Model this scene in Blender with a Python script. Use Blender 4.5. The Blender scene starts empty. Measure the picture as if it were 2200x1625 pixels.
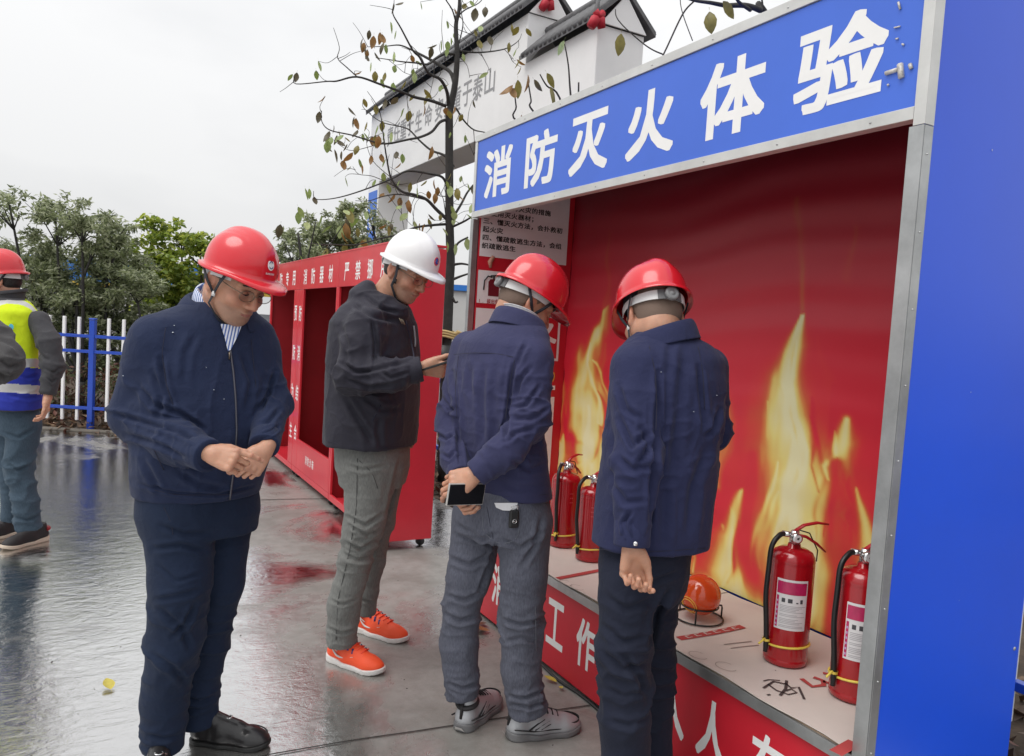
import bpy, bmesh, math, random
import numpy as np
from math import radians, sin, cos, pi, sqrt, atan2
from mathutils import Matrix, Vector
random.seed(7); rng = np.random.default_rng(7)
S = bpy.context.scene
COL = S.collection

# ------------------------------------------------------------------ camera
F_PX, CX, CY, CAM_H = 1650.0, 1100.0, 812.5, 1.47      # focal length in photo pixels, principal point, eye height
def _basis():
    r, p = radians(3.5), radians(3.6)
    Z = -np.array([-sin(r)*cos(p), cos(r)*cos(p), sin(p)])
    d = np.array([190-CX, 654-CY, F_PX]); d /= np.linalg.norm(d)
    Y = d-(d@Z)*Z; Y /= np.linalg.norm(Y)
    return np.array([np.cross(Y, Z), Y, Z])
RW = _basis()
CAMP = np.array([0, 0, CAM_H])
FWD = RW[:, 2]*[1, 1, 0]; FWD /= np.linalg.norm(FWD)
RGT = np.array([FWD[1], -FWD[0], 0])
ROTZ = atan2(RGT[1], RGT[0])
def ray(x, y): return RW@np.array([x-CX, y-CY, F_PX])
def at(x, y, d):
    v = ray(x, y); return CAMP+v*(d/(v@FWD))
def ground(x, y, z=0.0):
    v = ray(x, y); return CAMP+v*((z-CAM_H)/v[2])
def plane_x(x, y, X):
    v = ray(x, y); return CAMP+v*(X/v[0])
def plane_y(x, y, Y):
    v = ray(x, y); return CAMP+v*(Y/v[1])
def proj(P):
    c = (np.asarray(P)-CAMP)@RW
    return np.stack([CX+F_PX*c[..., 0]/c[..., 2], CY+F_PX*c[..., 1]/c[..., 2]], -1)
cam = bpy.data.cameras.new('camera'); cam.sensor_width = 36; cam.lens = 36*F_PX/2200
cam.clip_start = 0.05; cam.clip_end = 2000
camo = bpy.data.objects.new('camera', cam); COL.objects.link(camo)
M = np.eye(4); M[:3, 0] = RW[:, 0]; M[:3, 1] = -RW[:, 1]; M[:3, 2] = -RW[:, 2]; M[:3, 3] = CAMP
camo.matrix_world = Matrix(M.tolist()); S.camera = camo

# ------------------------------------------------------------------ sky, sun, exposure
SUN_EL, SUN_AZ = radians(60), radians(250)
w = bpy.data.worlds.new('World'); S.world = w; w.use_nodes = True
nt = w.node_tree; nt.nodes.clear(); N = nt.nodes.new; L = nt.links.new
out = N('ShaderNodeOutputWorld'); bg = N('ShaderNodeBackground'); bg.inputs[1].default_value = 0.1
sky = N('ShaderNodeTexSky'); sky.sky_type = 'NISHITA'; sky.sun_disc = False
sky.sun_elevation = SUN_EL; sky.sun_rotation = SUN_AZ; sky.dust_density = 4
tc = N('ShaderNodeTexCoord'); mp = N('ShaderNodeMapping'); mp.inputs['Scale'].default_value = (1.1, 1.1, 2.6)
nz = N('ShaderNodeTexNoise'); nz.inputs['Scale'].default_value = 1.5; nz.inputs['Detail'].default_value = 5; nz.inputs['Roughness'].default_value = 0.5
cr = N('ShaderNodeValToRGB'); cr.color_ramp.elements[0].position = 0.36; cr.color_ramp.elements[1].position = 0.62
cr.color_ramp.elements[0].color = (6.05, 6.1, 6.2, 1); cr.color_ramp.elements[1].color = (7.45, 7.45, 7.45, 1)
mx = N('ShaderNodeMix'); mx.data_type = 'RGBA'; mx.inputs[0].default_value = 0.93
L(tc.outputs['Generated'], mp.inputs[0]); L(mp.outputs[0], nz.inputs[0]); L(nz.outputs[0], cr.inputs[0])
sp_ = N('ShaderNodeSeparateXYZ'); L(tc.outputs['Generated'], sp_.inputs[0])
gr = N('ShaderNodeMapRange'); gr.inputs[1].default_value = 0.0; gr.inputs[2].default_value = 1.0; gr.inputs[3].default_value = 0.94; gr.inputs[4].default_value = 1.65; L(sp_.outputs[2], gr.inputs[0])   # overcast: slightly brighter overhead
sc_ = N('ShaderNodeVectorMath'); sc_.operation = 'SCALE'; L(cr.outputs[0], sc_.inputs[0]); L(gr.outputs[0], sc_.inputs['Scale'])
L(sky.outputs[0], mx.inputs[6]); L(sc_.outputs[0], mx.inputs[7]); L(mx.outputs[2], bg.inputs[0]); L(bg.outputs[0], out.inputs[0])
sl = bpy.data.lights.new('sun', 'SUN'); sl.energy = 1.5; sl.angle = radians(40); sl.color = (1, 0.97, 0.93)
so = bpy.data.objects.new('sun', sl); COL.objects.link(so)
# direction the light comes from: from the left of the photographer, over the open yard
sd = -0.55*FWD-0.80*RGT; sd = Vector((sd[0], sd[1], 0)).normalized()*cos(SUN_EL)+Vector((0, 0, sin(SUN_EL)))
so.rotation_euler = sd.to_track_quat('Z', 'Y').to_euler()
sky.sun_rotation = atan2(sd.x, sd.y)
vs = S.view_settings; vs.view_transform = 'Standard'; vs.look = 'None'; vs.gamma = 1; vs.exposure = 0.26; vs.use_curve_mapping = False

# ------------------------------------------------------------------ materials
MATS = {}
def mat(name, col=(0.5, 0.5, 0.5), rough=0.6, metal=0.0, bump=None, var=None, coat=0, sheen=0, spec=0.5, trans=0, sss=0):
    """procedural Principled; bump=(scale, strength[, stretch xyz]); var=(scale, amount) mottles the colour; """
    if name in MATS: return MATS[name]
    m = bpy.data.materials.new(name); m.use_nodes = True; t = m.node_tree; b = t.nodes['Principled BSDF']
    b.inputs['Base Color'].default_value = (*col, 1); b.inputs['Roughness'].default_value = rough; b.inputs['Metallic'].default_value = metal
    b.inputs['Coat Weight'].default_value = coat; b.inputs['Coat Roughness'].default_value = 0.08
    b.inputs['Sheen Weight'].default_value = sheen; b.inputs['Specular IOR Level'].default_value = spec
    b.inputs['Transmission Weight'].default_value = trans
    if sss: b.inputs['Subsurface Weight'].default_value = sss; b.inputs['Subsurface Radius'].default_value = (0.012, 0.004, 0.002); b.inputs['Subsurface Scale'].default_value = 1
    co = t.nodes.new('ShaderNodeTexCoord')
    if var:
        n = t.nodes.new('ShaderNodeTexNoise'); n.inputs['Scale'].default_value = var[0]; n.inputs['Detail'].default_value = 6; n.inputs['Roughness'].default_value = 0.65
        r = t.nodes.new('ShaderNodeValToRGB'); a = var[1]
        r.color_ramp.elements[0].position = 0.3; r.color_ramp.elements[1].position = 0.7
        r.color_ramp.elements[0].color = (*[c*(1-a) for c in col], 1); r.color_ramp.elements[1].color = (*[min(1, c*(1+a)) for c in col], 1)
        t.links.new(co.outputs['Object'], n.inputs[0]); t.links.new(n.outputs[0], r.inputs[0]); t.links.new(r.outputs[0], b.inputs['Base Color'])
        m['ramp'] = r.name
    if bump:
        n = t.nodes.new('ShaderNodeTexNoise'); n.inputs['Scale'].default_value = bump[0]; n.inputs['Detail'].default_value = 5
        u = t.nodes.new('ShaderNodeBump'); u.inputs['Strength'].default_value = bump[1]; u.inputs['Distance'].default_value = 0.004
        if len(bump) > 2:
            q = t.nodes.new('ShaderNodeMapping'); q.inputs['Scale'].default_value = bump[2]
            t.links.new(co.outputs['Object'], q.inputs[0]); t.links.new(q.outputs[0], n.inputs[0])
        else: t.links.new(co.outputs['Object'], n.inputs[0])
        t.links.new(n.outputs[0], u.inputs['Height']); t.links.new(u.outputs[0], b.inputs['Normal'])
    MATS[name] = m; return m

# ------------------------------------------------------------------ object helpers
def link(name, me, m=None, parent=None, loc=None, smooth=False, **props):
    o = bpy.data.objects.new(name, me); COL.objects.link(o)
    if m is not None and me is not None and not me.materials:
        for x in (m if isinstance(m, (list, tuple)) else [m]): me.materials.append(x)
    if parent is not None: o.parent = parent
    if loc is not None: o.location = loc
    if smooth and me is not None: me.polygons.foreach_set('use_smooth', np.ones(len(me.polygons), bool))
    for k, v in props.items(): o[k] = v
    return o
def empty(name, loc, label, cat, group=None, rotz=0.0):
    o = bpy.data.objects.new(name, None); COL.objects.link(o); o.location = loc; o.rotation_euler = (0, 0, rotz)
    o.empty_display_size = 0.1; o['label'] = label; o['category'] = cat
    if group: o['group'] = group
    return o
def tag(o, label, cat, group=None, kind=None):
    o['label'] = label; o['category'] = cat
    if group: o['group'] = group
    if kind: o['kind'] = kind
    return o
def setting(o): o['kind'] = 'structure'; return o
def mesh_np(name, v, f, smooth=False):
    me = bpy.data.meshes.new(name); v = np.asarray(v, np.float32)
    if isinstance(f, np.ndarray) and f.ndim == 2:
        k = f.shape[1]; me.vertices.add(len(v)); me.vertices.foreach_set('co', v.ravel())
        me.loops.add(f.size); me.loops.foreach_set('vertex_index', f.astype(np.int32).ravel())
        me.polygons.add(len(f)); me.polygons.foreach_set('loop_start', np.arange(0, f.size, k, dtype=np.int32))
        me.update(calc_edges=True); me.validate()
    else: me.from_pydata(v.tolist(), [], [list(map(int, q)) for q in f])
    if smooth: me.polygons.foreach_set('use_smooth', np.ones(len(me.polygons), bool))
    me.update(); return me
class MB:
    """collects simple shapes into one mesh"""
    def __init__(s): s.v = []; s.f = []; s.mi = []; s.sm = []
    def add(s, v, f, mi=0, sm=False):
        b = len(s.v); s.v += [tuple(map(float, q)) for q in v]; s.f += [[i+b for i in q] for q in f]; s.mi += [mi]*len(f); s.sm += [sm]*len(f); return s
    def box(s, lo, hi, mi=0, bev=0.0):
        x0, y0, z0 = lo; x1, y1, z1 = hi
        if bev <= 0:
            v = [(x, y, z) for z in (z0, z1) for x, y in ((x0, y0), (x1, y0), (x1, y1), (x0, y1))]
            return s.add(v, [(3, 2, 1, 0), (4, 5, 6, 7), (0, 1, 5, 4), (1, 2, 6, 5), (2, 3, 7, 6), (3, 0, 4, 7)], mi)
        bm = bmesh.new(); bmesh.ops.create_cube(bm, size=1)
        for q in bm.verts: q.co = Vector(((x0+x1)/2+q.co.x*(x1-x0), (y0+y1)/2+q.co.y*(y1-y0), (z0+z1)/2+q.co.z*(z1-z0)))
        bmesh.ops.bevel(bm, geom=bm.edges[:], offset=bev, segments=2, affect='EDGES', profile=0.5)
        bm.verts.index_update(); s.add([q.co for q in bm.verts], [[q.index for q in p.verts] for p in bm.faces], mi); bm.free(); return s
    def tube(s, pts, r, n=8, mi=0, caps=True, flat=1.0, up=None):
        pts = [np.asarray(p, float) for p in pts]; rr = r if hasattr(r, '__len__') else [r]*len(pts)
        vs_, prev = [], None
        for i, p in enumerate(pts):
            t = pts[min(i+1, len(pts)-1)]-pts[max(i-1, 0)]; t = t/(np.linalg.norm(t)+1e-9)
            if up is not None: a = np.asarray(up, float)
            elif prev is None: a = np.array([0, 0, 1.]) if abs(t[2]) < 0.9 else np.array([1., 0, 0])
            else: a = prev
            u = a-(a@t)*t; u /= np.linalg.norm(u)+1e-9; prev = u; v = np.cross(t, u)
            for k in range(n):
                q = 2*pi*k/n; vs_.append(p+rr[i]*(cos(q)*u*flat+sin(q)*v))
        f = [(i*n+k, i*n+(k+1) % n, (i+1)*n+(k+1) % n, (i+1)*n+k) for i in range(len(pts)-1) for k in range(n)]
        if caps: f += [tuple(range(n-1, -1, -1)), tuple((len(pts)-1)*n+k for k in range(n))]
        return s.add(vs_, f, mi, True)
    def lathe(s, prof, n=24, mi=0, c=(0, 0, 0), axis='z', close=False):
        v = []
        for r, z in prof:
            for k in range(n):
                q = 2*pi*k/n
                p = (r*cos(q), r*sin(q), z)
                if axis == 'y': p = (p[0], p[2], p[1])
                if axis == 'x': p = (p[2], p[0], p[1])
                v.append((p[0]+c[0], p[1]+c[1], p[2]+c[2]))
        m = len(prof)
        f = [(i*n+k, i*n+(k+1) % n, (i+1)*n+(k+1) % n, (i+1)*n+k) for i in range(m-1) for k in range(n)]
        if close: f += [((m-1)*n+k, (m-1)*n+(k+1) % n, (k+1) % n, k) for k in range(n)]
        return s.add(v, f, mi, True)
    def quad(s, a, b, c, d, mi=0): return s.add([a, b, c, d], [(0, 1, 2, 3)], mi)
    def disc(s, c, r, nrm, n=20, mi=0):
        nrm = Vector(nrm).normalized(); u = nrm.orthogonal().normalized(); v = nrm.cross(u)
        return s.add([Vector(c)+u*(r*cos(2*pi*k/n))+v*(r*sin(2*pi*k/n)) for k in range(n)], [tuple(range(n))], mi)
    def mesh(s, name, m=None):
        me = bpy.data.meshes.new(name); me.from_pydata(s.v, [], s.f)
        for x in (m if isinstance(m, (list, tuple)) else [m] if m else []): me.materials.append(x)
        me.polygons.foreach_set('material_index', s.mi); me.polygons.foreach_set('use_smooth', s.sm); me.update(); return me
    def put(s, name, m, parent=None, loc=None, **props): return link(name, s.mesh(name, m), None, parent, loc, **props)

# ------------------------------------------------------------------ lettering (built-in font, turned into mesh)
_GL = {}
def glyph(ch, bold=0.02):
    k = ch
    if k in _GL: return _GL[k]
    c = bpy.data.curves.new('t', 'FONT'); c.body = ch; c.resolution_u = 3
    o = bpy.data.objects.new('t', c); COL.objects.link(o)
    dg = bpy.context.evaluated_depsgraph_get(); dg.update()
    m = bpy.data.meshes.new_from_object(o.evaluated_get(dg))
    v = np.array([q.co[:2] for q in m.vertices]) if len(m.vertices) else np.zeros((0, 2)); f = [list(p.vertices) for p in m.polygons]
    bpy.data.objects.remove(o); bpy.data.curves.remove(c); bpy.data.meshes.remove(m)
    cnt = {}
    for p in f:
        for a, b in zip(p, p[1:]+p[:1]): e = (min(a, b), max(a, b)); cnt[e] = cnt.get(e, 0)+1
    _GL[k] = (v, f, [e for e, n in cnt.items() if n == 1]); return _GL[k]
def hull2(P):
    P = sorted(map(tuple, P)); H = []
    for seq in (P, P[::-1]):
        h = []
        for p in seq:
            while len(h) > 1 and (h[-1][0]-h[-2][0])*(p[1]-h[-2][1])-(h[-1][1]-h[-2][1])*(p[0]-h[-2][0]) <= 1e-12: h.pop()
            h.append(p)
        H += h[:-1]
    return H
def letters(mb, chars, place, bold=0.02, mi=0, tight=True):
    """place(i) -> (origin corner, u vector = full width, v vector = full height) of the i-th character's box"""
    for i, ch in enumerate(chars):
        if ch == ' ': continue
        v, f, be = glyph(ch, bold)
        if not len(v): continue
        o, u, h = [np.asarray(q, float) for q in place(i)]
        if tight: lo, hi = v.min(0), v.max(0)
        else: lo, hi = np.array([0.0, -0.1]), np.array([1.0, 0.88])
        q = (v-lo)/np.maximum(hi-lo, 1e-6)*(1-2*bold)+bold
        nn = np.cross(u, h); nn /= np.linalg.norm(nn)
        mb.add([o+a*u+b*h for a, b in q], f, mi)
        # heavier strokes: every outline edge swept by a small square, each a hair in front of the last
        sq = np.array([(1, 1), (-1, 1), (1, -1), (-1, -1)])*bold
        for k, (e0, e1) in enumerate(be):
            H = hull2(np.concatenate([q[e0]+sq, q[e1]+sq]))
            mb.add([o+a*u+b*h+nn*0.000003*(k+1) for a, b in H], [tuple(range(len(H)))], mi)
    return mb

def put_letters(chars, place, m, parent, off, bold=0.02, name='character'):
    """each character an object of its own"""
    for i, ch in enumerate(chars):
        if ch == ' ': continue
        b = MB(); letters(b, ch, lambda k: place(i), bold); b.v = [tuple(np.asarray(q)-off) for q in b.v]; b.put(name, m, parent)

# ------------------------------------------------------------------ value noise
def _hash(i, j, k, s): 
    h = (i*374761393+j*668265263+k*2147483647+s*974634777) & 0xffffffff; h = ((h ^ (h >> 13))*1274126177) & 0xffffffff; return ((h ^ (h >> 16)) & 0xffff)/65535.0
def vnoise(P, seed=0):
    P = np.asarray(P); I = np.floor(P).astype(np.int64); f = P-I; f = f*f*(3-2*f); r = 0
    for a in (0, 1):
        for b in (0, 1):
            for c in (0, 1):
                w_ = (f[:, 0] if a else 1-f[:, 0])*(f[:, 1] if b else 1-f[:, 1])*(f[:, 2] if c else 1-f[:, 2])
                r = r+w_*_hash(I[:, 0]+a, I[:, 1]+b, I[:, 2]+c, seed)
    return r
# ------------------------------------------------------------------ ground
def wet_concrete():
    m = bpy.data.materials.new('wet_concrete'); m.use_nodes = True; t = m.node_tree; t.nodes.clear(); N = t.nodes.new; L = t.links.new
    o = N('ShaderNodeOutputMaterial'); tc = N('ShaderNodeTexCoord')
    def noise(sc, det=5, rough=0.55, stretch=None, dist=0.0):
        n = N('ShaderNodeTexNoise'); n.inputs['Scale'].default_value = sc; n.inputs['Detail'].default_value = det; n.inputs['Roughness'].default_value = rough; n.inputs['Distortion'].default_value = dist
        if stretch:
            q = N('ShaderNodeMapping'); q.inputs['Scale'].default_value = stretch; q.inputs['Rotation'].default_value = (0, 0, ROTZ); L(tc.outputs['Object'], q.inputs[0]); L(q.outputs[0], n.inputs[0])
        else: L(tc.outputs['Object'], n.inputs[0])
        return n.outputs[0]
    def ramp(x, a, b, ca, cb):
        r = N('ShaderNodeValToRGB'); r.color_ramp.elements[0].position = a; r.color_ramp.elements[1].position = b
        r.color_ramp.elements[0].color = ca if len(ca) == 4 else (*ca, 1); r.color_ramp.elements[1].color = cb if len(cb) == 4 else (*cb, 1); L(x, r.inputs[0]); return r.outputs[0]
    def mixc(f, a, b):
        x = N('ShaderNodeMix'); x.data_type = 'RGBA'; L(f, x.inputs[0])
        for s, q in ((6, a), (7, b)):
            if isinstance(q, tuple): x.inputs[s].default_value = (*q, 1)
            else: L(q, x.inputs[s])
        return x.outputs[2]
    base = mixc(noise(1.1, 7, 0.6), (0.215, 0.21, 0.198), (0.35, 0.342, 0.325))
    base = mixc(ramp(noise(14, 6, 0.7), 0.42, 0.75, (0, 0, 0), (0.55, 0.55, 0.55)), base, (0.15, 0.138, 0.12))
    base = mixc(ramp(noise(3.1, 6, 0.7), 0.45, 0.62, (0, 0, 0), (0.6, 0.6, 0.6)), base, (0.165, 0.158, 0.143))
    base = mixc(ramp(noise(160, 2, 0.5), 0.60, 0.72, (0, 0, 0), (0.5, 0.5, 0.5)), base, (0.34, 0.325, 0.30))
    sx = N('ShaderNodeSeparateXYZ'); L(tc.outputs['Object'], sx.inputs[0]); mr = N('ShaderNodeMapRange'); L(sx.outputs[0], mr.inputs[0])
    mr.inputs[1].default_value = 0.3; mr.inputs[2].default_value = 1.30; mr.inputs[3].default_value = 0.10; mr.inputs[4].default_value = -0.065      # the slab falls away from the booth, so water stands on its left
    ad = N('ShaderNodeMath'); L(noise(0.62, 7, 0.62, None, 0.8), ad.inputs[0]); L(mr.outputs[0], ad.inputs[1])
    film = ramp(ad.outputs[0], 0.41, 0.54, (0, 0, 0), (1, 1, 1))       # where the water film is thick
    d = N('ShaderNodeBsdfDiffuse'); L(base, d.inputs[0])
    rb = N('ShaderNodeBump'); rb.inputs['Strength'].default_value = 0.32; rb.inputs['Distance'].default_value = 0.004
    L(noise(26, 6, 0.72, None, 0.5), rb.inputs['Height'])
    rb2 = N('ShaderNodeBump'); rb2.inputs['Strength'].default_value = 0.30; rb2.inputs['Distance'].default_value = 0.008
    wv = noise(9.0, 4, 0.62, (0.7, 1.5, 1.0), 1.5)
    L(wv, rb2.inputs['Height']); L(rb.outputs[0], rb2.inputs['Normal'])
    g = N('ShaderNodeBsdfGlossy')
    L(ramp(film, 0, 1, (0.33, 0.33, 0.33), (0.026, 0.026, 0.026)), g.inputs['Roughness']); L(rb2.outputs[0], g.inputs['Normal'])
    lw = N('ShaderNodeFresnel'); lw.inputs['IOR'].default_value = 1.85
    mu = N('ShaderNodeMath'); mu.operation = 'MULTIPLY_ADD'; L(lw.outputs[0], mu.inputs[0]); mu.inputs[1].default_value = 1.5; mu.inputs[2].default_value = 0.16
    cl = N('ShaderNodeMath'); cl.operation = 'MULTIPLY'; cl.use_clamp = True; L(mu.outputs[0], cl.inputs[0]); L(ramp(film, 0, 1, (0.30, 0.30, 0.30), (1.9, 1.9, 1.9)), cl.inputs[1])
    ms = N('ShaderNodeMixShader'); L(cl.outputs[0], ms.inputs[0]); L(d.outputs[0], ms.inputs[1]); L(g.outputs[0], ms.inputs[2]); L(ms.outputs[0], o.inputs[0])
    return m
WET = wet_concrete()
# concrete yard: one sheet; beds of soil start at the fence lines
def fp(lat, d, z=0.0): p = FWD*d+RGT*lat; return (p[0], p[1], z)
SOIL = mat('soil', (0.055, 0.036, 0.022), 0.9, bump=(30, 1.0), var=(9, 0.55))
setting(link('ground', mesh_np('ground', [(-700, -400, -0.03), (700, -400, -0.03), (700, 900, -0.03), (-700, 900, -0.03)], [(0, 1, 2, 3)]), SOIL))
XB = 2.62      # edge of the planting bed behind booth and cabinets
corner = np.array(fp(0, 8.72))
tpar = (XB-corner[0])/RGT[0]; cor = corner+RGT*tpar
lft = np.array(fp(-14, 8.72))
setting(link('concrete_yard', mesh_np('concrete_yard', [(-14, -8, 0), (XB, -8, 0), (XB, cor[1], 0), tuple(lft)], [(0, 1, 2, 3)]), WET))
# kerb strip of the yard towards the bed (thin concrete lip)
kb = MB(); kb.tube([fp(-14, 8.76, 0.0), tuple(cor+np.array(FWD)*0.04)], 0.035, 6)
KERB = mat('kerb_concrete', (0.12, 0.105, 0.085), 0.5, bump=(40, 0.4), var=(6, 0.3))
setting(kb.put('kerb', KERB))
# saw-cut joints across the slab
DARKJ = mat('joint_dark', (0.03, 0.027, 0.024), 0.7)
def ground_strip(pts, wd, z, m, name):
    v, f = [], []
    for i, (x, y) in enumerate(pts):
        p = ground(x, y); a = ground(*pts[max(i-1, 0)]); b = ground(*pts[min(i+1, len(pts)-1)]); t = (b-a)[:2]; t /= np.linalg.norm(t); n = np.array([-t[1], t[0]])*wd/2
        v += [(p[0]+n[0], p[1]+n[1], z), (p[0]-n[0], p[1]-n[1], z)]
    f = [(2*i, 2*i+1, 2*i+3, 2*i+2) for i in range(len(pts)-1)]
    return setting(link(name, mesh_np(name, v, f), m))
ground_strip([(430, 1652), (570, 1625), (760, 1592), (900, 1572), (1080, 1544), (1275, 1516)], 0.007, 0.004, DARKJ, 'slab_joint')
ground_strip([(560, 1075), (640, 1073), (760, 1072)], 0.012, 0.004, DARKJ, 'slab_joint')

# litter and soil mound of the beds
def leaf_cloud(centres, radii, n, size, m=None, name='crown', up=0.2, seed=1, shape=0.42, parent=None, mats=None, droop=0.0):
    """n small folded leaves spread through ellipsoids; one mesh"""
    r = np.random.default_rng(seed); cs = np.asarray(centres, float); rd = np.asarray(radii, float)
    wts = rd.prod(1)**(2/3); idx = r.choice(len(cs), n, p=wts/wts.sum())
    u = r.normal(size=(n, 3)); u /= np.linalg.norm(u, axis=1)[:, None]
    rad = r.random(n)**(1/2.2)
    p = cs[idx]+u*rad[:, None]*rd[idx]*(0.8+0.35*r.random((n, 1)))
    ax = r.normal(size=(n, 3)); ax[:, 2] = ax[:, 2]*0.6-droop; ax /= np.linalg.norm(ax, axis=1)[:, None]
    nr = r.normal(size=(n, 3))+np.array([0, 0, up*4]); nr -= (nr*ax).sum(1)[:, None]*ax; nr /= np.linalg.norm(nr, axis=1)[:, None]
    sd = np.cross(ax, nr); s = size*(0.6+0.8*r.random(n))[:, None]
    a = p; b = p+ax*s*0.45+sd*s*shape*0.5+nr*s*0.08; c = p+ax*s; d = p+ax*s*0.45-sd*s*shape*0.5+nr*s*0.08
    v = np.stack([a, b, c, d], 1).reshape(-1, 3); f = np.arange(4*n).reshape(-1, 4)
    f = np.concatenate([f[:, [0, 1, 2]], f[:, [0, 2, 3]]]); me = mesh_np(name, v, f)
    if mats:
        for x in mats: me.materials.append(x)
        k = r.integers(0, len(mats), n); me.polygons.foreach_set('material_index', np.concatenate([k, k]).astype(np.int32))
    return me
def leafmat(name, col, trans=0.25, rough=0.45):
    m = bpy.data.materials.new(name); m.use_nodes = True; t = m.node_tree; b = t.nodes['Principled BSDF']
    b.inputs['Base Color'].default_value = (*col, 1); b.inputs['Roughness'].default_value = rough
    tr = t.nodes.new('ShaderNodeBsdfTranslucent'); tr.inputs[0].default_value = (*[min(1, c*1.5) for c in col], 1)
    ms = t.nodes.new('ShaderNodeMixShader'); ms.inputs[0].default_value = trans
    n = t.nodes.new('ShaderNodeTexNoise'); n.inputs['Scale'].default_value = 3.0; n.inputs['Detail'].default_value = 3
    co = t.nodes.new('ShaderNodeTexCoord'); r = t.nodes.new('ShaderNodeValToRGB'); r.color_ramp.elements[0].position = 0.3; r.color_ramp.elements[1].position = 0.7
    r.color_ramp.elements[0].color = (*[c*0.6 for c in col], 1); r.color_ramp.elements[1].color = (*[c*1.35 for c in col], 1)
    t.links.new(co.outputs['Object'], n.inputs[0]); t.links.new(n.outputs[0], r.inputs[0]); t.links.new(r.outputs[0], b.inputs['Base Color'])
    t.links.new(b.outputs[0], ms.inputs[1]); t.links.new(tr.outputs[0], ms.inputs[2]); t.links.new(ms.outputs[0], t.nodes['Material Output'].inputs[0]); return m
LIT = [leafmat('litter_brown', (0.10, 0.055, 0.03), 0.05), leafmat('litter_tan', (0.19, 0.115, 0.06), 0.05), leafmat('litter_dark', (0.045, 0.028, 0.018), 0.05), leafmat('litter_red', (0.14, 0.05, 0.035), 0.05)]
cs = [fp(l, d, 0.0) for l in np.arange(-6.5, 0.2, 0.5) for d in (9.0, 9.5, 10.1, 10.8)]
tag(link('leaf_litter', leaf_cloud(cs, [(0.45, 0.45, 0.09)]*len(cs), 5200, 0.10, up=1.0, seed=3, mats=LIT)), 'brown dead leaves covering the soil along the blue and white fence', 'leaf litter', kind='stuff')
cs = [(x, y, 0.0) for x in (2.85, 3.2, 3.6) for y in np.arange(0.2, 9.0, 0.5)]
tag(link('leaf_litter', leaf_cloud(cs, [(0.3, 0.4, 0.06)]*len(cs), 2600, 0.09, up=1.0, seed=4, mats=LIT)), 'brown leaf mulch on the soil strip behind the booth', 'leaf litter', kind='stuff')

# ------------------------------------------------------------------ booth
ALU = mat('aluminium', (0.62, 0.62, 0.60), 0.38, 0.55, bump=(60, 0.1, (1, 1, 0.05)), var=(5, 0.12))
ALUD = mat('galvanised', (0.42, 0.43, 0.43), 0.36, 0.8, bump=(50, 0.1, (1, 1, 0.08)), var=(7, 0.22))
BLUE = mat('blue_sheet', (0.0010, 0.082, 0.74), 0.36, bump=(1.6, 0.25), var=(1.2, 0.05), coat=0.45, spec=0.25)
BLUE.node_tree.nodes['Principled BSDF'].inputs['Coat Roughness'].default_value = 0.32; BLUE.node_tree.nodes['Principled BSDF'].inputs['Coat IOR'].default_value = 1.7
SIGNB = mat('sign_blue', (0.050, 0.140, 0.62), 0.42, bump=(3, 0.12), var=(2.0, 0.06))
WHITE = mat('white_print', (0.80, 0.80, 0.79), 0.5, var=(6, 0.04))
RED = mat('red_paint', (0.64, 0.030, 0.048), 0.34, bump=(2.5, 0.22), var=(2.2, 0.10), coat=0.4)
REDIN = mat('cabinet_lining', (0.26, 0.008, 0.014), 0.5, bump=(2.5, 0.2), var=(3, 0.15))  # darker copy of the cabinet red, with the shade inside put into it
REDP = mat('red_vinyl', (0.55, 0.013, 0.028), 0.42, bump=(5, 0.2), var=(3, 0.10))
REDD = mat('dark_red_sheet', (0.075, 0.005, 0.010), 0.5, var=(3, 0.15))  # dark red, darkened further to carry the shade up in the booth
BLACK = mat('black_plastic', (0.014, 0.014, 0.015), 0.45)
INK = mat('black_print', (0.02, 0.018, 0.018), 0.5)
XF, YN, YF, XBk, ZT = 1.769, 1.20, 3.735, 2.40, 2.475
booth = empty('training_booth', (XF, (YN+YF)/2, 0), 'open fronted fire drill booth with blue header sign, flame back wall and bench', 'booth')
BOFF = np.array([XF, (YN+YF)/2, 0])
def bp(p): return np.asarray(p, float)-BOFF
class BB(MB):
    def put(s, name, m, parent=booth, **k):
        s.v = [tuple(bp(q)) for q in s.v]; return MB.put(s, name, m, parent, **k)
# header sign
b = BB(); b.box((XF+0.004, YN+0.03, 2.075), (XF+0.03, YF-0.028, 2.44)); b.put('sign_board', SIGNB)
c = BB(); spec = [('消', 1040, 1097, 316, 430), ('防', 1128, 1194, 268, 410), ('灭', 1224, 1305, 226, 380), ('火', 1347, 1447, 173, 345), ('体', 1505, 1642, 92, 303), ('验', 1710, 1903, -2, 243)]
for ch, x0, x1, y0, y1 in spec:
    xm, ym = (x0+x1)/2, (y0+y1)/2
    a = plane_x(x0, ym, XF)[1]; e = plane_x(x1, ym, XF)[1]
    zt, zb = 2.372, 2.130
    put_letters(ch, lambda i: ((XF+0.0034, a, zb), (0, e-a, 0), (0, 0, zt-zb)), WHITE, booth, BOFF, 0.027, 'sign_character')
# scuff and torn screw patch right of the last character
for (x0, y0, x1, y1, r) in ((1903, 158, 1928, 150, 0.006), (1934, 138, 1937, 168, 0.008), (1955, 138, 1958, 148, 0.005), (1921, 60, 1934, 57, 0.002), (1907, 182, 1909, 184, 0.003), (1930, 5, 1934, 20, 0.003), (1924, 84, 1930, 83, 0.002), (1938, 95, 1942, 97, 0.0025)):
    s = BB(); s.tube([plane_x(x0, y0, XF+0.001), plane_x(x1, y1, XF+0.001)], r, 6, flat=1.0); s.put('scuff_mark', mat('scuff', (0.55, 0.53, 0.5), 0.5, 0.3, var=(60, 0.5)))
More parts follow.
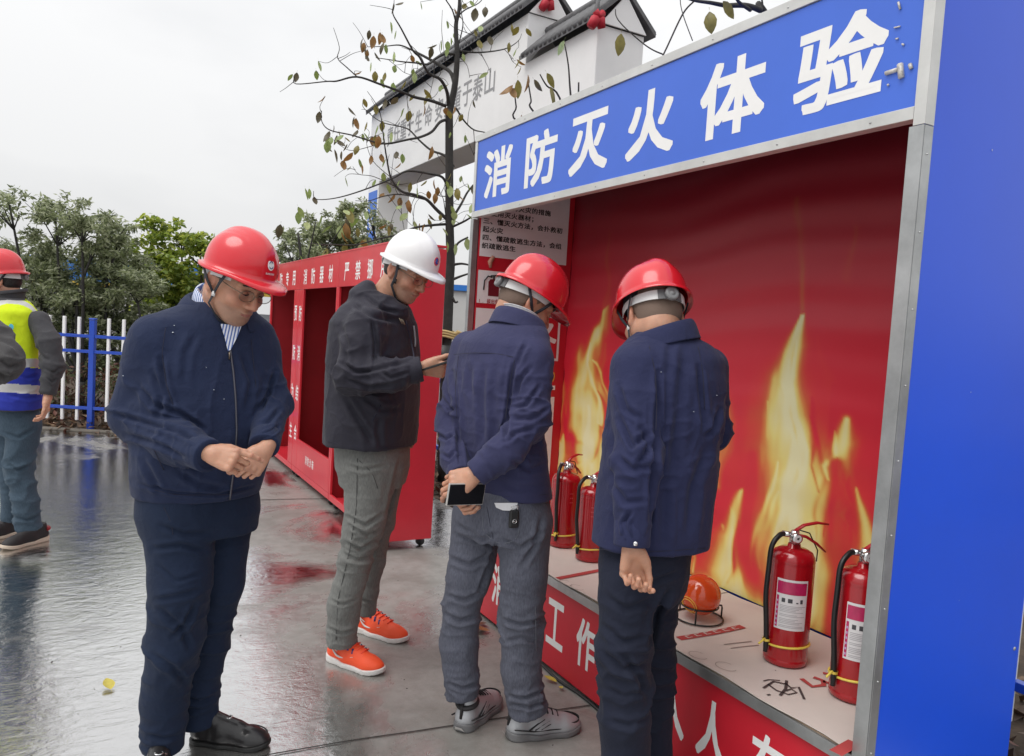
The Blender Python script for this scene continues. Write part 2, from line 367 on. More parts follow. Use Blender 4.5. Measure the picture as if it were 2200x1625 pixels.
# aluminium trim, each strip butted
for nm, lo, hi in (('trim_strip', (XF-0.002, YN+0.030, 2.442), (XF+0.034, YF, ZT)), ('trim_strip', (XF-0.002, YN+0.030, 2.047), (XF+0.034, YF, 2.079)),
                   ('trim_strip', (XF-0.001, YF-0.026, 2.081), (XF+0.033, YF, 2.440))):
    b = BB(); b.box(lo, hi, bev=0.0015); b.put(nm, ALU)
def rivets(pts, nrm, r=0.0032):
    b = BB()
    for p in pts:
        p = np.asarray(p)
        if nrm == 'x': b.lathe([(r, 0), (r*0.8, -0.002), (0.0004, -0.003)], 8, c=p, axis='x')
        else: b.lathe([(r, 0), (r*0.8, -0.002), (0.0004, -0.003)], 8, c=p, axis='y')
    b.put('rivet', ALUD, kind='stuff')
rivets([(XF-0.002, y, z) for y in np.arange(YN+0.15, YF, 0.31) for z in (2.456, 2.062)], 'x')
# posts: L profiles
b = BB(); b.box((XF-0.004, YN-0.003, 2.03), (XF-0.001, YN+0.028, ZT), bev=0.0008); b.box((XF-0.001, YN-0.003, 2.03), (XF+0.034, YN-0.0005, ZT), bev=0.0008); b.put('corner_post', ALU)
b = BB(); b.box((XF-0.003, YN-0.001, 0.0), (XF+0.001, YN+0.038, 2.029), bev=0.0008); b.box((XF+0.0015, YN-0.002, 0.0), (XF+0.035, YN+0.0, 2.029), bev=0.0008); b.box((XF+0.0015, YN+0.0345, 0.0), (XF+0.03, YN+0.038, 2.029)); b.put('corner_post', ALUD)
b = BB(); b.box((XF-0.003, YF-0.03, 0.0), (XF+0.03, YF+0.002, 2.041), bev=0.0015); b.put('corner_post', ALUD)
rivets([(XF+0.018, YN-0.002, z) for z in np.arange(0.25, 2.0, 0.19)], 'y', 0.0028)
# end panels, roof, back
b = BB(); b.box((XF+0.004, YN+0.0005, 0.03), (XBk+0.045, YN+0.022, ZT-0.002)); b.put('end_panel', BLUE)
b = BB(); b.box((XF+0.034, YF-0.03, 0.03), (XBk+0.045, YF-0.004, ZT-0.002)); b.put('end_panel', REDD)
b = BB(); b.box((XF+0.036, YN+0.024, ZT-0.03), (XBk+0.04, YF-0.032, ZT-0.006)); b.put('roof', BLUE)
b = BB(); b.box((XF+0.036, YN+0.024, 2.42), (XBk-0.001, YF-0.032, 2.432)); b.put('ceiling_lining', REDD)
b = BB(); b.box((XBk+0.008, YN+0.024, 0.03), (XBk+0.03, YF-0.032, ZT-0.034)); b.put('rear_panel', BLUE)
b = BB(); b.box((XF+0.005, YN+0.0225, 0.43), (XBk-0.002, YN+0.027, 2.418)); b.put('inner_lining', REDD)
# edge screws of the blue end panel
b = BB()
for z in (0.28, 0.62, 1.1, 1.6, 2.1):
    b.lathe([(0.006, 0), (0.005, -0.002), (0.0004, -0.003)], 8, c=(XBk+0.02, YN, z), axis='y')
b.put('panel_screw', ALUD, kind='stuff')
b = BB()
for x, y, r in ((2085, 843, 0.0022), (2131, 323, 0.003), (2060, 1290, 0.0015)): b.disc(plane_y(x, y, YN)+np.array([0, -0.001, 0]), r, (0, -1, 0), 8)
b.put('paint_chip', mat('chip', (0.35, 0.4, 0.7), 0.5))
# flame back wall : a printed sheet (flat print traced as coloured grid)
def flame_sheet():
    ny, nz = 340, 300
    ys = np.linspace(YN+0.03, YF-0.034, ny); zs = np.linspace(0.425, 2.418, nz); Y, Z = np.meshgrid(ys, zs)
    X = np.full_like(Y, XBk-0.006)
    # the vinyl hangs in slight horizontal pulls
    X += 0.0035*np.sin(Z*23+0.8*np.sin(Y*3)+1.5*np.sin(Y*0.9))*np.exp(-((Z-1.55)/0.35)**2)+0.0025*np.sin(Y*11+2*np.sin(Z*2.0))*0.5+0.002*np.sin(Z*41+Y*2.2+np.sin(Y*5))
    P = np.stack([X, Y, Z], -1); uv = proj(P)
    px, py = uv[..., 0], uv[..., 1]
    # the printed fire is turbulent: warp the drawing coordinates
    wq = np.stack([Y.ravel()*5, Z.ravel()*3, Y.ravel()*0], 1); w2 = np.stack([Y.ravel()*14, Z.ravel()*8, Y.ravel()*0], 1)
    px = px+((vnoise(wq, 21)-0.5)*46+(vnoise(w2, 22)-0.5)*20).reshape(px.shape); py = py+((vnoise(wq, 23)-0.5)*50).reshape(px.shape)
    def strand(pts, ws, power=1.0):
        best = np.zeros_like(px)
        for (x0, y0), (x1, y1), w0, w1 in zip(pts[:-1], pts[1:], ws[:-1], ws[1:]):
            dx, dy = x1-x0, y1-y0; t = np.clip(((px-x0)*dx+(py-y0)*dy)/(dx*dx+dy*dy), 0, 1)
            d = np.hypot(px-x0-t*dx, py-y0-t*dy); w_ = w0+t*(w1-w0)
            best = np.maximum(best, np.exp(-1.2*(d/w_)**2))
        return best
    I = np.zeros_like(px); add = lambda a, k: np.maximum(I, a*k)
    G = []
    G.append((strand([(1302, 655), (1293, 720), (1276, 800), (1268, 900), (1285, 1000), (1300, 1120), (1330, 1300)], [6, 16, 30, 46, 60, 75, 90], 0.8), 1.0))
    G.append((strand([(1292, 480), (1298, 560), (1302, 655)], [6, 9, 8]), 0.24))
    G.append((strand([(1205, 760), (1218, 830), (1208, 900)], [5, 11, 8]), 0.5))
    G.append((strand([(1228, 925), (1215, 970), (1200, 1010)], [5, 14, 22]), 0.8))
    G.append((strand([(1255, 1000), (1262, 900), (1252, 820)], [20, 14, 6]), 0.6))
    G.append((strand([(1733, 688), (1722, 760), (1702, 840), (1690, 920), (1700, 1000), (1735, 1090), (1745, 1180), (1720, 1300)], [7, 22, 42, 58, 80, 95, 90, 70], 0.7), 1.15))
    G.append((strand([(1722, 430), (1728, 520), (1722, 600), (1733, 690)], [7, 11, 9, 8]), 0.30))
    G.append((strand([(1832, 500), (1828, 590)], [6, 10]), 0.16))
    G.append((strand([(1440, 540), (1446, 600)], [6, 8]), 0.16))
    G.append((strand([(1818, 905), (1812, 960), (1780, 1050), (1760, 1120)], [12, 30, 50, 60], 0.8), 1.0))
    G.append((strand([(1655, 880), (1650, 960), (1668, 1080), (1690, 1180), (1700, 1300)], [8, 20, 34, 40, 40], 0.8), 0.72))
    G.append((strand([(1588, 1065), (1572, 1110), (1548, 1160), (1540, 1230), (1570, 1320), (1640, 1400)], [6, 18, 30, 40, 60, 70], 0.75), 1.0))
    G.append((strand([(1532, 1130), (1538, 1190)], [7, 16]), 0.55))
    G.append((strand([(1845, 1060), (1858, 1110), (1880, 1160), (1880, 1260)], [6, 16, 26, 40], 0.8), 0.95))
    G.append((strand([(1572, 820), (1582, 900), (1570, 960), (1545, 1040)], [8, 16, 18, 12]), 0.42))
    G.append((strand([(1780, 1180), (1772, 1290), (1760, 1400), (1790, 1500)], [26, 30, 34, 40]), 0.75))
    G.append((strand([(1500, 1280), (1580, 1330), (1660, 1380), (1760, 1430)], [46, 60, 70, 70], 0.8), 0.9))
    G.append((strand([(1430, 1150), (1450, 1250), (1480, 1330)], [16, 26, 34]), 0.5))
    q = np.stack([Y.ravel()*16, Z.ravel()*2.6, Y.ravel()*0], 1); st_ = (vnoise(q+np.stack([np.sin(Z.ravel()*4)*1.2]*3, 1), 3)*0.6+vnoise(q*2.3, 4)*0.4).reshape(Y.shape)
    for g, k in G: I = np.maximum(I, g*k*(0.55+0.75*st_))+0.10*g*k*st_
    wr = np.random.default_rng(5)
    for (bx, by, tx_, ty_, n_) in ((1290, 1050, 1300, 690, 9), (1700, 1250, 1730, 720, 16), (1800, 1150, 1815, 930, 6), (1560, 1300, 1585, 1080, 8), (1850, 1250, 1848, 1080, 4), (1450, 1260, 1440, 1080, 6), (1240, 1000, 1215, 800, 5)):
        for _ in range(n_):
            ox = wr.normal()*(26 if n_ < 12 else 60); t0 = wr.uniform(0, 0.5); L_ = wr.uniform(0.3, 0.7); P_ = []
            for t in np.linspace(t0, min(1.08, t0+L_), 5): P_.append((bx+(tx_-bx)*t+ox*(1-0.6*t)+wr.normal()*7, by+(ty_-by)*t))
            w_ = wr.uniform(4, 10); I = I+strand(P_, [w_*0.5, w_, w_*1.2, w_, w_*0.3])*wr.uniform(-0.30, 0.42)
    I = np.clip(I, 0, 1.4)
    # darker veins inside the fire and soft lift towards the bottom
    vein = np.maximum(strand([(1800, 1010), (1815, 1120), (1832, 1230), (1800, 1330), (1815, 1420)], [18, 34, 40, 26, 30]), strand([(1607, 1000), (1612, 1120), (1620, 1250)], [14, 20, 18]))
    I = I*(1-0.75*np.clip(vein*1.4, 0, 1))+0.10*np.clip((py-1000)/500, 0, 1)
    stops = [(0.0, (0.72, 0.022, 0.046)), (0.12, (0.74, 0.036, 0.044)), (0.34, (0.70, 0.105, 0.040)), (0.52, (0.76, 0.27, 0.070)), (0.66, (0.84, 0.56, 0.14)), (0.82, (0.87, 0.74, 0.25)), (1.2, (0.89, 0.84, 0.50))]
    xs = [s[0] for s in stops]; col = np.stack([np.interp(I, xs, [s[1][k] for s in stops]) for k in range(3)], -1)
    top_shade = (np.clip((Z-1.45)/0.80, 0, 1)**1.05)[..., None]           # print darkens upwards; the shade under the header is painted into it too
    col = col*(1-top_shade)+np.array([0.055, 0.003, 0.008])*top_shade*(0.7+0.6*I[..., None])+col*top_shade*0.12
    idx = np.arange(ny*nz).reshape(nz, ny)
    f = np.stack([idx[:-1, :-1], idx[1:, :-1], idx[1:, 1:], idx[:-1, 1:]], -1).reshape(-1, 4)
    v = P.reshape(-1, 3)-np.array([XF, (YN+YF)/2, 0])
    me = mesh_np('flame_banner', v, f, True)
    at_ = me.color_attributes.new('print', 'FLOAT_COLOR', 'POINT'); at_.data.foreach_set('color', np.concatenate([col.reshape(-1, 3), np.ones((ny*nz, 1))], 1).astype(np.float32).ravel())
    m = bpy.data.materials.new('flame_print'); m.use_nodes = True; t = m.node_tree; p = t.nodes['Principled BSDF']; p.inputs['Roughness'].default_value = 0.42
    a = t.nodes.new('ShaderNodeVertexColor'); a.layer_name = 'print'; t.links.new(a.outputs[0], p.inputs['Base Color'])
    n = t.nodes.new('ShaderNodeTexNoise'); n.inputs['Scale'].default_value = 7; n.inputs['Detail'].default_value = 4; u = t.nodes.new('ShaderNodeBump'); u.inputs['Strength'].default_value = 0.25; u.inputs['Distance'].default_value = 0.01
    co = t.nodes.new('ShaderNodeTexCoord'); t.links.new(co.outputs['Object'], n.inputs[0]); t.links.new(n.outputs[0], u.inputs['Height']); t.links.new(u.outputs[0], p.inputs['Normal'])
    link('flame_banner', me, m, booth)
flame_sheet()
# bench
b = BB(); b.box((XF+0.012, YN+0.053, 0.392), (XBk-0.012, YF-0.034, 0.420), bev=0.001); b.put('bench_top', mat('plywood', (0.33, 0.24, 0.17), 0.7, bump=(30, 0.3, (1, 0.1, 6)), var=(9, 0.25)))
b = BB(); b.box((XF+0.001, YN+0.040, 0.381), (XF+0.011, YF-0.034, 0.417), bev=0.001); b.put('edge_strip', ALUD)
b = BB(); b.box((XF+0.02, YN+0.053, 0.02), (XF+0.03, YF-0.034, 0.388)); b.put('front_panel', REDP)
c = BB(); xp = XF+0.0194
fchars = [('消', 1052, 1080, None), ('防', 1105, 1140, None), ('工', 1163, 1217, None), ('作', 1226, 1285, None), ('人', 1398, 1492, 1545), ('人', 1492, 1588, 1590), ('有', 1592, 1712, 1640), ('责', 1745, 1900, 1740)]
ycen = [3.18, 2.95, 2.70, 2.47, 1.80, 1.58, 1.365, 1.16]
# spacing measured on the panel plane
for ch, px_, py_ in (('消', 1070, 1287), ('防', 1128, 1318), ('工', 1192, 1350), ('作', 1258, 1392), ('，', 1320, 1440), ('人', 1440, 1560), ('人', 1528, 1590), ('有', 1650, 1640)):
    yc = plane_x(px_, py_, xp)[1]; wd = 0.135; zt, zb = 0.318, 0.118
    if ch == '，': continue
    put_letters(ch, lambda i: ((xp, yc+wd/2, zb), (0, -wd, 0), (0, 0, zt-zb)), WHITE, booth, BOFF, 0.024, 'panel_character')
# inner left wall poster (faces the camera side, plane Y)
YP = YF-0.036
def pv(x, y, e=0.0): p = plane_y(x, y, YP); return np.array([p[0], YP-e, p[2]])
b = BB(); b.box((XF+0.034, YP+0.0005, 0.425), (XBk-0.008, YP+0.0055, 2.418)); b.put('poster_wall', REDP)
E1 = 0.0012
def panel(x0, z1, x1, z0, e=E1):
    pan = BB(); pan.quad((x0, YP-e, z0), (x1, YP-e, z0), (x1, YP-e, z1), (x0, YP-e, z1)); pan.put('poster_panel', mat('poster_white', (0.80, 0.77, 0.78), 0.45, var=(4, 0.06)))
x0 = pv(1031, 520)[0]; x1 = pv(1219, 520)[0]
zA = pv(1120, 560)[2]; zB = pv(1060, 583)[2]; zC = pv(1060, 655)[2]; zD = pv(1060, 664)[2]
xm = x0+(x1-x0)*0.47
panel(x0, 2.38, x1, zA); panel(x0, zB, xm, zC+0.004); panel(xm+0.02, zB, x1, zC+0.004)
panel(x0, zD, xm, zD-0.20); zG0 = pv(1190, 690)[2]; zG1 = pv(1190, 776)[2]; 
panel(x0, zG1-0.14, x1-0.02, zG1-0.165); panel(x0, zG1-0.205, x1-0.02, 0.46)
# square frame with the big white glyph
fr = 0.014; gx0, gx1 = x1-0.21, x1-0.012
for q in ((gx0, zG0+0.03, gx1, zG0+0.03-fr), (gx0, zG1+fr, gx1, zG1), (gx0, zG0+0.03-fr, gx0+fr, zG1+fr), (gx1-fr, zG0+0.03-fr, gx1, zG1+fr)): panel(*q)
c = BB(); letters(c, '冬', lambda i: ((gx0+0.02, YP-E1, zG1+fr+0.01), (gx1-gx0-0.04, 0, 0), (0, 0, zG0+0.03-zG1-2*fr-0.02)), 0.02); c.put('poster_glyph', WHITE)
c = BB()
def line(txt, x, ztop, h, e=0.0024, gap=1.0, bold=0.02, wid=0.95):
    letters(c, txt, lambda i: ((x+i*h*wid*gap, YP-e, ztop-h), (h*wid, 0, 0), (0, 0, h)), bold, tight=False)
hh = (x1-x0)*0.060
for k, tx in enumerate(('二、懂预防火灾的措施', '会使用灭火器材；', '三、懂灭火方法，会扑救初', '起火灾', '四、懂疏散逃生方法，会组', '织疏散逃生')):
    line(tx, x0+0.010, pv(1040, 474)[2]+hh*0.5-(k-2)*hh*1.32, hh, wid=1.27)
zc = pv(1060, 640)[2]
line('器', x1-0.10, zG1-0.225, 0.06); line('司', x1-0.115, zG1-0.36, 0.05)
c.put('poster_text', INK, kind='stuff')
c = BB(); line('1.拔出保险销', x0+0.01, zC+0.030, 0.026); c.put('caption', mat('caption_red', (0.40, 0.01, 0.02), 0.5), kind='stuff')
c = BB(); line('119', x1-0.12, zG1-0.05, 0.075, wid=0.5); c.put('emergency_number', mat('poster_gold', (0.72, 0.36, 0.06), 0.5))
# pictogram: hand pulling the pin of an extinguisher
c = BB(); ex, ez = x0+0.095, zC+0.045
c.add([(ex+a, YP-0.0024, ez+d) for a, d in ((-0.03, 0), (0.035, 0), (0.036, 0.075), (0.02, 0.09), (-0.02, 0.09), (-0.031, 0.075))], [tuple(range(6))]); c.put('pictogram', mat('picto_red', (0.16, 0.01, 0.02), 0.4))
c = BB(); c.tube([(ex-0.01, YP-0.003, ez+0.10), (ex-0.035, YP-0.003, ez+0.105), (ex-0.055, YP-0.003, ez+0.08), (ex-0.058, YP-0.003, ez+0.03)], 0.004, 6); c.tube([(ex-0.02, YP-0.003, ez+0.108), (ex+0.05, YP-0.003, ez+0.115)], 0.004, 6); c.tube([(ex, YP-0.003, ez+0.09), (ex, YP-0.003, ez+0.108)], 0.006, 6); c.put('pictogram', BLACK)
c = BB(); c.tube([(ex+0.12, YP-0.003, ez+0.09), (ex+0.08, YP-0.003, ez+0.085), (ex+0.045, YP-0.003, ez+0.075)], [0.016, 0.014, 0.008], 8); c.tube([(ex-0.01, YP-0.003, ez+0.21), (ex-0.03, YP-0.003, ez+0.18), (ex-0.025, YP-0.003, ez+0.15)], [0.012, 0.014, 0.007], 8); c.put('pictogram', mat('picto_skin', (0.42, 0.2, 0.14), 0.6))

GR = np.random.default_rng(12); gv, gf = [], []
for k in range(420):
    p = np.array([GR.uniform(-1.6, 1.72), GR.uniform(1.6, 7.0), 0.0]); r_ = GR.uniform(0.0012, 0.0045); b_ = len(gv)
    for q in ((1, 0, 0), (0, 1, 0), (-1, 0, 0), (0, -1, 0), (0, 0, 0.8)): gv.append(p+np.array(q)*r_*GR.uniform(0.6, 1.3))
    gf += [(b_, b_+1, b_+4), (b_+1, b_+2, b_+4), (b_+2, b_+3, b_+4), (b_+3, b_, b_+4)]
tag(link('grit', mesh_np('grit', gv, gf), mat('grit_dark', (0.06, 0.05, 0.042), 0.8, var=(3, 0.6))), 'fine dark grit scattered over the wet concrete yard', 'grit', kind='stuff')
# ------------------------------------------------------------------ things on the bench
ZB = 0.420
CARD = mat('cardboard', (0.60, 0.53, 0.49), 0.75, bump=(18, 0.25), var=(3, 0.07))
CRED = mat('card_red', (0.42, 0.055, 0.055), 0.7); CINK = mat('card_ink', (0.06, 0.045, 0.045), 0.7)
def sheet(y0, y1, x0, x1, label, z=ZB+0.001, skew=0.0):
    o = empty('cardboard_sheet', (x0, y0, z), label, 'cardboard', 'flattened cardboard laid on the bench')
    m = MB(); n = 14; v, f = [], []
    for i in range(n+1):
        for j in range(5):
            v.append((j/4*(x1-x0)+0.006*sin(i*1.3), i/n*(y1-y0), 0.0006+0.0012*(1+sin(i*0.9+j*1.1))))
    idx = lambda i, j: i*5+j
    f = [(idx(i, j), idx(i, j+1), idx(i+1, j+1), idx(i+1, j)) for i in range(n) for j in range(4)]
    t = [(a, b, c+0.003) for a, b, c in v]; nb = len(v)
    f2 = [tuple(q+nb for q in p) for p in f]; rim = [idx(0, j) for j in range(5)]+[idx(i, 4) for i in range(1, n+1)]+[idx(n, j) for j in range(3, -1, -1)]+[idx(i, 0) for i in range(n-1, 0, -1)]
    side = [(rim[k], rim[(k+1) % len(rim)], rim[(k+1) % len(rim)]+nb, rim[k]+nb) for k in range(len(rim))]
    m.add(v+t, [tuple(reversed(p)) for p in f]+f2+side); m.put('board', CARD, o); return o
ca = sheet(1.262, 2.30, XF+0.004, XBk-0.02, 'flattened cardboard with black brush scribble under the near extinguishers')
cb = sheet(2.31, 3.62, XF+0.004, XBk-0.02, 'flattened cardboard with red printed band under the far extinguishers')
ZC = ZB+0.0078
def onb(x, y): p = ground(x, y, ZC); return p
def band(o, pts, m, w, name):
    """flat printed stroke on the cardboard"""
    q = [onb(*p)-np.array(o.location) for p in pts]; v = []
    for i, p in enumerate(q):
        t = q[min(i+1, len(q)-1)]-q[max(i-1, 0)]; t /= np.linalg.norm(t)+1e-9; n = np.array([-t[1], t[0], 0])*(w[i] if hasattr(w, '__len__') else w)/2
        v += [p+n, p-n]
    link(name, mesh_np(name, v, [(2*i, 2*i+1, 2*i+3, 2*i+2) for i in range(len(q)-1)]), m, o)
band(ca, [(1640, 1478), (1662, 1464), (1690, 1470), (1700, 1478), (1716, 1476), (1728, 1502)], CINK, 0.008, 'brush_scribble')
band(ca, [(1690, 1462), (1688, 1480), (1676, 1494)], CINK, 0.009, 'brush_scribble')
band(ca, [(1650, 1470), (1668, 1483), (1694, 1492), (1712, 1488), (1700, 1480), (1688, 1484)], CINK, 0.006, 'brush_scribble')
band(ca, [(1648, 1493), (1655, 1492)], CINK, 0.007, 'brush_scribble')
band(ca, [(1640, 1463), (1652, 1460), (1676, 1462)], CINK, 0.005, 'brush_scribble')
band(ca, [(1722, 1458), (1745, 1475), (1770, 1472), (1768, 1462), (1748, 1455)], CRED, 0.017, 'red_numeral'); band(ca, [(1768, 1464), (1792, 1470), (1800, 1458), (1790, 1450), (1768, 1446)], CRED, 0.017, 'red_numeral')
band(ca, [(1795, 1618), (1836, 1595)], CRED, 0.035, 'red_flap')
band(cb, [(1198, 1243), (1290, 1225)], CRED, 0.03, 'red_band'); band(ca, [(1458, 1372), (1530, 1360), (1596, 1346)], CRED, 0.032, 'red_band')
c = MB(); o_ = np.array(ca.location)
for k in range(6):
    p = onb(1474+k*20, 1369-k*3.6)-o_; u = (onb(1484+k*20, 1367-k*3.6)-o_)-p; u *= 1.25; v = np.array([-u[1], u[0], 0]); v *= -0.011/np.linalg.norm(v)
    for e in (0, 1): c.quad(p-v*0.9+[0, 0, 0.0006], p+u*0.85-v*0.9+[0, 0, 0.0006], p+u*0.85-v*0.6+[0, 0, 0.0006], p-v*0.6+[0, 0, 0.0006]); v = -v
    c.quad(p-v*0.7+[0, 0, 0.0007], p+u*0.2-v*0.7+[0, 0, 0.0007], p+u*0.2+v*0.7+[0, 0, 0.0007], p+v*0.7+[0, 0, 0.0007])
c.put('band_symbols', CARD, ca, kind='stuff')
for k, (x, y) in enumerate(((1555, 1385), (1570, 1393))): band(ca, [(x, y), (x+22, y-3), (x+60, y-7)], mat('card_grey', (0.28, 0.22, 0.2), 0.8), 0.006, 'print_line')
for (x, y, w) in ((1500, 1408, 20), (1560, 1432, 23), (1216, 1252, 14), (1240, 1262, 14)):
    o2 = ca if x > 1400 else cb
    band(o2, [(x+w*cos(a), y+w*0.35*sin(a)+0.25*w*cos(a)) for a in np.linspace(0.3, 5.2, 18)], mat('card_grey', (0.28, 0.22, 0.2), 0.8), 0.002, 'water_mark')
band(ca, [(1205+460, 1440), (1205+460+2, 1441)], CINK, 0.004, 'print_line')

EXR = mat('extinguisher_red', (0.40, 0.006, 0.012), 0.22, coat=0.6, var=(5, 0.08))
HOSE = mat('hose_rubber', (0.012, 0.012, 0.013), 0.42, bump=(90, 0.1)); CHROME = mat('chrome', (0.7, 0.7, 0.7), 0.22, 0.9); YEL = mat('yellow_tie', (0.80, 0.62, 0.10), 0.45)
LBL = mat('label_white', (0.74, 0.73, 0.74), 0.35, var=(9, 0.04)); LBP = mat('label_magenta', (0.46, 0.018, 0.10), 0.35, var=(14, 0.35)); LBG = mat('label_grey', (0.42, 0.41, 0.43), 0.5); LBK = mat('label_black', (0.06, 0.06, 0.07), 0.5); LBV = mat('label_violet', (0.10, 0.03, 0.28), 0.5)
def extinguisher(loc, r, h, face, label, full=True, label_side=True, tilt=0.0):
    """r, h of the cylinder; face = azimuth of label and gauge"""
    o = empty('fire_extinguisher', loc, label, 'fire extinguisher', 'red fire extinguishers standing on the bench', face)
    if tilt: o.rotation_euler = (0, tilt, face)
    m = MB(); m.lathe([(0.0005, 0.0), (r*0.9, 0.0), (r, 0.006), (r, 0.02), (r*0.985, 0.022), (r, 0.026), (r, h*0.86), (r*0.99, h*0.885), (r*1.0, h*0.89), (r*0.97, h*0.925), (r*0.86, h*0.965), (r*0.62, h*0.99), (r*0.3, h), (r*0.28, h+0.012), (0.0005, h+0.012)], 40); m.put('cylinder', EXR, o)
    m = MB(); m.lathe([(0.0005, h+0.011), (0.017, h+0.011), (0.017, h+0.03), (0.013, h+0.032), (0.013, h+0.055), (0.0005, h+0.055)], 16); m.tube([(0, 0, h+0.04), (-0.04, 0.012, h+0.042)], 0.010, 10); m.put('valve', CHROME, o)
    # local frame: label faces -y, hose on -x side, levers point +x
    g = MB(); g.lathe([(0.0005, -0.034), (0.017, -0.034), (0.0175, -0.018), (0.010, -0.014)], 18, c=(-0.008, 0, h+0.036), axis='y'); gg = g.put('gauge', CHROME, o)
    d = MB(); d.disc((-0.008, -0.0346, h+0.036), 0.0125, (0, -1, 0), 16); d.put('dial', LBL, gg); d = MB(); d.tube([(-0.008, -0.0352, h+0.034), (-0.003, -0.0352, h+0.041)], 0.0012, 5); d.disc((-0.008, -0.0350, h+0.036), 0.004, (0, -1, 0), 10); d.put('needle', BLACK, gg)
    lv = MB(); lv.tube([(-0.005, 0, h+0.052), (0.03, 0, h+0.074), (0.075, 0, h+0.083), (0.115, 0, h+0.078)], [0.008, 0.009, 0.009, 0.006], 8, flat=0.55); lv.put('lever', mat('lever_red', (0.46, 0.012, 0.02), 0.35), o)
    lv = MB(); lv.tube([(0.005, 0, h+0.042), (0.04, 0, h+0.035), (0.08, 0, h+0.012), (0.112, 0, h-0.014)], [0.008, 0.009, 0.009, 0.006], 8, flat=0.55); lv.put('handle', MATS['lever_red'], o)
    st = MB(); st.tube([(0.012, -0.004, h+0.058), (0.045, -0.01, h+0.05), (0.085, 0.0, h-0.01), (0.09, 0.01, h-0.05)], 0.0022, 6); st.put('pin_strap', BLACK, o)
    hs = MB(); pts = [(-0.03, 0.01, h+0.042), (-0.055, 0.0, h+0.038), (-0.085, -0.012, h+0.005), (-r-0.024, -0.02, h-0.07), (-r-0.026, -0.02, h*0.6), (-r-0.016, -0.018, h*0.36), (-r-0.010, -0.016, h*0.2), (-r-0.010, -0.016, h*0.1)]
    sp = []
    for i in range(len(pts)-1):
        p0, p1, p2, p3 = [np.array(pts[min(max(j, 0), len(pts)-1)]) for j in (i-1, i, i+1, i+2)]
        for t in np.linspace(0, 1, 6, endpoint=i == len(pts)-2): sp.append(0.5*((2*p1)+(-p0+p2)*t+(2*p0-5*p1+4*p2-p3)*t*t+(-p0+3*p1-3*p2+p3)*t**3))
    hs.tube(sp, [0.0085]*(len(sp)-3)+[0.0075, 0.007, 0.007], 10); hs.put('hose', HOSE, o)
    ti = MB(); n = 30; zz = h*0.17
    ti.tube([((r+0.0025)*cos(a), (r+0.0025)*sin(a), zz-0.006*sin(a-0.4)) for a in np.linspace(0, 2*pi, n)], 0.0038, 6); ti.tube([(-r-0.006, -0.016, zz+0.012), (-r-0.020, -0.022, zz+0.018), (-r-0.045, -0.036, zz+0.008)], 0.0035, 6); ti.lathe([(0.012, -0.004), (0.0125, 0.004)], 12, c=(-r-0.010, -0.016, zz+0.014)); ti.put('yellow_tie', YEL, o)
    if label_side:
        def patch(name, a0, a1, z0, z1, m_, e, n=14):
            q = MB(); R_ = r+e; aa = np.linspace(a0, a1, n)
            v = [(R_*cos(a), R_*sin(a), z) for a in aa for z in (z0, z1)]; q.add(v, [(2*i, 2*i+2, 2*i+3, 2*i+1) for i in range(n-1)], 0, True); return q
        L0, L1 = -2.72, -1.28
        lb = patch('label', L0, L1, h*0.33, h*0.76, LBL, 0.0006).put('label', LBL, o)
        patch('b', L0+0.04, L1-0.06, h*0.635, h*0.74, LBP, 0.0012).put('label_band', LBP, lb)
        patch('b', L0+0.04, L0+0.15, h*0.345, h*0.615, LBP, 0.0012).put('label_band', LBP, lb)
        q = MB()
        for k in range(15):
            zz = h*(0.535-0.0125*k) if k < 13 else h*(0.365-0.012*(k-13)); e0 = L0+0.22; e1 = L1-0.08-(0.5*((k*37) % 7)/7 if k < 13 else 0.05)
            if k in (5, 8): continue
            p = patch('t', e0, e1, zz, zz+h*0.0045, LBG, 0.0012, 8); q.add(p.v, p.f)
        q.put('label_text', LBG, lb, kind='stuff')
        q = MB()
        for k, (a, w_) in enumerate(((L0+0.28, 0.16), (L0+0.56, 0.2), (L0+0.92, 0.10), (L0+1.10, 0.12))):
            p = patch('t', a, a+w_, h*0.565, h*(0.60 if k != 2 else 0.575), LBK, 0.0013, 5); q.add(p.v, p.f)
            p = patch('t', a+w_*0.3, a+w_*0.8, h*0.585, h*0.592, LBL, 0.0017, 5)
        q.put('label_symbols', LBK, lb, kind='stuff')
        q = MB()
        for k in range(6): p = patch('t', L0+0.06, L0+0.13, h*(0.36+0.04*k), h*(0.378+0.04*k), LBV, 0.0017, 4); q.add(p.v, p.f)
        q.put('label_symbols', mat('label_pale', (0.55, 0.35, 0.6), 0.5), lb, kind='stuff')
        q = MB(); letters(q, 'MFZ/ABC8', lambda i: (((r+0.0012)*cos(-2.3+i*0.07), (r+0.0012)*sin(-2.3+i*0.07), h*0.655), (0.007*cos(-0.6), 0.007*sin(-0.6)*1.0-0.001, 0), (0, 0, 0.014)), 0.02) if False else None
    else:
        q = MB(); R_ = r+0.0006; v = []
        for k in range(3):
            for j in range(2):
                a = -2.2+0.12*j; z = h*(0.74-0.06*k); b_ = len(q.v)
                q.add([(R_*cos(a), R_*sin(a), z), (R_*cos(a+0.09), R_*sin(a+0.09), z), (R_*cos(a+0.09), R_*sin(a+0.09), z+0.006), (R_*cos(a), R_*sin(a), z+0.006)], [(0, 1, 2, 3)])
        q.put('embossed_mark', mat('emboss', (0.5, 0.06, 0.07), 0.3), o, kind='stuff')
    return o
def exz(xl, xr, yb, d=None):
    p = ground((xl+xr)/2, yb, ZC); return p
